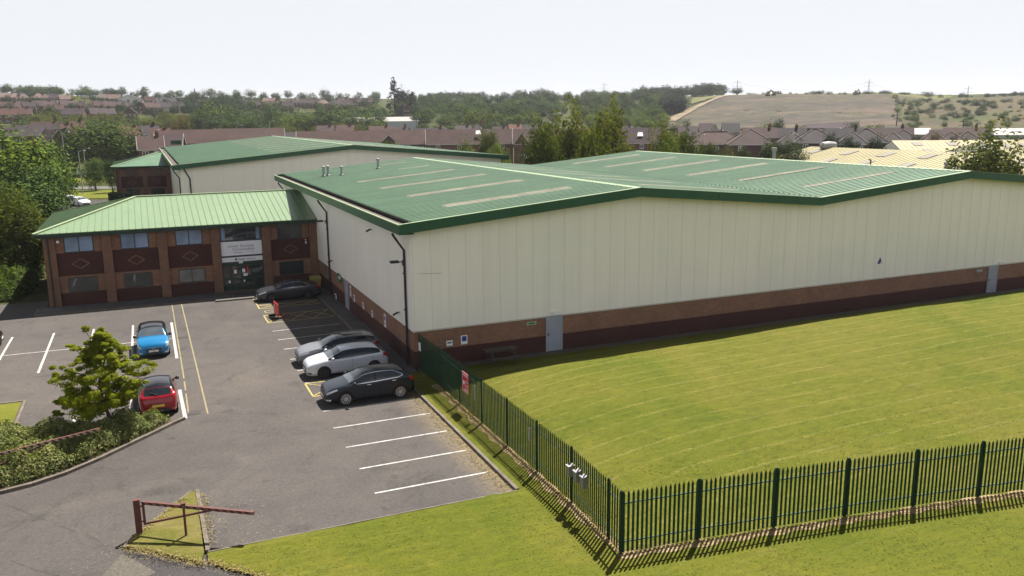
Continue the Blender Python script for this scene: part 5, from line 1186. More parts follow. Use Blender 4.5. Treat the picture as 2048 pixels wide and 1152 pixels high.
# ------------------------------------------------------------------ the young tree in the planted island
tb=onz(222,838,.75); TX,TY=tb.x,tb.y
def island_tree():
    rng=np.random.default_rng(5); zt=ony(212,652,TY).z; H=zt
    o=thing('young_tree','small bright green spreading tree standing in the shrub bed by the red hatchback','tree',(TX,TY,.09))
    sx=TY*0; xl=ony(92,740,TY).x-TX; xr=ony(300,735,TY).x-TX
    mb=MB(); mb.tube([(TX,TY,-.1),(TX-.06,TY,.9),(TX-.22,TY,1.55),(TX-.3,TY+.02,2.4),(TX-.15,TY,3.4),(TX-.02,TY,H-.3)],[.085,.075,.065,.05,.035,.012],8)
    ends=[]
    spec=[(-.9,.1,1.2,1.8,1.55),(.62,-.2,1.35,1.55,2.0),(-.55,-.7,1.5,1.75,1.9),(.2,.8,1.45,1.65,2.3),(-.8,.4,1.8,1.95,2.5),(.75,.3,1.9,1.45,2.55),(-.2,-.9,1.9,1.4,2.6),(-.95,-.2,2.3,1.65,3.1),(.5,-.6,2.3,1.05,3.2),(-.4,.7,2.5,1.3,3.45),(.35,.4,2.7,.85,3.75),(-.6,-.3,2.9,1.1,3.9),(.1,-.3,3.2,.5,4.3),(-.25,.3,3.3,.7,4.35),(-1.,0.05,1.0,2.0,1.15),(.9,.1,1.55,1.75,2.35)]
    for dx,dy,z0,L,z1 in spec:
        n=math.hypot(dx,dy); dx,dy=dx/n*L*1.0,dy/n*L*1.0; z1=z1/4.6*H*1.02
        p0=Vector((TX-.2,TY,z0)); p1=Vector((TX-.2+dx*.5,TY+dy*.5,z0+(z1-z0)*.65)); p2=Vector((TX-.2+dx,TY+dy,z1)); mb.tube([p0,p1,p2],[.032,.022,.008],6); ends.append((p0,p1,p2))
    mb.build('trunk',M['bark'],o)
    C=[];rad=[]; prof=[(0,1.05),(.12,1.6),(.28,1.95),(.42,1.85),(.58,1.4),(.72,.95),(.86,.5),(1,.1)]
    for k in range(330):
        t=rng.uniform(0,1)**1.1; a=rng.uniform(0,6.28); rr=float(np.interp(t,[q[0] for q in prof],[q[1] for q in prof]))*.92*rng.uniform(.12,1)**.5*(1+.13*math.sin(3*a+5*t)+.08*math.sin(7*a-9*t))
        C.append((TX-.28+.22*t+math.cos(a)*rr,TY+math.sin(a)*rr,1.38+.14*math.cos(a)+t*(H-1.58)+.10*math.sin(4*a+1)-.12*rr*(t<.4))); rad.append(rng.uniform(.17,.40)*(1-.35*t))
    for p0,p1,p2 in ends:                           # sprays that stand out of the crown at the branch ends
        for t in (.8,.95,1.08):
            q=p1.lerp(p2,t); C.append((q.x+rng.normal()*.1,q.y+rng.normal()*.1,q.z+.05)); rad.append(rng.uniform(.1,.2))
    for dx,dz,r_ in ((.05,-.1,.13),(.0,-.3,.2),(.12,-.45,.22),(-.5,-.62,.2),(2.0,-1.95,.16),(1.85,-1.85,.22),(1.6,-1.75,.25),(-2.05,-2.15,.16),(-1.9,-2.1,.22)): C.append((TX-.05+dx,TY,H+dz)); rad.append(r_)
    C=np.array(C); rad=np.array(rad); Mi=np.array([TX,TY,.09])
    V,F=clump_leaves(C-Mi,rad,150,.092,rng,.9,.48,.75,body=(2.,1.9,1.8)); np_mesh('crown',V,F,LEAF['maple'],o)
island_tree()
# ------------------------------------------------------------------ shrub beds
def inside(px,py,poly):
    n=len(poly); c=np.zeros(len(px),bool); j=n-1
    for i in range(n):
        xi,yi=poly[i]; xj,yj=poly[j]; m=((yi>py)!=(yj>py))&(px<(xj-xi)*(py-yi)/(yj-yi+1e-12)+xi); c^=m; j=i
    return c
def edge_dist(px,py,poly):
    d=np.full(len(px),1e9)
    for i in range(len(poly)):
        x1,y1=poly[i]; x2,y2=poly[(i+1)%len(poly)]; dx,dy=x2-x1,y2-y1; t=np.clip(((px-x1)*dx+(py-y1)*dy)/(dx*dx+dy*dy+1e-9),0,1); d=np.minimum(d,np.hypot(px-x1-t*dx,py-y1-t*dy))
    return d
def shrubs(name,label,cat,poly,hmax,dens,size,mat,seed,edge=.5,z0=.08,holes=(),kind='stuff'):
    rng=np.random.default_rng(seed); xs=[p[0] for p in poly]; ys=[p[1] for p in poly]; A=(max(xs)-min(xs))*(max(ys)-min(ys)); n=int(A*dens)
    px=rng.uniform(min(xs),max(xs),n); py=rng.uniform(min(ys),max(ys),n); k=inside(px,py,poly); px,py=px[k],py[k]
    def hgt(px,py):
        d=edge_dist(px,py,poly); h=hmax*np.clip(d/edge,0,1)**.5*(.72+.25*np.sin(px*2.7+1.3*np.sin(py*1.9))*np.cos(py*2.9+.6)+.12*np.sin(px*4.7+py*3.9)+.1*np.sin(px*.7-py*.9))
        for hx,hy,hr in holes: h*=np.clip(np.hypot(px-hx,py-hy)/hr,0.12,1)
        return h
    h=hgt(px,py); e=.12; gx=(hgt(px+e,py)-h)/e; gy=(hgt(px,py+e)-h)/e
    z=z0+h*(.55+.52*rng.uniform(0,1,len(px))**.6); Nn=np.stack([-gx*.8,-gy*.8,np.ones_like(gx)*.9],1)+rng.normal(size=(len(px),3))*.6
    P=np.stack([px+rng.normal(size=len(px))*.05,py+rng.normal(size=len(px))*.05,z],1); V,F=quads(P,Nn,np.full(len(P),size),rng,.6)
    # a sheet of dense inner growth closes the view to the soil
    g=.22; nx=int((max(xs)-min(xs))/g)+1; ny=int((max(ys)-min(ys))/g)+1; GX,GY=np.meshgrid(np.linspace(min(xs),max(xs),nx),np.linspace(min(ys),max(ys),ny)); gx_,gy_=GX.ravel(),GY.ravel(); hh=np.where(inside(gx_,gy_,poly),hgt(gx_,gy_)*.6,0)
    base=len(V); V=np.concatenate([V,np.stack([gx_,gy_,z0-.05+hh],1)]); Q=[]
    for j in range(ny-1):
        for i in range(nx-1):
            a=j*nx+i
            if hh[a]>0.02 and hh[a+1]>.02 and hh[a+nx]>.02 and hh[a+nx+1]>.02: Q.append((base+a,base+a+1,base+a+nx+1,base+a+nx))
    if Q: F=np.concatenate([F,np.array(Q)])
    o=np_mesh(name,V,F,LEAF[mat]); return tag(o,label,cat,None,kind)
isl=[(-26,-9.2),(-21,-8.3),(-19.2,-7.9),(-18.2,-7.68),(-17.4,-7.45),(-16.37,-6.9),(-15.19,-5.86),(-14.05,-4.66),(-12.95,-3.5),(-12.4,-2.75),(-18.1,-2.6),(-19.5,-2.0),(-26,-1.7)]
gp_=onz(110,925,.3)
shrubs('shrubbery','low grey-green shrubs covering the kerbed planting bed beside the entrance road','shrubs',isl,1.08,1250,.105,'shrub',3,.4,.08,[(-16.2,-6.1,.55)])
lb=[(-40,30),(-30,30.6),(-22.6,30.6),(-21.6,34),(-21.5,46),(-24,50),(-40,50)]
shrubs('shrubbery','tall mixed shrubs beside the left end wall of the brick office','shrubs',lb,1.9,150,.24,'pale',4,1.1,0.,[(-24.5,38,2.2)])
def hedge(label,u0,u1,v0,r,h,mat='dark'):
    x,y=far((u0+u1)/2,r); w=(u1-u0)*r/FPX; rng=np.random.default_rng(int(u0)); n=2600; P=rng.uniform(-.5,.5,(n,3)); ax=rng.integers(0,3,n); sg=np.sign(rng.uniform(-1,1,n)); P[np.arange(n),ax]=sg*.5
    Nn=np.zeros((n,3)); Nn[np.arange(n),ax]=sg; Nn+=rng.normal(size=(n,3))*.5; S3=np.array([w,1.6,h]); V,F=quads(P*S3+np.array([0,0,h/2]),Nn,np.full(n,.24),rng,.7)
    # closed inner body
    b=len(V); q=np.array([(sx*w*.46,sy*.74,sz) for sz in (0,h*.95) for sx,sy in ((-1,-1),(1,-1),(1,1),(-1,1))]); V=np.concatenate([V,q]); F=np.concatenate([F,np.array([(0,3,2,1),(4,5,6,7),(0,1,5,4),(1,2,6,5),(2,3,7,6),(3,0,4,7)])+b])
    o=np_mesh('hedge',V,F,LEAF[mat]); o.location=(x,y,0); o.rotation_euler=(0,0,-YAW); tag(o,label,'hedge'); return o
hedge('dark square-clipped hedge beside the small rear office',207,240,377,138,3.0,'fir')
# ------------------------------------------------------------------ grass: tufts over the near lawn and the rows of clippings
def grass():
    rng=np.random.default_rng(9); n=26000; y=rng.uniform(-30,-16.2,n); x=rng.uniform(-12,22,n); xl=np.where(y>-16.65,-11.6,-11.75+(-16.65-y)*.95); k=x>xl+.1; x,y=x[k],y[k]
    m=24000; x2=-.8+rng.uniform(0,1,m)**1.3*46; y2=rng.uniform(-21.5,-.9,m); x=np.concatenate([x,x2]); y=np.concatenate([y,y2]); z=np.array([lawn_h(a,b) for a,b in zip(x,y)])
    P=np.stack([x,y,z+.006],1); Nn=rng.normal(size=(len(x),3))*.22+np.array([0,0,1.]); V,F=quads(P,Nn,np.full(len(x),.10),rng,.35)
    tag(np_mesh('grass',V,F,leaf('grass_blades',[(.10,.135,.012),(.15,.165,.02),(.19,.18,.034)],.15,.95,.5,.1)),'short mown grass blades on the lawn','grass',None,'stuff')
    # dry tufts under the fences and round the triangle island
    L=[]
    for a,b,n,w in (((.14,-3.2),(.12,-21.3),5200,.13),(FC,(36.,-27.3),8400,.13),((-14.1,-14.6),(-11.9,-16.7),900,.14),((-11.9,-16.4),(-9.4,-19.2),900,.14),((-12.3,-11.6),(-14.05,-14.3),500,.1),((-11.62,-11.2),(-11.58,-15.9),500,.12),((-1.3,-3.),(-1.35,-15.8),1500,.16)):
        t=rng.uniform(0,1,n); L.append(np.stack([a[0]+(b[0]-a[0])*t+rng.normal(size=n)*w,a[1]+(b[1]-a[1])*t+rng.normal(size=n)*w*(1 if abs(b[1]-a[1])<abs(b[0]-a[0]) else .4)],1))
    Q=np.concatenate(L); z=np.array([lawn_h(a,b) if (a>-1.0 or b<-16.0) else (.1 if (a<-11.7 and b<-11) else .0) for a,b in Q]); P=np.concatenate([Q,(z+.02+rng.uniform(0,.03,len(z)))[:,None]],1); Nn=rng.normal(size=P.shape)*.6+np.array([0,0,.8]); V,F=quads(P,Nn,np.full(len(P),.075),rng,.35)
    tag(np_mesh('dry_grass',V,F,leaf('straw',[(.4,.3,.16),(.5,.38,.2),(.34,.28,.1)],.1,.95,.5,.1)),'straw coloured dead grass along the fence foot and kerbs','grass',None,'stuff')
    # dead leaves and blossom specks blown onto the asphalt near the gate
    n=420; a=rng.uniform(0,1,n); px=np.where(a<.6,rng.normal(-13.9,.9,n),rng.normal(-11.0,.8,n)); py=np.where(a<.6,rng.normal(-15.2,1.3,n),rng.normal(-14.4,1.,n)); k=~inside(px,py,tri)&(py>-19)&~((py<-15.9)&(px>-12)); px,py=px[k],py[k]
    P=np.stack([px,py,np.full(len(px),.014)],1); Nn=rng.normal(size=P.shape)*.25+np.array([0,0,1]); V,F=quads(P,Nn,np.full(len(P),.05),rng,.7)
    tag(np_mesh('leaf_litter',V,F,leaf('litter',[(.3,.24,.16),(.42,.38,.3),(.2,.15,.09)],.0,.9)),'pale dry leaves scattered on the asphalt by the swing gate','leaf litter',None,'stuff')
grass()
# ------------------------------------------------------------------ nearer trees, each placed where it stands
def near(name,label,u,vt,r,wpx,key,mat,**k): return ptree(name,label,u,vt,r,wpx,key,mat,**k)
near('broadleaf_tree','big leafy tree filling the left edge above the shrubs',55,246,112,190,'big0','mid',z=None) if False else None
def big(label,u,vt,r,wpx,key,mat,name='broadleaf_tree',bark='bark',rz=0.,zb=0.):
    x,y=far(u,r); return tree(name,label,'tree',x,y,zat(u,vt,r)-zb,wpx*r/FPX,key,mat,zb,None,bark,True,rz)
big('large bright leafy tree at the left edge, tallest of the clump by the office',8,246,122,180,'big0','bright',rz=1.)
big('broad leafy tree in the clump left of the office, its crown nearest the yard cars',50,312,112,108,'big1','mid',rz=2.)
big('leafy tree low in the left clump, behind the road sign',8,350,104,170,'big2','mid',rz=.5)
big('dark leafy tree at the back of the left clump under the gabled houses',72,282,135,96,'big2','mid',rz=4.)
big('weeping birch hanging over the shrubs at the left edge',6,372,84,104,'birch0','birch','birch_tree',rz=.3)
big('large round tree behind the yard, between the gabled houses and the rear office',198,238,240,146,'big1','mid',rz=5.)
big('dark tree at the right shoulder of the large round tree near the brick gable',258,262,238,66,'big2','dark',rz=2.2)
big('small pale tree by the pale pole and white van',176,316,185,38,'bigoval','pale',rz=1.)
big('small slim tree on the verge left of the rear office',210,318,178,26,'bigoval','mid',rz=2.)
for u,vt,r,w,k,m,l in ((1086,250,102,92,'birch1','birch','weeping birch behind the green roof, leftmost and lowest of the tall four'),(1116,256,112,66,'birch2','birch','thin weeping birch between the leftmost and the tallest birch'),(1146,213,106,96,'birch0','birch','tallest weeping birch behind the valley of the green roofs'),(1216,216,108,104,'birch2','birch','broad weeping birch just left of the slate terrace with the white roof window'),(1180,262,101,84,'birch1','birch','low weeping birch filling the gap between the two tallest birches'),(1330,246,128,62,'birch2','birch','slim birch left of the balconied flats'),(1368,266,122,70,'birch1','olive','small birch beside the balcony of the flats'),(1985,256,100,118,'birch0','birch','lone drooping birch in front of the cream roofs at the right')):
    big(l,u,vt,r,w,k,m,'birch_tree','bark_pale',rz=u*.7)
for u,vt,r,w,k,m,l in ((930,276,150,50,'big0','bright','round bright tree under the terrace, left of the three at the green eaves end'),(972,258,152,52,'bigoval','olive','upright tree under the terrace, middle of the three at the green eaves end'),(992,286,146,58,'big1','bright','bright tree at the right end of the farther green roof'),(1012,318,140,26,'bigoval','bright','small bright bush-like tree tucked behind the end of the farther green roof'),(1338,272,116,66,'big2','bright','round bright green tree in front of the slim birch and flats'),(1262,290,118,60,'big0','olive','low tree between the birches and the white porch'),(775,280,170,46,'big1','bright','small bright tree below the dormer gable of the long terrace'),(1420,284,150,40,'bigoval','olive','slim tree before the balconied flats'),(1452,292,150,52,'big0','olive','bushy tree left of the white french window'),(1492,294,150,30,'bigoval','mid','narrow tree right of the white french window'),(1545,280,150,44,'bigoval','mid','oval tree at the right corner of the brown-roofed flats'),(1587,276,152,58,'big1','mid','broad dark tree in front of the second block of flats'),(1556,305,140,26,'big0','bright','small bright bush-like tree behind the roof flue')):
    big(l,u,vt,r,w,k,m,rz=u*.31)
for u,vt,r,w,l in ((1668,266,185,34,'dark bush-like tree behind the left end of the cream roof'),(1706,273,180,40,'dark tree rising over the ridge of the cream roof left of the farther cream shed'),(1757,274,178,34,'dark tree just left of the farther cream roof end'),(1836,270,196,26,'small dark conical tree behind the farther cream roof'),(1874,265,200,22,'pointed dark purple-brown tree behind the farther cream roof'),(1912,270,200,18,'small dark tree in front of the far grey roofs')):
    big(l,u,vt,r,w,'bigoval','dark' if 'purple' not in l else 'rusty',rz=u)

# ------------------------------------------------------------------ houses
def rooftile(name,c,lines=True):
    c=tuple(x*.52 for x in c); m,nt,b,o=_new(name); p=pos(nt); f=noise(nt,.35,5,.7,p); g=noise(nt,2.4,4,.7,p)
    col=ramp(nt,f,[(.28,tuple(x*.75 for x in c)),(.7,tuple(x*1.25 for x in c))]); col=mixc(nt,1.,col,ramp(nt,g,[(.3,(.8,.8,.82)),(.7,(1.2,1.18,1.15))]),'MULTIPLY')
    s=N(nt,'SeparateXYZ'); nt.links.new(p,s.inputs[0]); k=math_(nt,'FRACT',math_(nt,'MULTIPLY',s.outputs[2],3.1)); l=N(nt,'MapRange'); l.inputs['From Min'].default_value=0; l.inputs['From Max'].default_value=.3; nt.links.new(k,l.inputs['Value'])
    col=mixc(nt,1.,col,ramp(nt,l.outputs[0],[(0,(.66,.66,.66)),(1,(1.06,1.06,1.06))]),'MULTIPLY')
    oi=N(nt,'ObjectInfo'); col=mixc(nt,1.,col,ramp(nt,oi.outputs['Random'],[(0,(.68,.7,.74)),(.35,(1,.95,.95)),(.7,(1.2,1.08,1.02)),(1,(.9,.95,1.05))]),'MULTIPLY')
    nt.links.new(col,b.inputs['Base Color']); b.inputs['Roughness'].default_value=.85; b.inputs['Specular IOR Level'].default_value=.25; return m
ROOF={'brown':rooftile('brown_tiles',(.115,.068,.062)),'plum':rooftile('plum_tiles',(.095,.062,.068)),'grey':rooftile('grey_tiles',(.092,.075,.084)),'red':rooftile('red_tiles',(.12,.055,.048)),'pinkish':rooftile('pale_pink_tiles',(.27,.2,.18)),'slate':rooftile('dark_slates',(.075,.06,.07)),'orange':rooftile('orange_tiles',(.19,.09,.062))}
WALL={'brick':plain('house_brick',(.125,.05,.038),.9,var=.25,scale=2),'darkbrick':plain('dark_house_brick',(.065,.024,.024),.9,var=.25,scale=2),'render':plain('white_render',(.6,.58,.55),.8,var=.08),'creamr':plain('cream_render',(.5,.44,.36),.8,var=.1)}
M['pane']=glass('house_window_pane',(.03,.035,.045),.08); M['barge']=plain('white_bargeboard',(.42,.39,.37),.6)
def house(label,x,y,z,rz,w,d,eave,ridge,roof,wall,hip=False,chim=1,wins=2,floors=2,gable_front=False,barge=False,group=None,name='house',extra=None,winsc=1.):
    """front faces local -y; ridge along local x (along y when gable_front)"""
    o=thing(name,label,'house',(x,y,z),rz,group); local(o)
    if gable_front: RW,RD=d,w
    else: RW,RD=w,d
    mb=MB(); mb.box((-w/2,-d/2,-1.5),(w/2,d/2,eave))
    def g(p): return (p[1],p[0],p[2]) if gable_front else p
    if not hip:
        for s in (-1,1): mb.face([g((s*RW/2,-RD/2,eave)),g((s*RW/2,RD/2,eave)),g((s*RW/2,0,ridge-.1))])
    mb.build('wall',WALL[wall],o)
    ov=.35; a,b=RW/2+(ov if not hip else ov),RD/2+ov; k=(ridge-eave)/(RD/2); ze=eave-k*ov; hh=(RD/2) if hip else 0
    mb=MB(); q=lambda *P: mb.slab([g(p) for p in P] if not gable_front else [g(p) for p in reversed(P)],.12)
    if hip:
        hx=max(RW/2-RD/2,.05); q((-a,-b,ze),(a,-b,ze),(hx,0,ridge),(-hx,0,ridge)); q((a,b,ze),(-a,b,ze),(-hx,0,ridge),(hx,0,ridge)); q((a,-b,ze),(a,b,ze),(hx,0,ridge)); q((-a,b,ze),(-a,-b,ze),(-hx,0,ridge))
    else: q((-a,-b,ze),(a,-b,ze),(a,0,ridge),(-a,0,ridge)); q((a,b,ze),(-a,b,ze),(-a,0,ridge),(a,0,ridge))
    rf=mb.build('roof',ROOF[roof],o)
    if hip:
        mb=MB(); 
        for s in (-1,1): mb.bar(g((s*a,-b,ze+.06)),g((s*hx,0,ridge+.06)),.22,.1); mb.bar(g((s*a,b,ze+.06)),g((s*hx,0,ridge+.06)),.22,.1)
        mb.bar(g((-hx,0,ridge+.06)),g((hx,0,ridge+.06)),.25,.12); mb.build('hip_tile',ROOF['pinkish'] if barge else ROOF['grey'],rf)
    elif barge:
        for s in (-1,1):
            mb=MB()
            for t in (-1,1): mb.bar(g((s*(a+.06),t*b,ze-.02)),g((s*(a+.06),0,ridge-.0)),.08,.26)
            mb.build('bargeboard',M['barge'],o)
    mb=MB(); mb.box((-w/2-.3,-d/2-ov-.06,ze-.16),(w/2+.3,-d/2-ov+.04,ze+.02)); 
    if not gable_front: mb.build('gutter',M['barge'] if barge else M['trim'],o)
    for c in range(chim):
        cx=(-.35+.7*c if chim>1 else .3)*RW; mb=MB(); p=g((cx,.0,0)); mb.box((p[0]-.4,p[1]-.35,ridge-.8),(p[0]+.4,p[1]+.35,ridge+.9)); mb.box((p[0]-.25,p[1]-.12,ridge+.9),(p[0]-.05,p[1]+.12,ridge+1.25)); mb.box((p[0]+.05,p[1]-.12,ridge+.9),(p[0]+.25,p[1]+.12,ridge+1.25)); mb.build('chimney',WALL[wall if wall!='render' else 'brick'],o)
    for fl in range(floors):
        zc=eave-1.15-2.6*fl
        for i in range(wins):
            xx=-w/2+w*(i+.5)/wins; ww=min(1.5,w/wins*.5)*winsc; hh_=1.15; mb=MB(); y0=-d/2-.03
            for (p0,p1) in (((xx-ww/2,zc-hh_/2),(xx+ww/2,zc-hh_/2+.1)),((xx-ww/2,zc+hh_/2-.1),(xx+ww/2,zc+hh_/2)),((xx-ww/2,zc-hh_/2+.1),(xx-ww/2+.1,zc+hh_/2-.1)),((xx+ww/2-.1,zc-hh_/2+.1),(xx+ww/2,zc+hh_/2-.1)),((xx-.05,zc-hh_/2+.1),(xx+.05,zc+hh_/2-.1))): mb.box((p0[0],y0-.04,p0[1]),(p1[0],y0+.025,p1[1]))
            wn=mb.build('window',M['white'],o); mb=MB(); mb.box((xx-ww/2+.05,y0-.01,zc-hh_/2+.05),(xx+ww/2-.05,y0+.02,zc+hh_/2-.05)); mb.build('pane',M['pane'],wn)
    if extra: extra(o)
    return o
BACK=-YAW   # local -y towards the camera
def place(u,vr,r,wpx,label,roof,wall,d=8.,rot=0.,dh=2.9,eh=None,**k):
    x,y=far(u,r); z=T(x,y); ridge=max(4.2,zat(u,vr,r)-z); eave=eh if eh else ridge-dh; b=math.atan2(x-CAM.x,y-CAM.y)
    return house(label,x,y,z,-b+rot,wpx*r/FPX,d,eave,ridge,roof,wall,**k)
def dormer(px_,hh=1.6):
    def f(o):
        mb=MB()
        for t in px_:
            pass
    return f
# the terraces just behind the warehouses
def gablet(fr,zr,zb,y,w=3.2,mat='brick'):
    def f(o):
        for t in fr:
            mb=MB(); mb.face([(t-w/2,y,zb),(t+w/2,y,zb),(t,y,zr-.1)]); mb.face([(t-w/2,y,zb),(t+w/2,y,zb),(t+w/2,y,zb-1.6),(t-w/2,y,zb-1.6)]); g_=mb.build('dormer_gable',WALL[mat],o)
            mb=MB()
            for s in (-1,1): mb.slab([(t+s*(w/2+.25),y-.25,zb-.2),(t,y-.25,zr),(t,y+4,zr),(t+s*(w/2+.25),y+4,zb-.2)],.1)
            mb.build('dormer_roof',ROOF['plum'],g_)
            mb=MB()
            for s in (-1,1): mb.bar((t+s*(w/2+.25),y-.3,zb-.2),(t,y-.3,zr),.08,.22)
            mb.build('bargeboard',M['barge'],g_)
    return f
def skylight(t,z,y):
    def f(o): mb=MB(); mb.slab([(t-.8,y-.5,z-.45),(t+.8,y-.5,z-.45),(t+.6,y+.5,z+.55),(t-.6,y+.5,z+.55)],.12); mb.build('roof_window',M['white'],o)
    return f
place(425,258.5,262,152,'long brown roofed terrace behind the farther warehouse, left section with a small white gablet','brown','brick',9,.0,3.6,chim=0,wins=5,extra=gablet([4.],7.6,6.2,-5.4))
place(498,256.5,290,120,'lighter ridge-lined terrace behind the farther warehouse ridge','brown','brick',9,.0,3.4,chim=0,wins=4,barge=True)
place(590,264,300,66,'dark slate roof section left of the longest terrace','slate','darkbrick',9,.05,3.,chim=1,wins=2)
place(730,261,258,256,'longest brown tiled terrace with a dark dormer gable and white bargeboards','brown','brick',9,.02,3.8,chim=0,wins=8,barge=True,extra=gablet([6.5],8.3,6.6,-5.2,3.6,'darkbrick'))
place(938,258.5,252,166,'brown tiled terrace with white roof window and red brick gable end','brown','brick',9,.05,3.9,chim=0,wins=4,barge=True,winsc=.8,extra=skylight(2.5,9.,-2.2))
place(1108,257,246,158,'brown terrace behind the weeping birches','brown','brick',9,.05,3.9,chim=0,wins=4,barge=True,extra=gablet([-9.5],9,6.,-4.7,4))
place(1285,255,228,84,'plum terrace with white porch and white roof window right of the birches','plum','brick',8.5,.0,3.7,chim=0,wins=3,barge=True,winsc=.7,extra=skylight(-.5,8.6,-2.4))
# flats and houses on the right
def balcony(x,y,zs):
    def f(o):
        for z in zs:
            mb=MB(); mb.box((x-1.6,y-1.6,z-.12),(x+1.6,y,z)); mb.box((x-1.6,y-1.6,z+.95),(x+1.6,y-1.54,z+1.02)); mb.box((x-1.6,y-1.6,z+.1),(x-1.54,y-1.54,z+.95)); mb.box((x+1.54,y-1.6,z+.1),(x+1.6,y-1.54,z+.95)); mb.build('balcony',M['white'],o)
        mb=MB(); mb.box((x-1.6,y-1.58,0),(x-1.5,y-1.48,zs[0])); mb.box((x+1.5,y-1.58,0),(x+1.6,y-1.48,zs[0])); mb.build('balcony_post',M['white'],o)
        mb=MB(); mb.box((x+9.2,y-.06,3.1),(x+10.6,y-.01,5.6)); f_=mb.build('french_window',M['white'],o); mb=MB(); mb.box((x+9.45,y-.1,3.3),(x+9.8,y-.061,5.4)); mb.box((x+10.,y-.1,3.3),(x+10.35,y-.061,5.4)); mb.build('pane',M['pane'],f_)
    return f
place(1432,263.5,222,112,'low red-brown wing of the flats with white balcony','brown','darkbrick',9,.05,2.8,hip=True,chim=0,wins=3,barge=True,extra=balcony(-5.8,-4.5,(3.,)))
place(1502,257.5,214,84,'brown hipped block of flats, tallest of the row, with a white stair window','brown','darkbrick',11,.1,3.4,hip=True,chim=0,wins=2,barge=True,winsc=.6)
R_=[(1585,263,222,56,'plum hipped house joined to the right of the tallest flats','grey'),(1632,257.8,216,74,'grey hipped flats in front of the stripped hillside','grey'),(1706,262,224,50,'small grey hipped house between the two larger hipped flats','grey'),(1734,257.8,226,70,'grey hipped house behind the left end of the cream roofs','grey'),(1788,264,232,44,'lower grey hipped roof in the middle of the hipped row','grey'),(1808,258.5,236,60,'grey hipped house with pale hips behind the cream sheds','grey'),(1868,262,250,52,'plum hipped roof left of the far white industrial roof','plum'),(1905,263,262,54,'plum hipped house at the right end of the row','plum'),(1938,262,272,50,'last plum hipped house beside the birch','plum')]
for u,v,r,w,l,rf in R_: place(u,v,r,w,l,rf,'darkbrick',8.5,.1,2.9,hip=True,chim=0,wins=2,barge=True,winsc=.8)
for u,v,r,w,l,rf,wl,gf in ((1412,246,300,22,'cream gabled house left of the pair under the stripped hillside','plum','creamr',False),(1430,248,292,18,'cream house with front gable facing the flats','plum','creamr',True),(1462,246,300,30,'grey roofed cream house right of the cream gables','grey','creamr',False),(1376,253,285,34,'house with dark gable behind the slim birch','plum','brick',False),(1520,255,275,60,'brown roof behind the tallest flats','brown','brick',False),(1567,256,290,80,'long dark roof behind the hipped row left of the cream shed','slate','darkbrick',False),(1690,256,300,64,'dark roofed house behind the small hipped house','slate','darkbrick',False),(1775,255,305,86,'long dark brown roof behind the pale hipped house','brown','darkbrick',False),(1930,255,320,62,'reddish roof at the right end under the scrub hillside','brown','darkbrick',False),(1878,259,310,24,'grey roof just left of the reddish end roof','plum','darkbrick',False)):
    place(u,v,r,w,l,rf,wl,8,.05,2.9,chim=1 if gf is False and w>50 else 0,wins=2,gable_front=gf,barge=gf)
# houses at the left, beyond the trees
for u,v,r,w,l,rf,wl,kw in ((62,250,290,80,'large dark roofed house left of the white bargeboard gables','slate','brick',dict(hip=False)),(100,259,262,34,'gabled wing with white bargeboards nearest the street lamp','plum','brick',dict(gable_front=True,barge=True)),(118,258,275,24,'second gabled wing with white bargeboards','plum','brick',dict(gable_front=True,barge=True)),(92,243,345,46,'red tiled house behind the white bargeboard gables','red','brick',dict()),(118,249,330,40,'lower red roof behind the gabled wings','red','brick',dict()),(150,242,350,24,'red roof left of the large round tree','red','brick',dict()),(256,253,300,32,'orange red roof right of the large round tree','orange','brick',dict()),(292,251,310,36,'dark slate house between the orange red and red roofs','slate','darkbrick',dict()),(318,256,280,32,'red roof just left of the brown terrace','red','brick',dict()),(296,272,225,40,'red brick house with gable end beside the farther warehouse','brown','brick',dict(barge=True)),(335,268,236,44,'brown roof with small white porch gable by the farther warehouse','plum','brick',dict(barge=True))):
    kw.setdefault('chim',1 if 'red' in l else 0); place(u,v,r,w,l,rf,wl,8.5,random.uniform(-.25,.25) if not kw.get('gable_front') else .35,3.,wins=2,**kw)
for u,v,r,w,l,rf in ((650,251,330,30,'small brown roof just behind the longest terrace, left of the white shed','plum'),(690,250,335,32,'dark pointed roof behind the longest terrace','brown'),(760,252,332,40,'brown roof below the white industrial shed','brown'),(800,254,330,32,'brown roof behind the right part of the longest terrace','brown'),(862,256,300,60,'pale brown roof between the two big terraces','grey'),(926,251,330,30,'grey roof behind the roof window terrace','grey'),(955,247,335,22,'grey hipped roof behind the roof window terrace','grey'),(1000,253,330,26,'small plum roof in front of the light green trees','plum'),(1030,249,330,24,'orange tiled roof left of the birches','orange'),(1062,249,335,26,'grey roof just right of the orange tiled roof','grey'),(1083,250,332,24,'pale grey roof behind the leftmost birch','grey'),(1200,251,330,34,'plum roof seen between the birches','plum'),(1250,252,320,30,'small grey roof right of the broad birch','grey')):
    place(u,v,r,w,l,rf,'brick',8,random.uniform(-.2,.2),2.8,chim=1,wins=2,hip='hipped' in l)
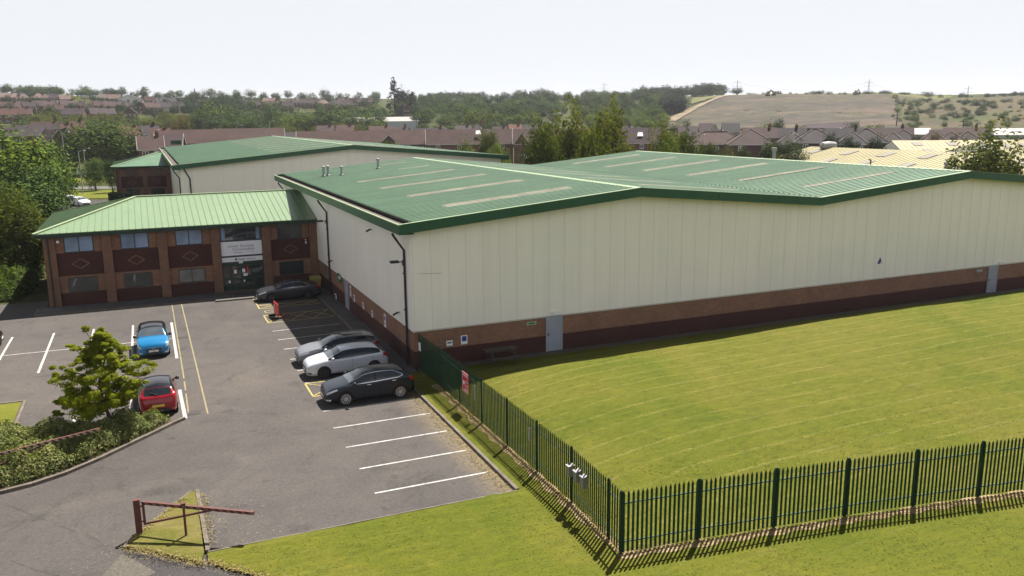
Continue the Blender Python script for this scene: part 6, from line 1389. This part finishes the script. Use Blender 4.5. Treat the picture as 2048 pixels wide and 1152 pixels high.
# hillside estate (distant): one house of each kind built, the rest copied
def far_house(u,vr,r,wpx,key,label,rot):
    x,y=far(u,r); z=T(x,y); src=FH[key]; b=math.atan2(x-CAM.x,y-CAM.y); c=src if not src.get('used') else copy_tree(src); src['used']=True
    s=wpx*r/FPX/10.; c.location=(x,y,max(z-1,min(z+3,zat(u,vr,r)-8.2))); c.rotation_euler=(0,0,-b+rot); c.scale=(s,max(.8,min(1.2,s)),1); c['label']=label; c['group']='houses on the far hillside'
FH={}
for k,(rf,wl,hip,gf) in {'pk':('pinkish','brick',True,False),'pkg':('pinkish','brick',False,False),'pl':('plum','brick',False,False),'plh':('plum','brick',True,False),'gr':('grey','creamr',False,False),'rd':('red','brick',False,False),'wh':('grey','render',False,True),'br':('brown','brick',False,False),'brg':('brown','darkbrick',False,True)}.items():
    FH[k]=house('house',0,0,0,0,10,8,5.2,8.2,rf,wl,hip,1,3,2,gf,False,'houses on the far hillside')
HL=[(20,190,715,30,'pkg','pale pink roofed house at the left end of the hilltop row'),(53,192,715,16,'pk','pale hipped house next along the hilltop row from the left end'),(82,192,720,18,'pk','pale hipped house in the gap right of the small cypress on the left hilltop'),(97,194,715,13,'pk','narrow pale hipped roof left of the yellow-green tree'),(114,194,710,16,'pl','plum house just left of the yellow-green hilltop tree'),(134,197,690,18,'pkg','pale roof in front of the yellow-green hilltop tree'),(213,192,715,18,'pkg','pale roofed house left of the pair beneath the dark hilltop trees'),(233,192,712,20,'pkg','pale roofed house right of the pair beneath the dark hilltop trees'),(264,192,705,38,'wh','white house with a broad gable left of the dark cypress'),(303,197,690,16,'rd','red roofed house just right of the dark cypress'),(318,199,680,16,'wh','small white gabled house near the dark cypress'),(338,199,675,26,'gr','grey roofed house below the hilltop trees right of the cypress'),
 (20,210,580,36,'br','brown house at the left end of the middle row'),(52,206,590,34,'pl','plum roof beside the dark bush on the left hill'),(90,205,600,34,'pl','long plum roof in the middle row'),(135,203,610,30,'pl','plum roof under the small yellow tree'),(165,203,605,20,'plh','hipped plum house at the centre of the left estate'),(200,203,610,26,'br','brown roof below the pale pair'),(228,205,600,30,'pl','plum roof below the white broad-gabled house'),(252,203,600,24,'plh','hipped plum roof below the white broad-gabled house'),(285,203,600,22,'brg','dark gable house below the cypress'),(305,208,585,26,'br','brown house with white windows right of the dark gable'),(332,205,590,20,'gr','grey rendered house in the right part of the left estate'),(352,203,600,22,'pl','dark plum house at the right end of the left estate'),
 (12,222,500,30,'rd','reddish roof lowest at the far left of the estate'),(42,218,505,36,'rd','long reddish roof at the far left of the estate'),(150,216,510,34,'pl','low plum roof half hidden by the tree belt'),(205,216,515,40,'pl','low plum roof behind the tree belt, right of the other low one'),(262,215,520,22,'brg','dark gabled end among the low roofs'),(180,210,560,22,'plh','hipped roof between the middle and lowest rows'),(110,212,555,30,'br','brown roof between the rows left of the small yellow tree'),(365,208,600,14,'wh','tiny pale house before the rich green trees'),(401,201,640,14,'wh','white gabled house among the dark hillside trees'),
 (484,199,660,18,'gr','pale rendered house at the left end of the right-hand row'),(500,201,650,20,'gr','grey house next to the left end of the right-hand row'),(515,203,640,24,'plh','plum house in the right-hand row beside the dark small tree'),(545,203,640,26,'br','brown house in the right-hand row'),(562,204,636,20,'brg','dark gable in the right-hand row'),(578,206,630,22,'pl','plum house before the green belt in the right-hand row'),(541,198,690,22,'pkg','pale roof behind the right-hand row'),(585,198,680,24,'plh','hipped plum house at the middle of the far row'),(612,199,680,22,'pl','plum house right of the middle of the far row'),(632,200,672,16,'pl','narrow plum house in the far row'),(648,200,670,26,'pk','pale hipped house beneath the dark round tree'),(668,202,660,20,'plh','hipped house just right of the dark round tree'),(688,197,680,20,'slt' if False else 'br','flat looking brown house left of the tall conifers'),(680,205,640,24,'gr','grey house in front of the far row'),(700,208,630,26,'plh','plum hipped house in front of the far row'),(708,196,690,20,'pl','plum house on the far row nearer the conifers'),(722,198,690,18,'pl','plum house second from the conifers'),(735,196,695,20,'br','brown house next to the tall conifers'),(800,224,560,14,'brg','house below the poplars with steep roof'),(812,228,545,12,'brg','small gabled house below the poplars'),(1038,198,780,16,'br','brown roof behind the small yellow tree on the wooded hill'),(948,198,780,14,'gr','pale house in the middle of the wooded hill')]
for u,v,r,w,k,l in HL: far_house(u,v,r,w,k,l,random.uniform(-.35,.35))
# white industrial shed on the slope, another far right
def wshed(label,u0,u1,v,r,h,d=14):
    x,y=far((u0+u1)/2,r); z=max(T(x,y),zat((u0+u1)/2,v,r)-h); o=thing('industrial_shed',label,'shed',(x,y,z),-math.atan2(x-CAM.x,y-CAM.y)+.12); local(o); w=(u1-u0)*r/FPX
    mb=MB(); mb.box((-w/2,-d/2,-2),(w/2,d/2,h-2.)); 
    for s in (-1,1): mb.face([(s*w/2,-d/2,h-2),(s*w/2,d/2,h-2),(s*w/2,0,h-.1)])
    mb.build('wall',plain('grey_cladding',(.4,.43,.47),.6),o); mb=MB(); mb.slab([(-w/2-.3,-d/2-.3,h-2.05),(w/2+.3,-d/2-.3,h-2.05),(w/2+.3,0,h),(-w/2-.3,0,h)],.1); mb.slab([(w/2+.3,d/2+.3,h-2.05),(-w/2-.3,d/2+.3,h-2.05),(-w/2-.3,0,h),(w/2+.3,0,h)],.1); mb.build('roof',plain('pale_roof',(.27,.25,.235),.7),o)
wshed('long white industrial shed in front of the wooded hill',690,830,243.5,420,7)
wshed('white industrial roof beyond the hipped houses at the right',1818,1856,261,330,6); wshed('pale far industrial roof at the right edge',2002,2090,264,330,6)
# ------------------------------------------------------------------ far trees: individuals
G='trees on the far hill'
def ft(u,vt,r,w,key,mat,label,name='broadleaf_tree'): return ptree(name,label,u,vt,r,w,key,mat,3.,group=G)
for a in [(790,155,560,36,'cone0','fir','tallest dark conifer on the skyline, left of the poplar group','conifer_tree'),(800,176,560,20,'column0','fir','dark poplar touching the tallest conifer','poplar_tree'),(807,180,558,18,'column1','fir','dark poplar between the tallest conifer and the poplar group','poplar_tree'),(818,180,556,20,'column0','dark','tallest poplar of the group right of the conifer','poplar_tree'),(827,183,556,17,'column1','dark','right-hand poplar of the group by the tallest conifer','poplar_tree'),
 (292,174,720,11,'column0','fir','dark pointed cypress beside the white hilltop house','cypress_tree'),(40,183,735,8,'column1','dark','small dark cypress on the left hilltop','cypress_tree'),(394,177,800,9,'cone1','fir','small pointed conifer on the skyline above the rich green trees','conifer_tree'),(480,183,790,10,'cone0','fir','small conifer left of the big round skyline tree','conifer_tree'),(1003,187,640,9,'column0','fir','slim dark cypress alone on the wooded hill','cypress_tree'),(995,196,640,8,'column1','fir','short cypress beside the slim dark one','cypress_tree'),(949,198,640,8,'column1','fir','pair-like narrow cypress in the middle of the wooded hill','cypress_tree'),(1051,179,640,11,'column0','fir','taller dark cypress of the two above the yellow tree','cypress_tree'),(1061,182,640,9,'column1','fir','shorter dark cypress of the two above the yellow tree','cypress_tree'),(1046,212,560,12,'column1','fir','dark cypress lower down by the yellow tree','cypress_tree'),
 (1034,200,640,16,'round1','yellow','small golden yellow tree on the wooded hill'),(140,187,735,36,'bush0','yellow','spreading yellow-green tree on the left hilltop'),(125,206,620,22,'bush1','yellow','yellow-green bush among the middle row of houses'),
 (160,177,800,40,'round0','mid','wide skyline tree above the yellow-green hilltop tree'),(185,178,800,40,'round1','mid','wide skyline tree right of the yellow-green hilltop tree'),(222,176,805,30,'round2','dark','dark skyline tree above the pale pair of houses'),(243,177,805,30,'round0','dark','second dark skyline tree above the pale pair of houses'),(272,183,790,18,'round1','mid','small skyline tree left of the dark cypress'),(75,183,780,24,'round2','dark','dark tree between the pale hilltop roofs'),(33,196,700,22,'round1','dark','round dark bush-like tree in front of the left hilltop roofs'),(320,183,800,16,'oval0','mid','skyline tree just right of the dark cypress'),(345,182,800,26,'round0','mid','broad skyline tree right of the dark cypress'),
 (424,176,830,28,'round1','grey','big hazy round tree on the skyline above the rich green belt'),(504,178,830,24,'round0','grey','big round skyline tree above the right-hand row of houses'),(555,184,800,20,'round2','mid','round tree on the skyline behind the pale roof'),(608,184,800,28,'round1','olive','broad olive skyline tree behind the far row'),(653,177,760,24,'round2','dark','dark round tree towering over the far row'),(696,186,800,14,'oval0','olive','thin tree on the skyline left of the conifers'),(755,191,720,16,'round0','dark','dark tree left of the tallest conifer'),
 (1078,175,900,26,'round0','grey','hazy round tree on the skyline right of the two cypresses'),(1092,177,900,22,'round2','grey','second hazy round tree right of the two cypresses'),(1040,179,900,26,'round1','grey','hazy skyline tree left of the two cypresses'),(1180,178,880,32,'round0','grey','large hazy tree left of the thin pylon'),(1226,181,880,22,'round1','grey','hazy tree right of the thin pylon'),(940,185,860,22,'round2','grey','domed hazy tree in the middle of the skyline'),(955,184,860,10,'scots','dark','flat-topped pine in the middle of the skyline'),(908,186,820,24,'round1','mid','round tree at the left of the wooded skyline'),
 (1472,175,735,26,'round1','dark','large dark round tree on the crest in front of a pylon'),(1533,186,745,9,'round0','dark','small round bush-like tree on the crest left of the flat-topped one'),(1554,181,745,14,'scots','dark','flat-topped tree on the open crest'),(1612,186,760,14,'bush0','mid','low tree on the crest left of the dark pair'),(1625,181,755,18,'round2','dark','left tree of the dark pair on the crest'),(1638,180,755,18,'round0','dark','right tree of the dark pair on the crest'),(1733,182,760,24,'round1','dark','dark rounded tree on the crest below the middle right pylon'),(1810,186,780,16,'round2','dark','small domed tree on the crest left of the big oak'),(1852,181,770,30,'bush0','dark','broad flat oak standing alone on the right crest'),(2000,186,780,20,'round0','dark','round dark tree on the crest near the right edge'),(2021,190,785,12,'round1','dark','smaller round tree on the crest near the right edge'),(2040,188,780,20,'round2','dark','dark tree on the crest at the right edge'),(1500,187,760,24,'bush1','mid','low spreading tree on the crest right of the large dark round one'),(1435,181,760,20,'round0','mid','tree on the crest left of the large dark round one'),
 (1885,203,640,14,'round1','dark','dark bush in the scrub, first right of the big oak'),(1852,202,650,16,'round0','dark','dark scrub bush below the big oak'),(1932,202,640,14,'round2','dark','dark scrub bush below the right pylon'),(1916,200,650,10,'round0','dark','small scrub bush left of the one below the right pylon'),(1981,205,630,14,'round1','dark','dark scrub bush near the right edge, lower one'),(2004,200,650,12,'round2','dark','dark scrub bush near the right edge, upper one'),(1830,208,610,26,'bush0','grey','pale bushy clump at the edge of the stripped hillside'),
 (742,206,470,52,'round0','mid','big green tree in front of the far row left of the conifers'),(770,214,460,36,'round1','mid','green tree just left of the steep roofed house'),(842,222,420,42,'round2','mid','rounded dark-bottomed tree right of the white industrial shed'),(893,226,410,46,'round0','pale','pale tree right of the rounded one by the white shed'),(942,219,400,42,'round1','bright','tall light green tree left in the light green row'),(975,222,398,34,'oval0','bright','light green tree second in the light green row'),(1012,225,400,40,'round0','bright','light green tree in the middle of the light green row'),(1040,224,402,36,'round2','bright','light green tree right in the light green row'),(1066,224,404,34,'round1','bright','last light green tree in the row before the birches'),
 (362,229,380,30,'round1','rusty','rust tinged tree above the brown terrace'),(345,238,372,24,'round0','rusty','smaller rust tinged tree above the left end of the brown terrace'),(392,225,390,24,'oval1','dark','dark upright tree right of the rust tinged tree'),(430,206,440,56,'round0','bright','rich green tree, highest of the belt behind the brown terrace'),(470,216,430,44,'round1','mid','rich green tree right of the highest one in the belt'),(400,210,450,34,'round2','mid','green tree left of the highest one in the belt'),(515,222,420,34,'round0','mid','green tree in the belt above the lighter terrace'),(545,222,418,32,'round1','mid','green tree in the belt above the farther warehouse ridge'),(620,225,415,36,'round2','bright','bright tree in the belt left of the white shed'),(660,218,420,36,'round0','mid','green tree in the belt, centre of the part above the longest terrace'),(690,224,412,40,'round1','mid','green tree above the left end of the white shed'),(35,232,400,42,'bush0','grey','pale rounded tree at the far left below the reddish roofs'),
 (712,236,395,26,'round1','mid','tree partly hiding the left half of the long white shed'),(765,238,392,22,'oval0','bright','small tree before the middle of the long white shed'),
 (1370,234,360,30,'bush1','mid','bushy green tree at the foot of the sandy track'),(1350,242,350,24,'bush0','mid','low bush left of the one at the foot of the sandy track'),(1545,238,370,36,'bush0','bright','bright bush in front of the stripped hillside above the flats'),(1560,236,368,20,'round1','mid','darker bush within the bright ones above the flats'),(1600,246,360,26,'bush1','mid','bush to the right of the bright ones above the flats'),(1520,246,355,24,'bush0','bright','low bright bush left of the bright ones above the flats'),(1705,239,360,30,'bush1','mid','round bush at the foot of the dark spoil'),(1740,244,350,28,'bush0','bright','bright bush right of the dark spoil'),(1762,244,352,20,'bush1','bright','second bright bush right of the dark spoil')]:
    ft(*a)
# woods and belts that read as one mass
def wood(label,mat,n,u0,u1,r0,r1,h0,h1,keys=('round0','round1','round2','oval0','oval1'),name='woodland',cond=None,wf=.95):
    W=Wood(); k=0
    for _ in range(n*4):
        u=random.uniform(u0,u1); r=random.uniform(r0,r1)
        if cond and not cond(u,r): continue
        x,y=far(u,r); h=random.uniform(h0,h1); W.add(random.choice(keys),x,y,T(x,y)-.8,h,h*random.uniform(.75,1.15)*wf); k+=1
        if k>=n: break
    return W.build(name,label,'woodland',mat)
wood('belt of mixed trees below the left hillside estate','olive',60,60,400,395,470,7,11); wood('dark growth in the belt below the left hillside estate','mid',40,40,400,380,455,6,10)
wood('rich green wood behind the brown terraces','mid',80,400,770,400,470,8,13); wood('lighter crowns in the wood behind the brown terraces','bright',26,410,760,395,450,7,11); wood('hedge trees in front of the rich green wood','olive',40,380,760,350,395,5,8)
wood('trees between the hillside houses at the left','dark',60,-60,380,540,800,5,9,wf=.9); wood('skyline trees behind the left hillside estate','mid',50,-60,480,790,880,6,11); wood('garden trees among the right-hand rows of houses','mid',60,380,780,560,860,5,10); wood('dark wood on the slope below the left skyline','dark',34,370,480,560,720,8,12)
wood('wooded hillside in the middle of the view','mid',130,800,1330,430,800,6,11); wood('darker trees of the wooded hillside','dark',60,820,1340,480,860,6,11); wood('pale trees of the wooded hillside','pale',80,850,1330,440,760,6,10); wood('hazy far trees along the middle skyline','grey',90,840,1440,850,960,4,9); wood('hazy dark trees along the right wooded skyline','dark',60,1270,1445,760,930,8,14)
wood('bushy green slope left of the sandy track','pale',70,1180,1330,380,520,4,8); wood('dark square plantation beside the sandy track','fir',26,1326,1362,520,590,9,12,('oval0','oval1','round0')); wood('low growth in front of the light green trees','mid',40,840,1100,370,395,4,7)
wood('bushes straggling down the edge of the stripped hillside','grey',34,1785,1835,400,640,2,5,('bush0','bush1','round0'),'scrub'); wood('hedge line along the right crest','dark',60,1500,2120,745,800,2.5,5,('bush0','bush1')); wood('scrub bushes over the right hillside','grey',90,1790,2150,420,650,2,5,('bush0','bush1','round0')); wood('dark scrub bushes over the right hillside','dark',46,1820,2150,480,700,2.5,5.5,('bush0','bush1','round0'))
wood('dark weeds in streaks across the stripped hillside','dark',26,1480,1720,495,540,1.,2.2,('bush0','bush1'),'scrub',None,2.2); wood('garden trees between the hipped houses at the right','mid',40,1340,1960,255,330,4,7); wood('garden trees round the terraces','mid',46,280,1260,285,350,4,8); wood('hedge trees at the right edge below the scrub hillside','mid',30,1900,2150,300,360,4,7)
wood('garden trees round the gabled houses at the left','mid',30,-40,330,240,360,5,9)
# ------------------------------------------------------------------ pylons, wires, poles, diggers
M['pylon']=plain('pylon_steel',(.25,.26,.28),.6,.3)
def pylon(label,u,vt,r,h):
    x,y=far(u,r); zt=zat(u,vt,r); z=zt-h; o=thing('pylon',label,'pylon',(x,y,z),-YAW,'electricity pylons on the horizon'); local(o)
    mb=MB(); b=h*.085
    for sx in (-1,1):
        for sy in (-1,1): mb.bar((sx*b,sy*b,0),(sx*b*.22,sy*b*.22,h*.62),.28,.28); mb.bar((sx*b*.22,sy*b*.22,h*.62),(0,0,h),.22,.22)
    for k in range(7):
        t0,t1=k/7*.62,(k+1)/7*.62; w0,w1=b*(1-.78*k/7),b*(1-.78*(k+1)/7)
        for sy in (-1,1): mb.bar((-w0,sy*w0,t0*h),(w1,sy*w1,t1*h),.14,.14); mb.bar((w0,sy*w0,t0*h),(-w1,sy*w1,t1*h),.14,.14)
    mb.build('lattice_tower',M['pylon'],o)
    for zz,L in ((.66,.15),(.78,.18),(.9,.14)):
        mb=MB(); mb.bar((-L*h,0,zz*h),(L*h,0,zz*h),.2,.2); mb.bar((-L*h,0,zz*h),(0,0,zz*h+.05*h),.13,.13); mb.bar((L*h,0,zz*h),(0,0,zz*h+.05*h),.13,.13); mb.build('cross_arm',M['pylon'],o)
    return [(x,y,z+.66*h),(x,y,z+.78*h),(x,y,z+.9*h)]
py=[]
for u,v,r,h,l in ((1207,164,1500,50,'pylon over the hazy trees, leftmost of the clear ones'),(1472,159,1350,46,'pylon rising behind the large dark round tree on the crest'),(1733,158,1300,46,'pylon behind the dark rounded tree on the right crest'),(1931,171,1250,40,'rightmost pylon on the horizon'),(805,166,1500,40,'faint pylon tip between the tallest conifer and the poplars')): py.append(pylon(l,u,v,r,h))
mb=MB()
for a,b in ((0,1),(1,2),(2,3)):
    for k in (0,2):
        for off in (-6,6):
            A,B=Vector(py[a][k]),Vector(py[b][k]); o_=Vector((_CRh.y*off*.2,-_CRh.x*off*.2,0)); pts=[A.lerp(B,t)+o_-Vector((0,0,22*4*t*(1-t)*.5)) for t in np.linspace(0,1,14)]; mb.tube(pts,.05,4)
tag(mb.build('power_line',M['pylon']),'thin power lines strung between the horizon pylons','power line')
def wpole(label,u,vt,r,cross=True):
    x,y=far(u,r); z=T(x,y); zt=max(zat(u,vt,r),z+5); o=thing('utility_pole',label,'utility pole',(x,y,z)); mb=MB(); mb.tube([(x,y,z-.5),(x,y,zt)],[.3,.2],7); mb.build('pole',M['wood'],o)
    if cross:
        mb=MB(); mb.bar((x-_CRh.x*2,y-_CRh.y*2,zt-1),(x+_CRh.x*2,y+_CRh.y*2,zt-1),.2,.2); mb.bar((x-_CRh.x*2,y-_CRh.y*2,zt-2.5),(x+_CRh.x*2,y+_CRh.y*2,zt-2.5),.2,.2); mb.build('cross_arm',M['wood'],o)
wpole('dark wooden utility pole on the scrub hillside right of the stripped ground',1794,226,430); wpole('thin utility pole in front of the right scrub hillside',1928,238,400); wpole('mast leaning on the left hilltop',63,178,760,False)
def digger(label,u,r,s=1.,rz=0.):
    x,y=far(u,r); z=T(x,y)+.7; o=thing('excavator',label,'excavator',(x,y,z),-YAW+rz); local(o); Mx=plain('digger_paint',(.2,.13,.06),.6) if 'digger_paint' not in bpy.data.materials else bpy.data.materials['digger_paint']
    mb=MB()
    for sy in (-1.,1.): mb.box((-2.2*s,sy*1.2-.35,0),(2.2*s,sy*1.2+.35,.9))
    mb.build('track',M['trim'],o); mb=MB(); mb.box((-2.4*s,-1.3,1.0),(1.4*s,1.3,2.2)); mb.build('body',Mx,o); mb=MB(); mb.box((.2*s,.2,2.2),(1.6*s,1.25,3.4)); mb.build('cab',M['carglass'],o)
    mb=MB(); mb.bar((1.2*s,-.3,1.8),(4.2*s,-.3,4.2),.5,.5); mb.bar((4.2*s,-.3,4.2),(6.2*s,-.3,1.6),.4,.4); mb.build('boom',Mx,o); mb=MB(); mb.box((5.7*s,-.9,.6),(6.8*s,.3,1.7)); mb.build('bucket',M['trim'],o)
digger('excavator at the top of the stripped hillside, left one',1533,640,.6); digger('excavator working beside the left one on the stripped hillside',1545,648,.6,2.6); digger('reddish digger at the top right of the stripped hillside',1708,655,.55,.4)
# ------------------------------------------------------------------ air, light, camera

SUN=Vector((.48,.42,1.)).normalized(); SELEV=math.asin(SUN.z); SAZ=math.atan2(SUN.x,SUN.y)
w=bpy.data.worlds.new('World'); scene.world=w; w.use_nodes=True; nt=w.node_tree; bg=nt.nodes['Background']
sky=nt.nodes.new('ShaderNodeTexSky'); sky.sky_type='NISHITA'; sky.sun_disc=False; sky.sun_elevation=SELEV; sky.sun_rotation=SAZ; sky.altitude=100; sky.air_density=1.; sky.dust_density=1.2; sky.ozone_density=1.
tcw=nt.nodes.new('ShaderNodeTexCoord'); sxyz=nt.nodes.new('ShaderNodeSeparateXYZ'); nt.links.new(tcw.outputs['Generated'],sxyz.inputs[0])
# summer haze: the lower sky is milky white, raised high to light the walls; blue overhead, dimmed to deepen shade
hz_=ramp(nt,sxyz.outputs[2],[(0,(.95,.95,.95)),(.2,(.95,.95,.95)),(.45,(.85,.85,.85)),(.64,(.14,.14,.14)),(1,(0,0,0))])
nt.links.new(mixc(nt,hz_,mixc(nt,1.,sky.outputs[0],(.27,.29,.33),'MULTIPLY'),(8.0,8.25,8.7)),bg.inputs[0]); bg.inputs[1].default_value=.05
sl=bpy.data.lights.new('sun','SUN'); sl.energy=5.0; sl.angle=R(.5); sl.color=(1,.95,.87); so=bpy.data.objects.new('sun',sl); COL.objects.link(so); so.rotation_euler=SUN.to_track_quat('Z','Y').to_euler()
if HAZE:
    mb=MB(); mb.box((CAM.x-2900,CAM.y-2900,-1.6),(CAM.x+2900,CAM.y+2900,92)); hm=bpy.data.materials.new('haze'); hm.use_nodes=True; n2=hm.node_tree; n2.nodes.clear(); ho=n2.nodes.new('ShaderNodeOutputMaterial'); pv=n2.nodes.new('ShaderNodeVolumePrincipled'); pv.inputs['Color'].default_value=(.93,.95,1,1); pv.inputs['Density'].default_value=HAZE; pv.inputs['Anisotropy'].default_value=.3; n2.links.new(pv.outputs[0],ho.inputs['Volume'])
    hz=mb.build('haze',hm); hz['kind']='stuff'
cd=bpy.data.cameras.new('camera'); cd.sensor_width=36; cd.sensor_fit='HORIZONTAL'; cd.lens=FPX/2048*36; cd.clip_start=.5; cd.clip_end=9000; co=bpy.data.objects.new('camera',cd); COL.objects.link(co)
co.matrix_world=Matrix(((CR.x,CU.x,-CF.x,CAM.x),(CR.y,CU.y,-CF.y,CAM.y),(CR.z,CU.z,-CF.z,CAM.z),(0,0,0,1))); scene.camera=co
vs=scene.view_settings; scene.display_settings.display_device='sRGB'; vs.view_transform='Standard'; vs.look='None'; vs.exposure=EXPO; vs.gamma=1; vs.use_curve_mapping=False
cy=scene.cycles; cy.max_bounces=6; cy.diffuse_bounces=3; cy.glossy_bounces=2; cy.transmission_bounces=3; cy.transparent_max_bounces=4; cy.volume_bounces=0; cy.use_denoising=DENOISE; cy.caustics_reflective=False; cy.caustics_refractive=False
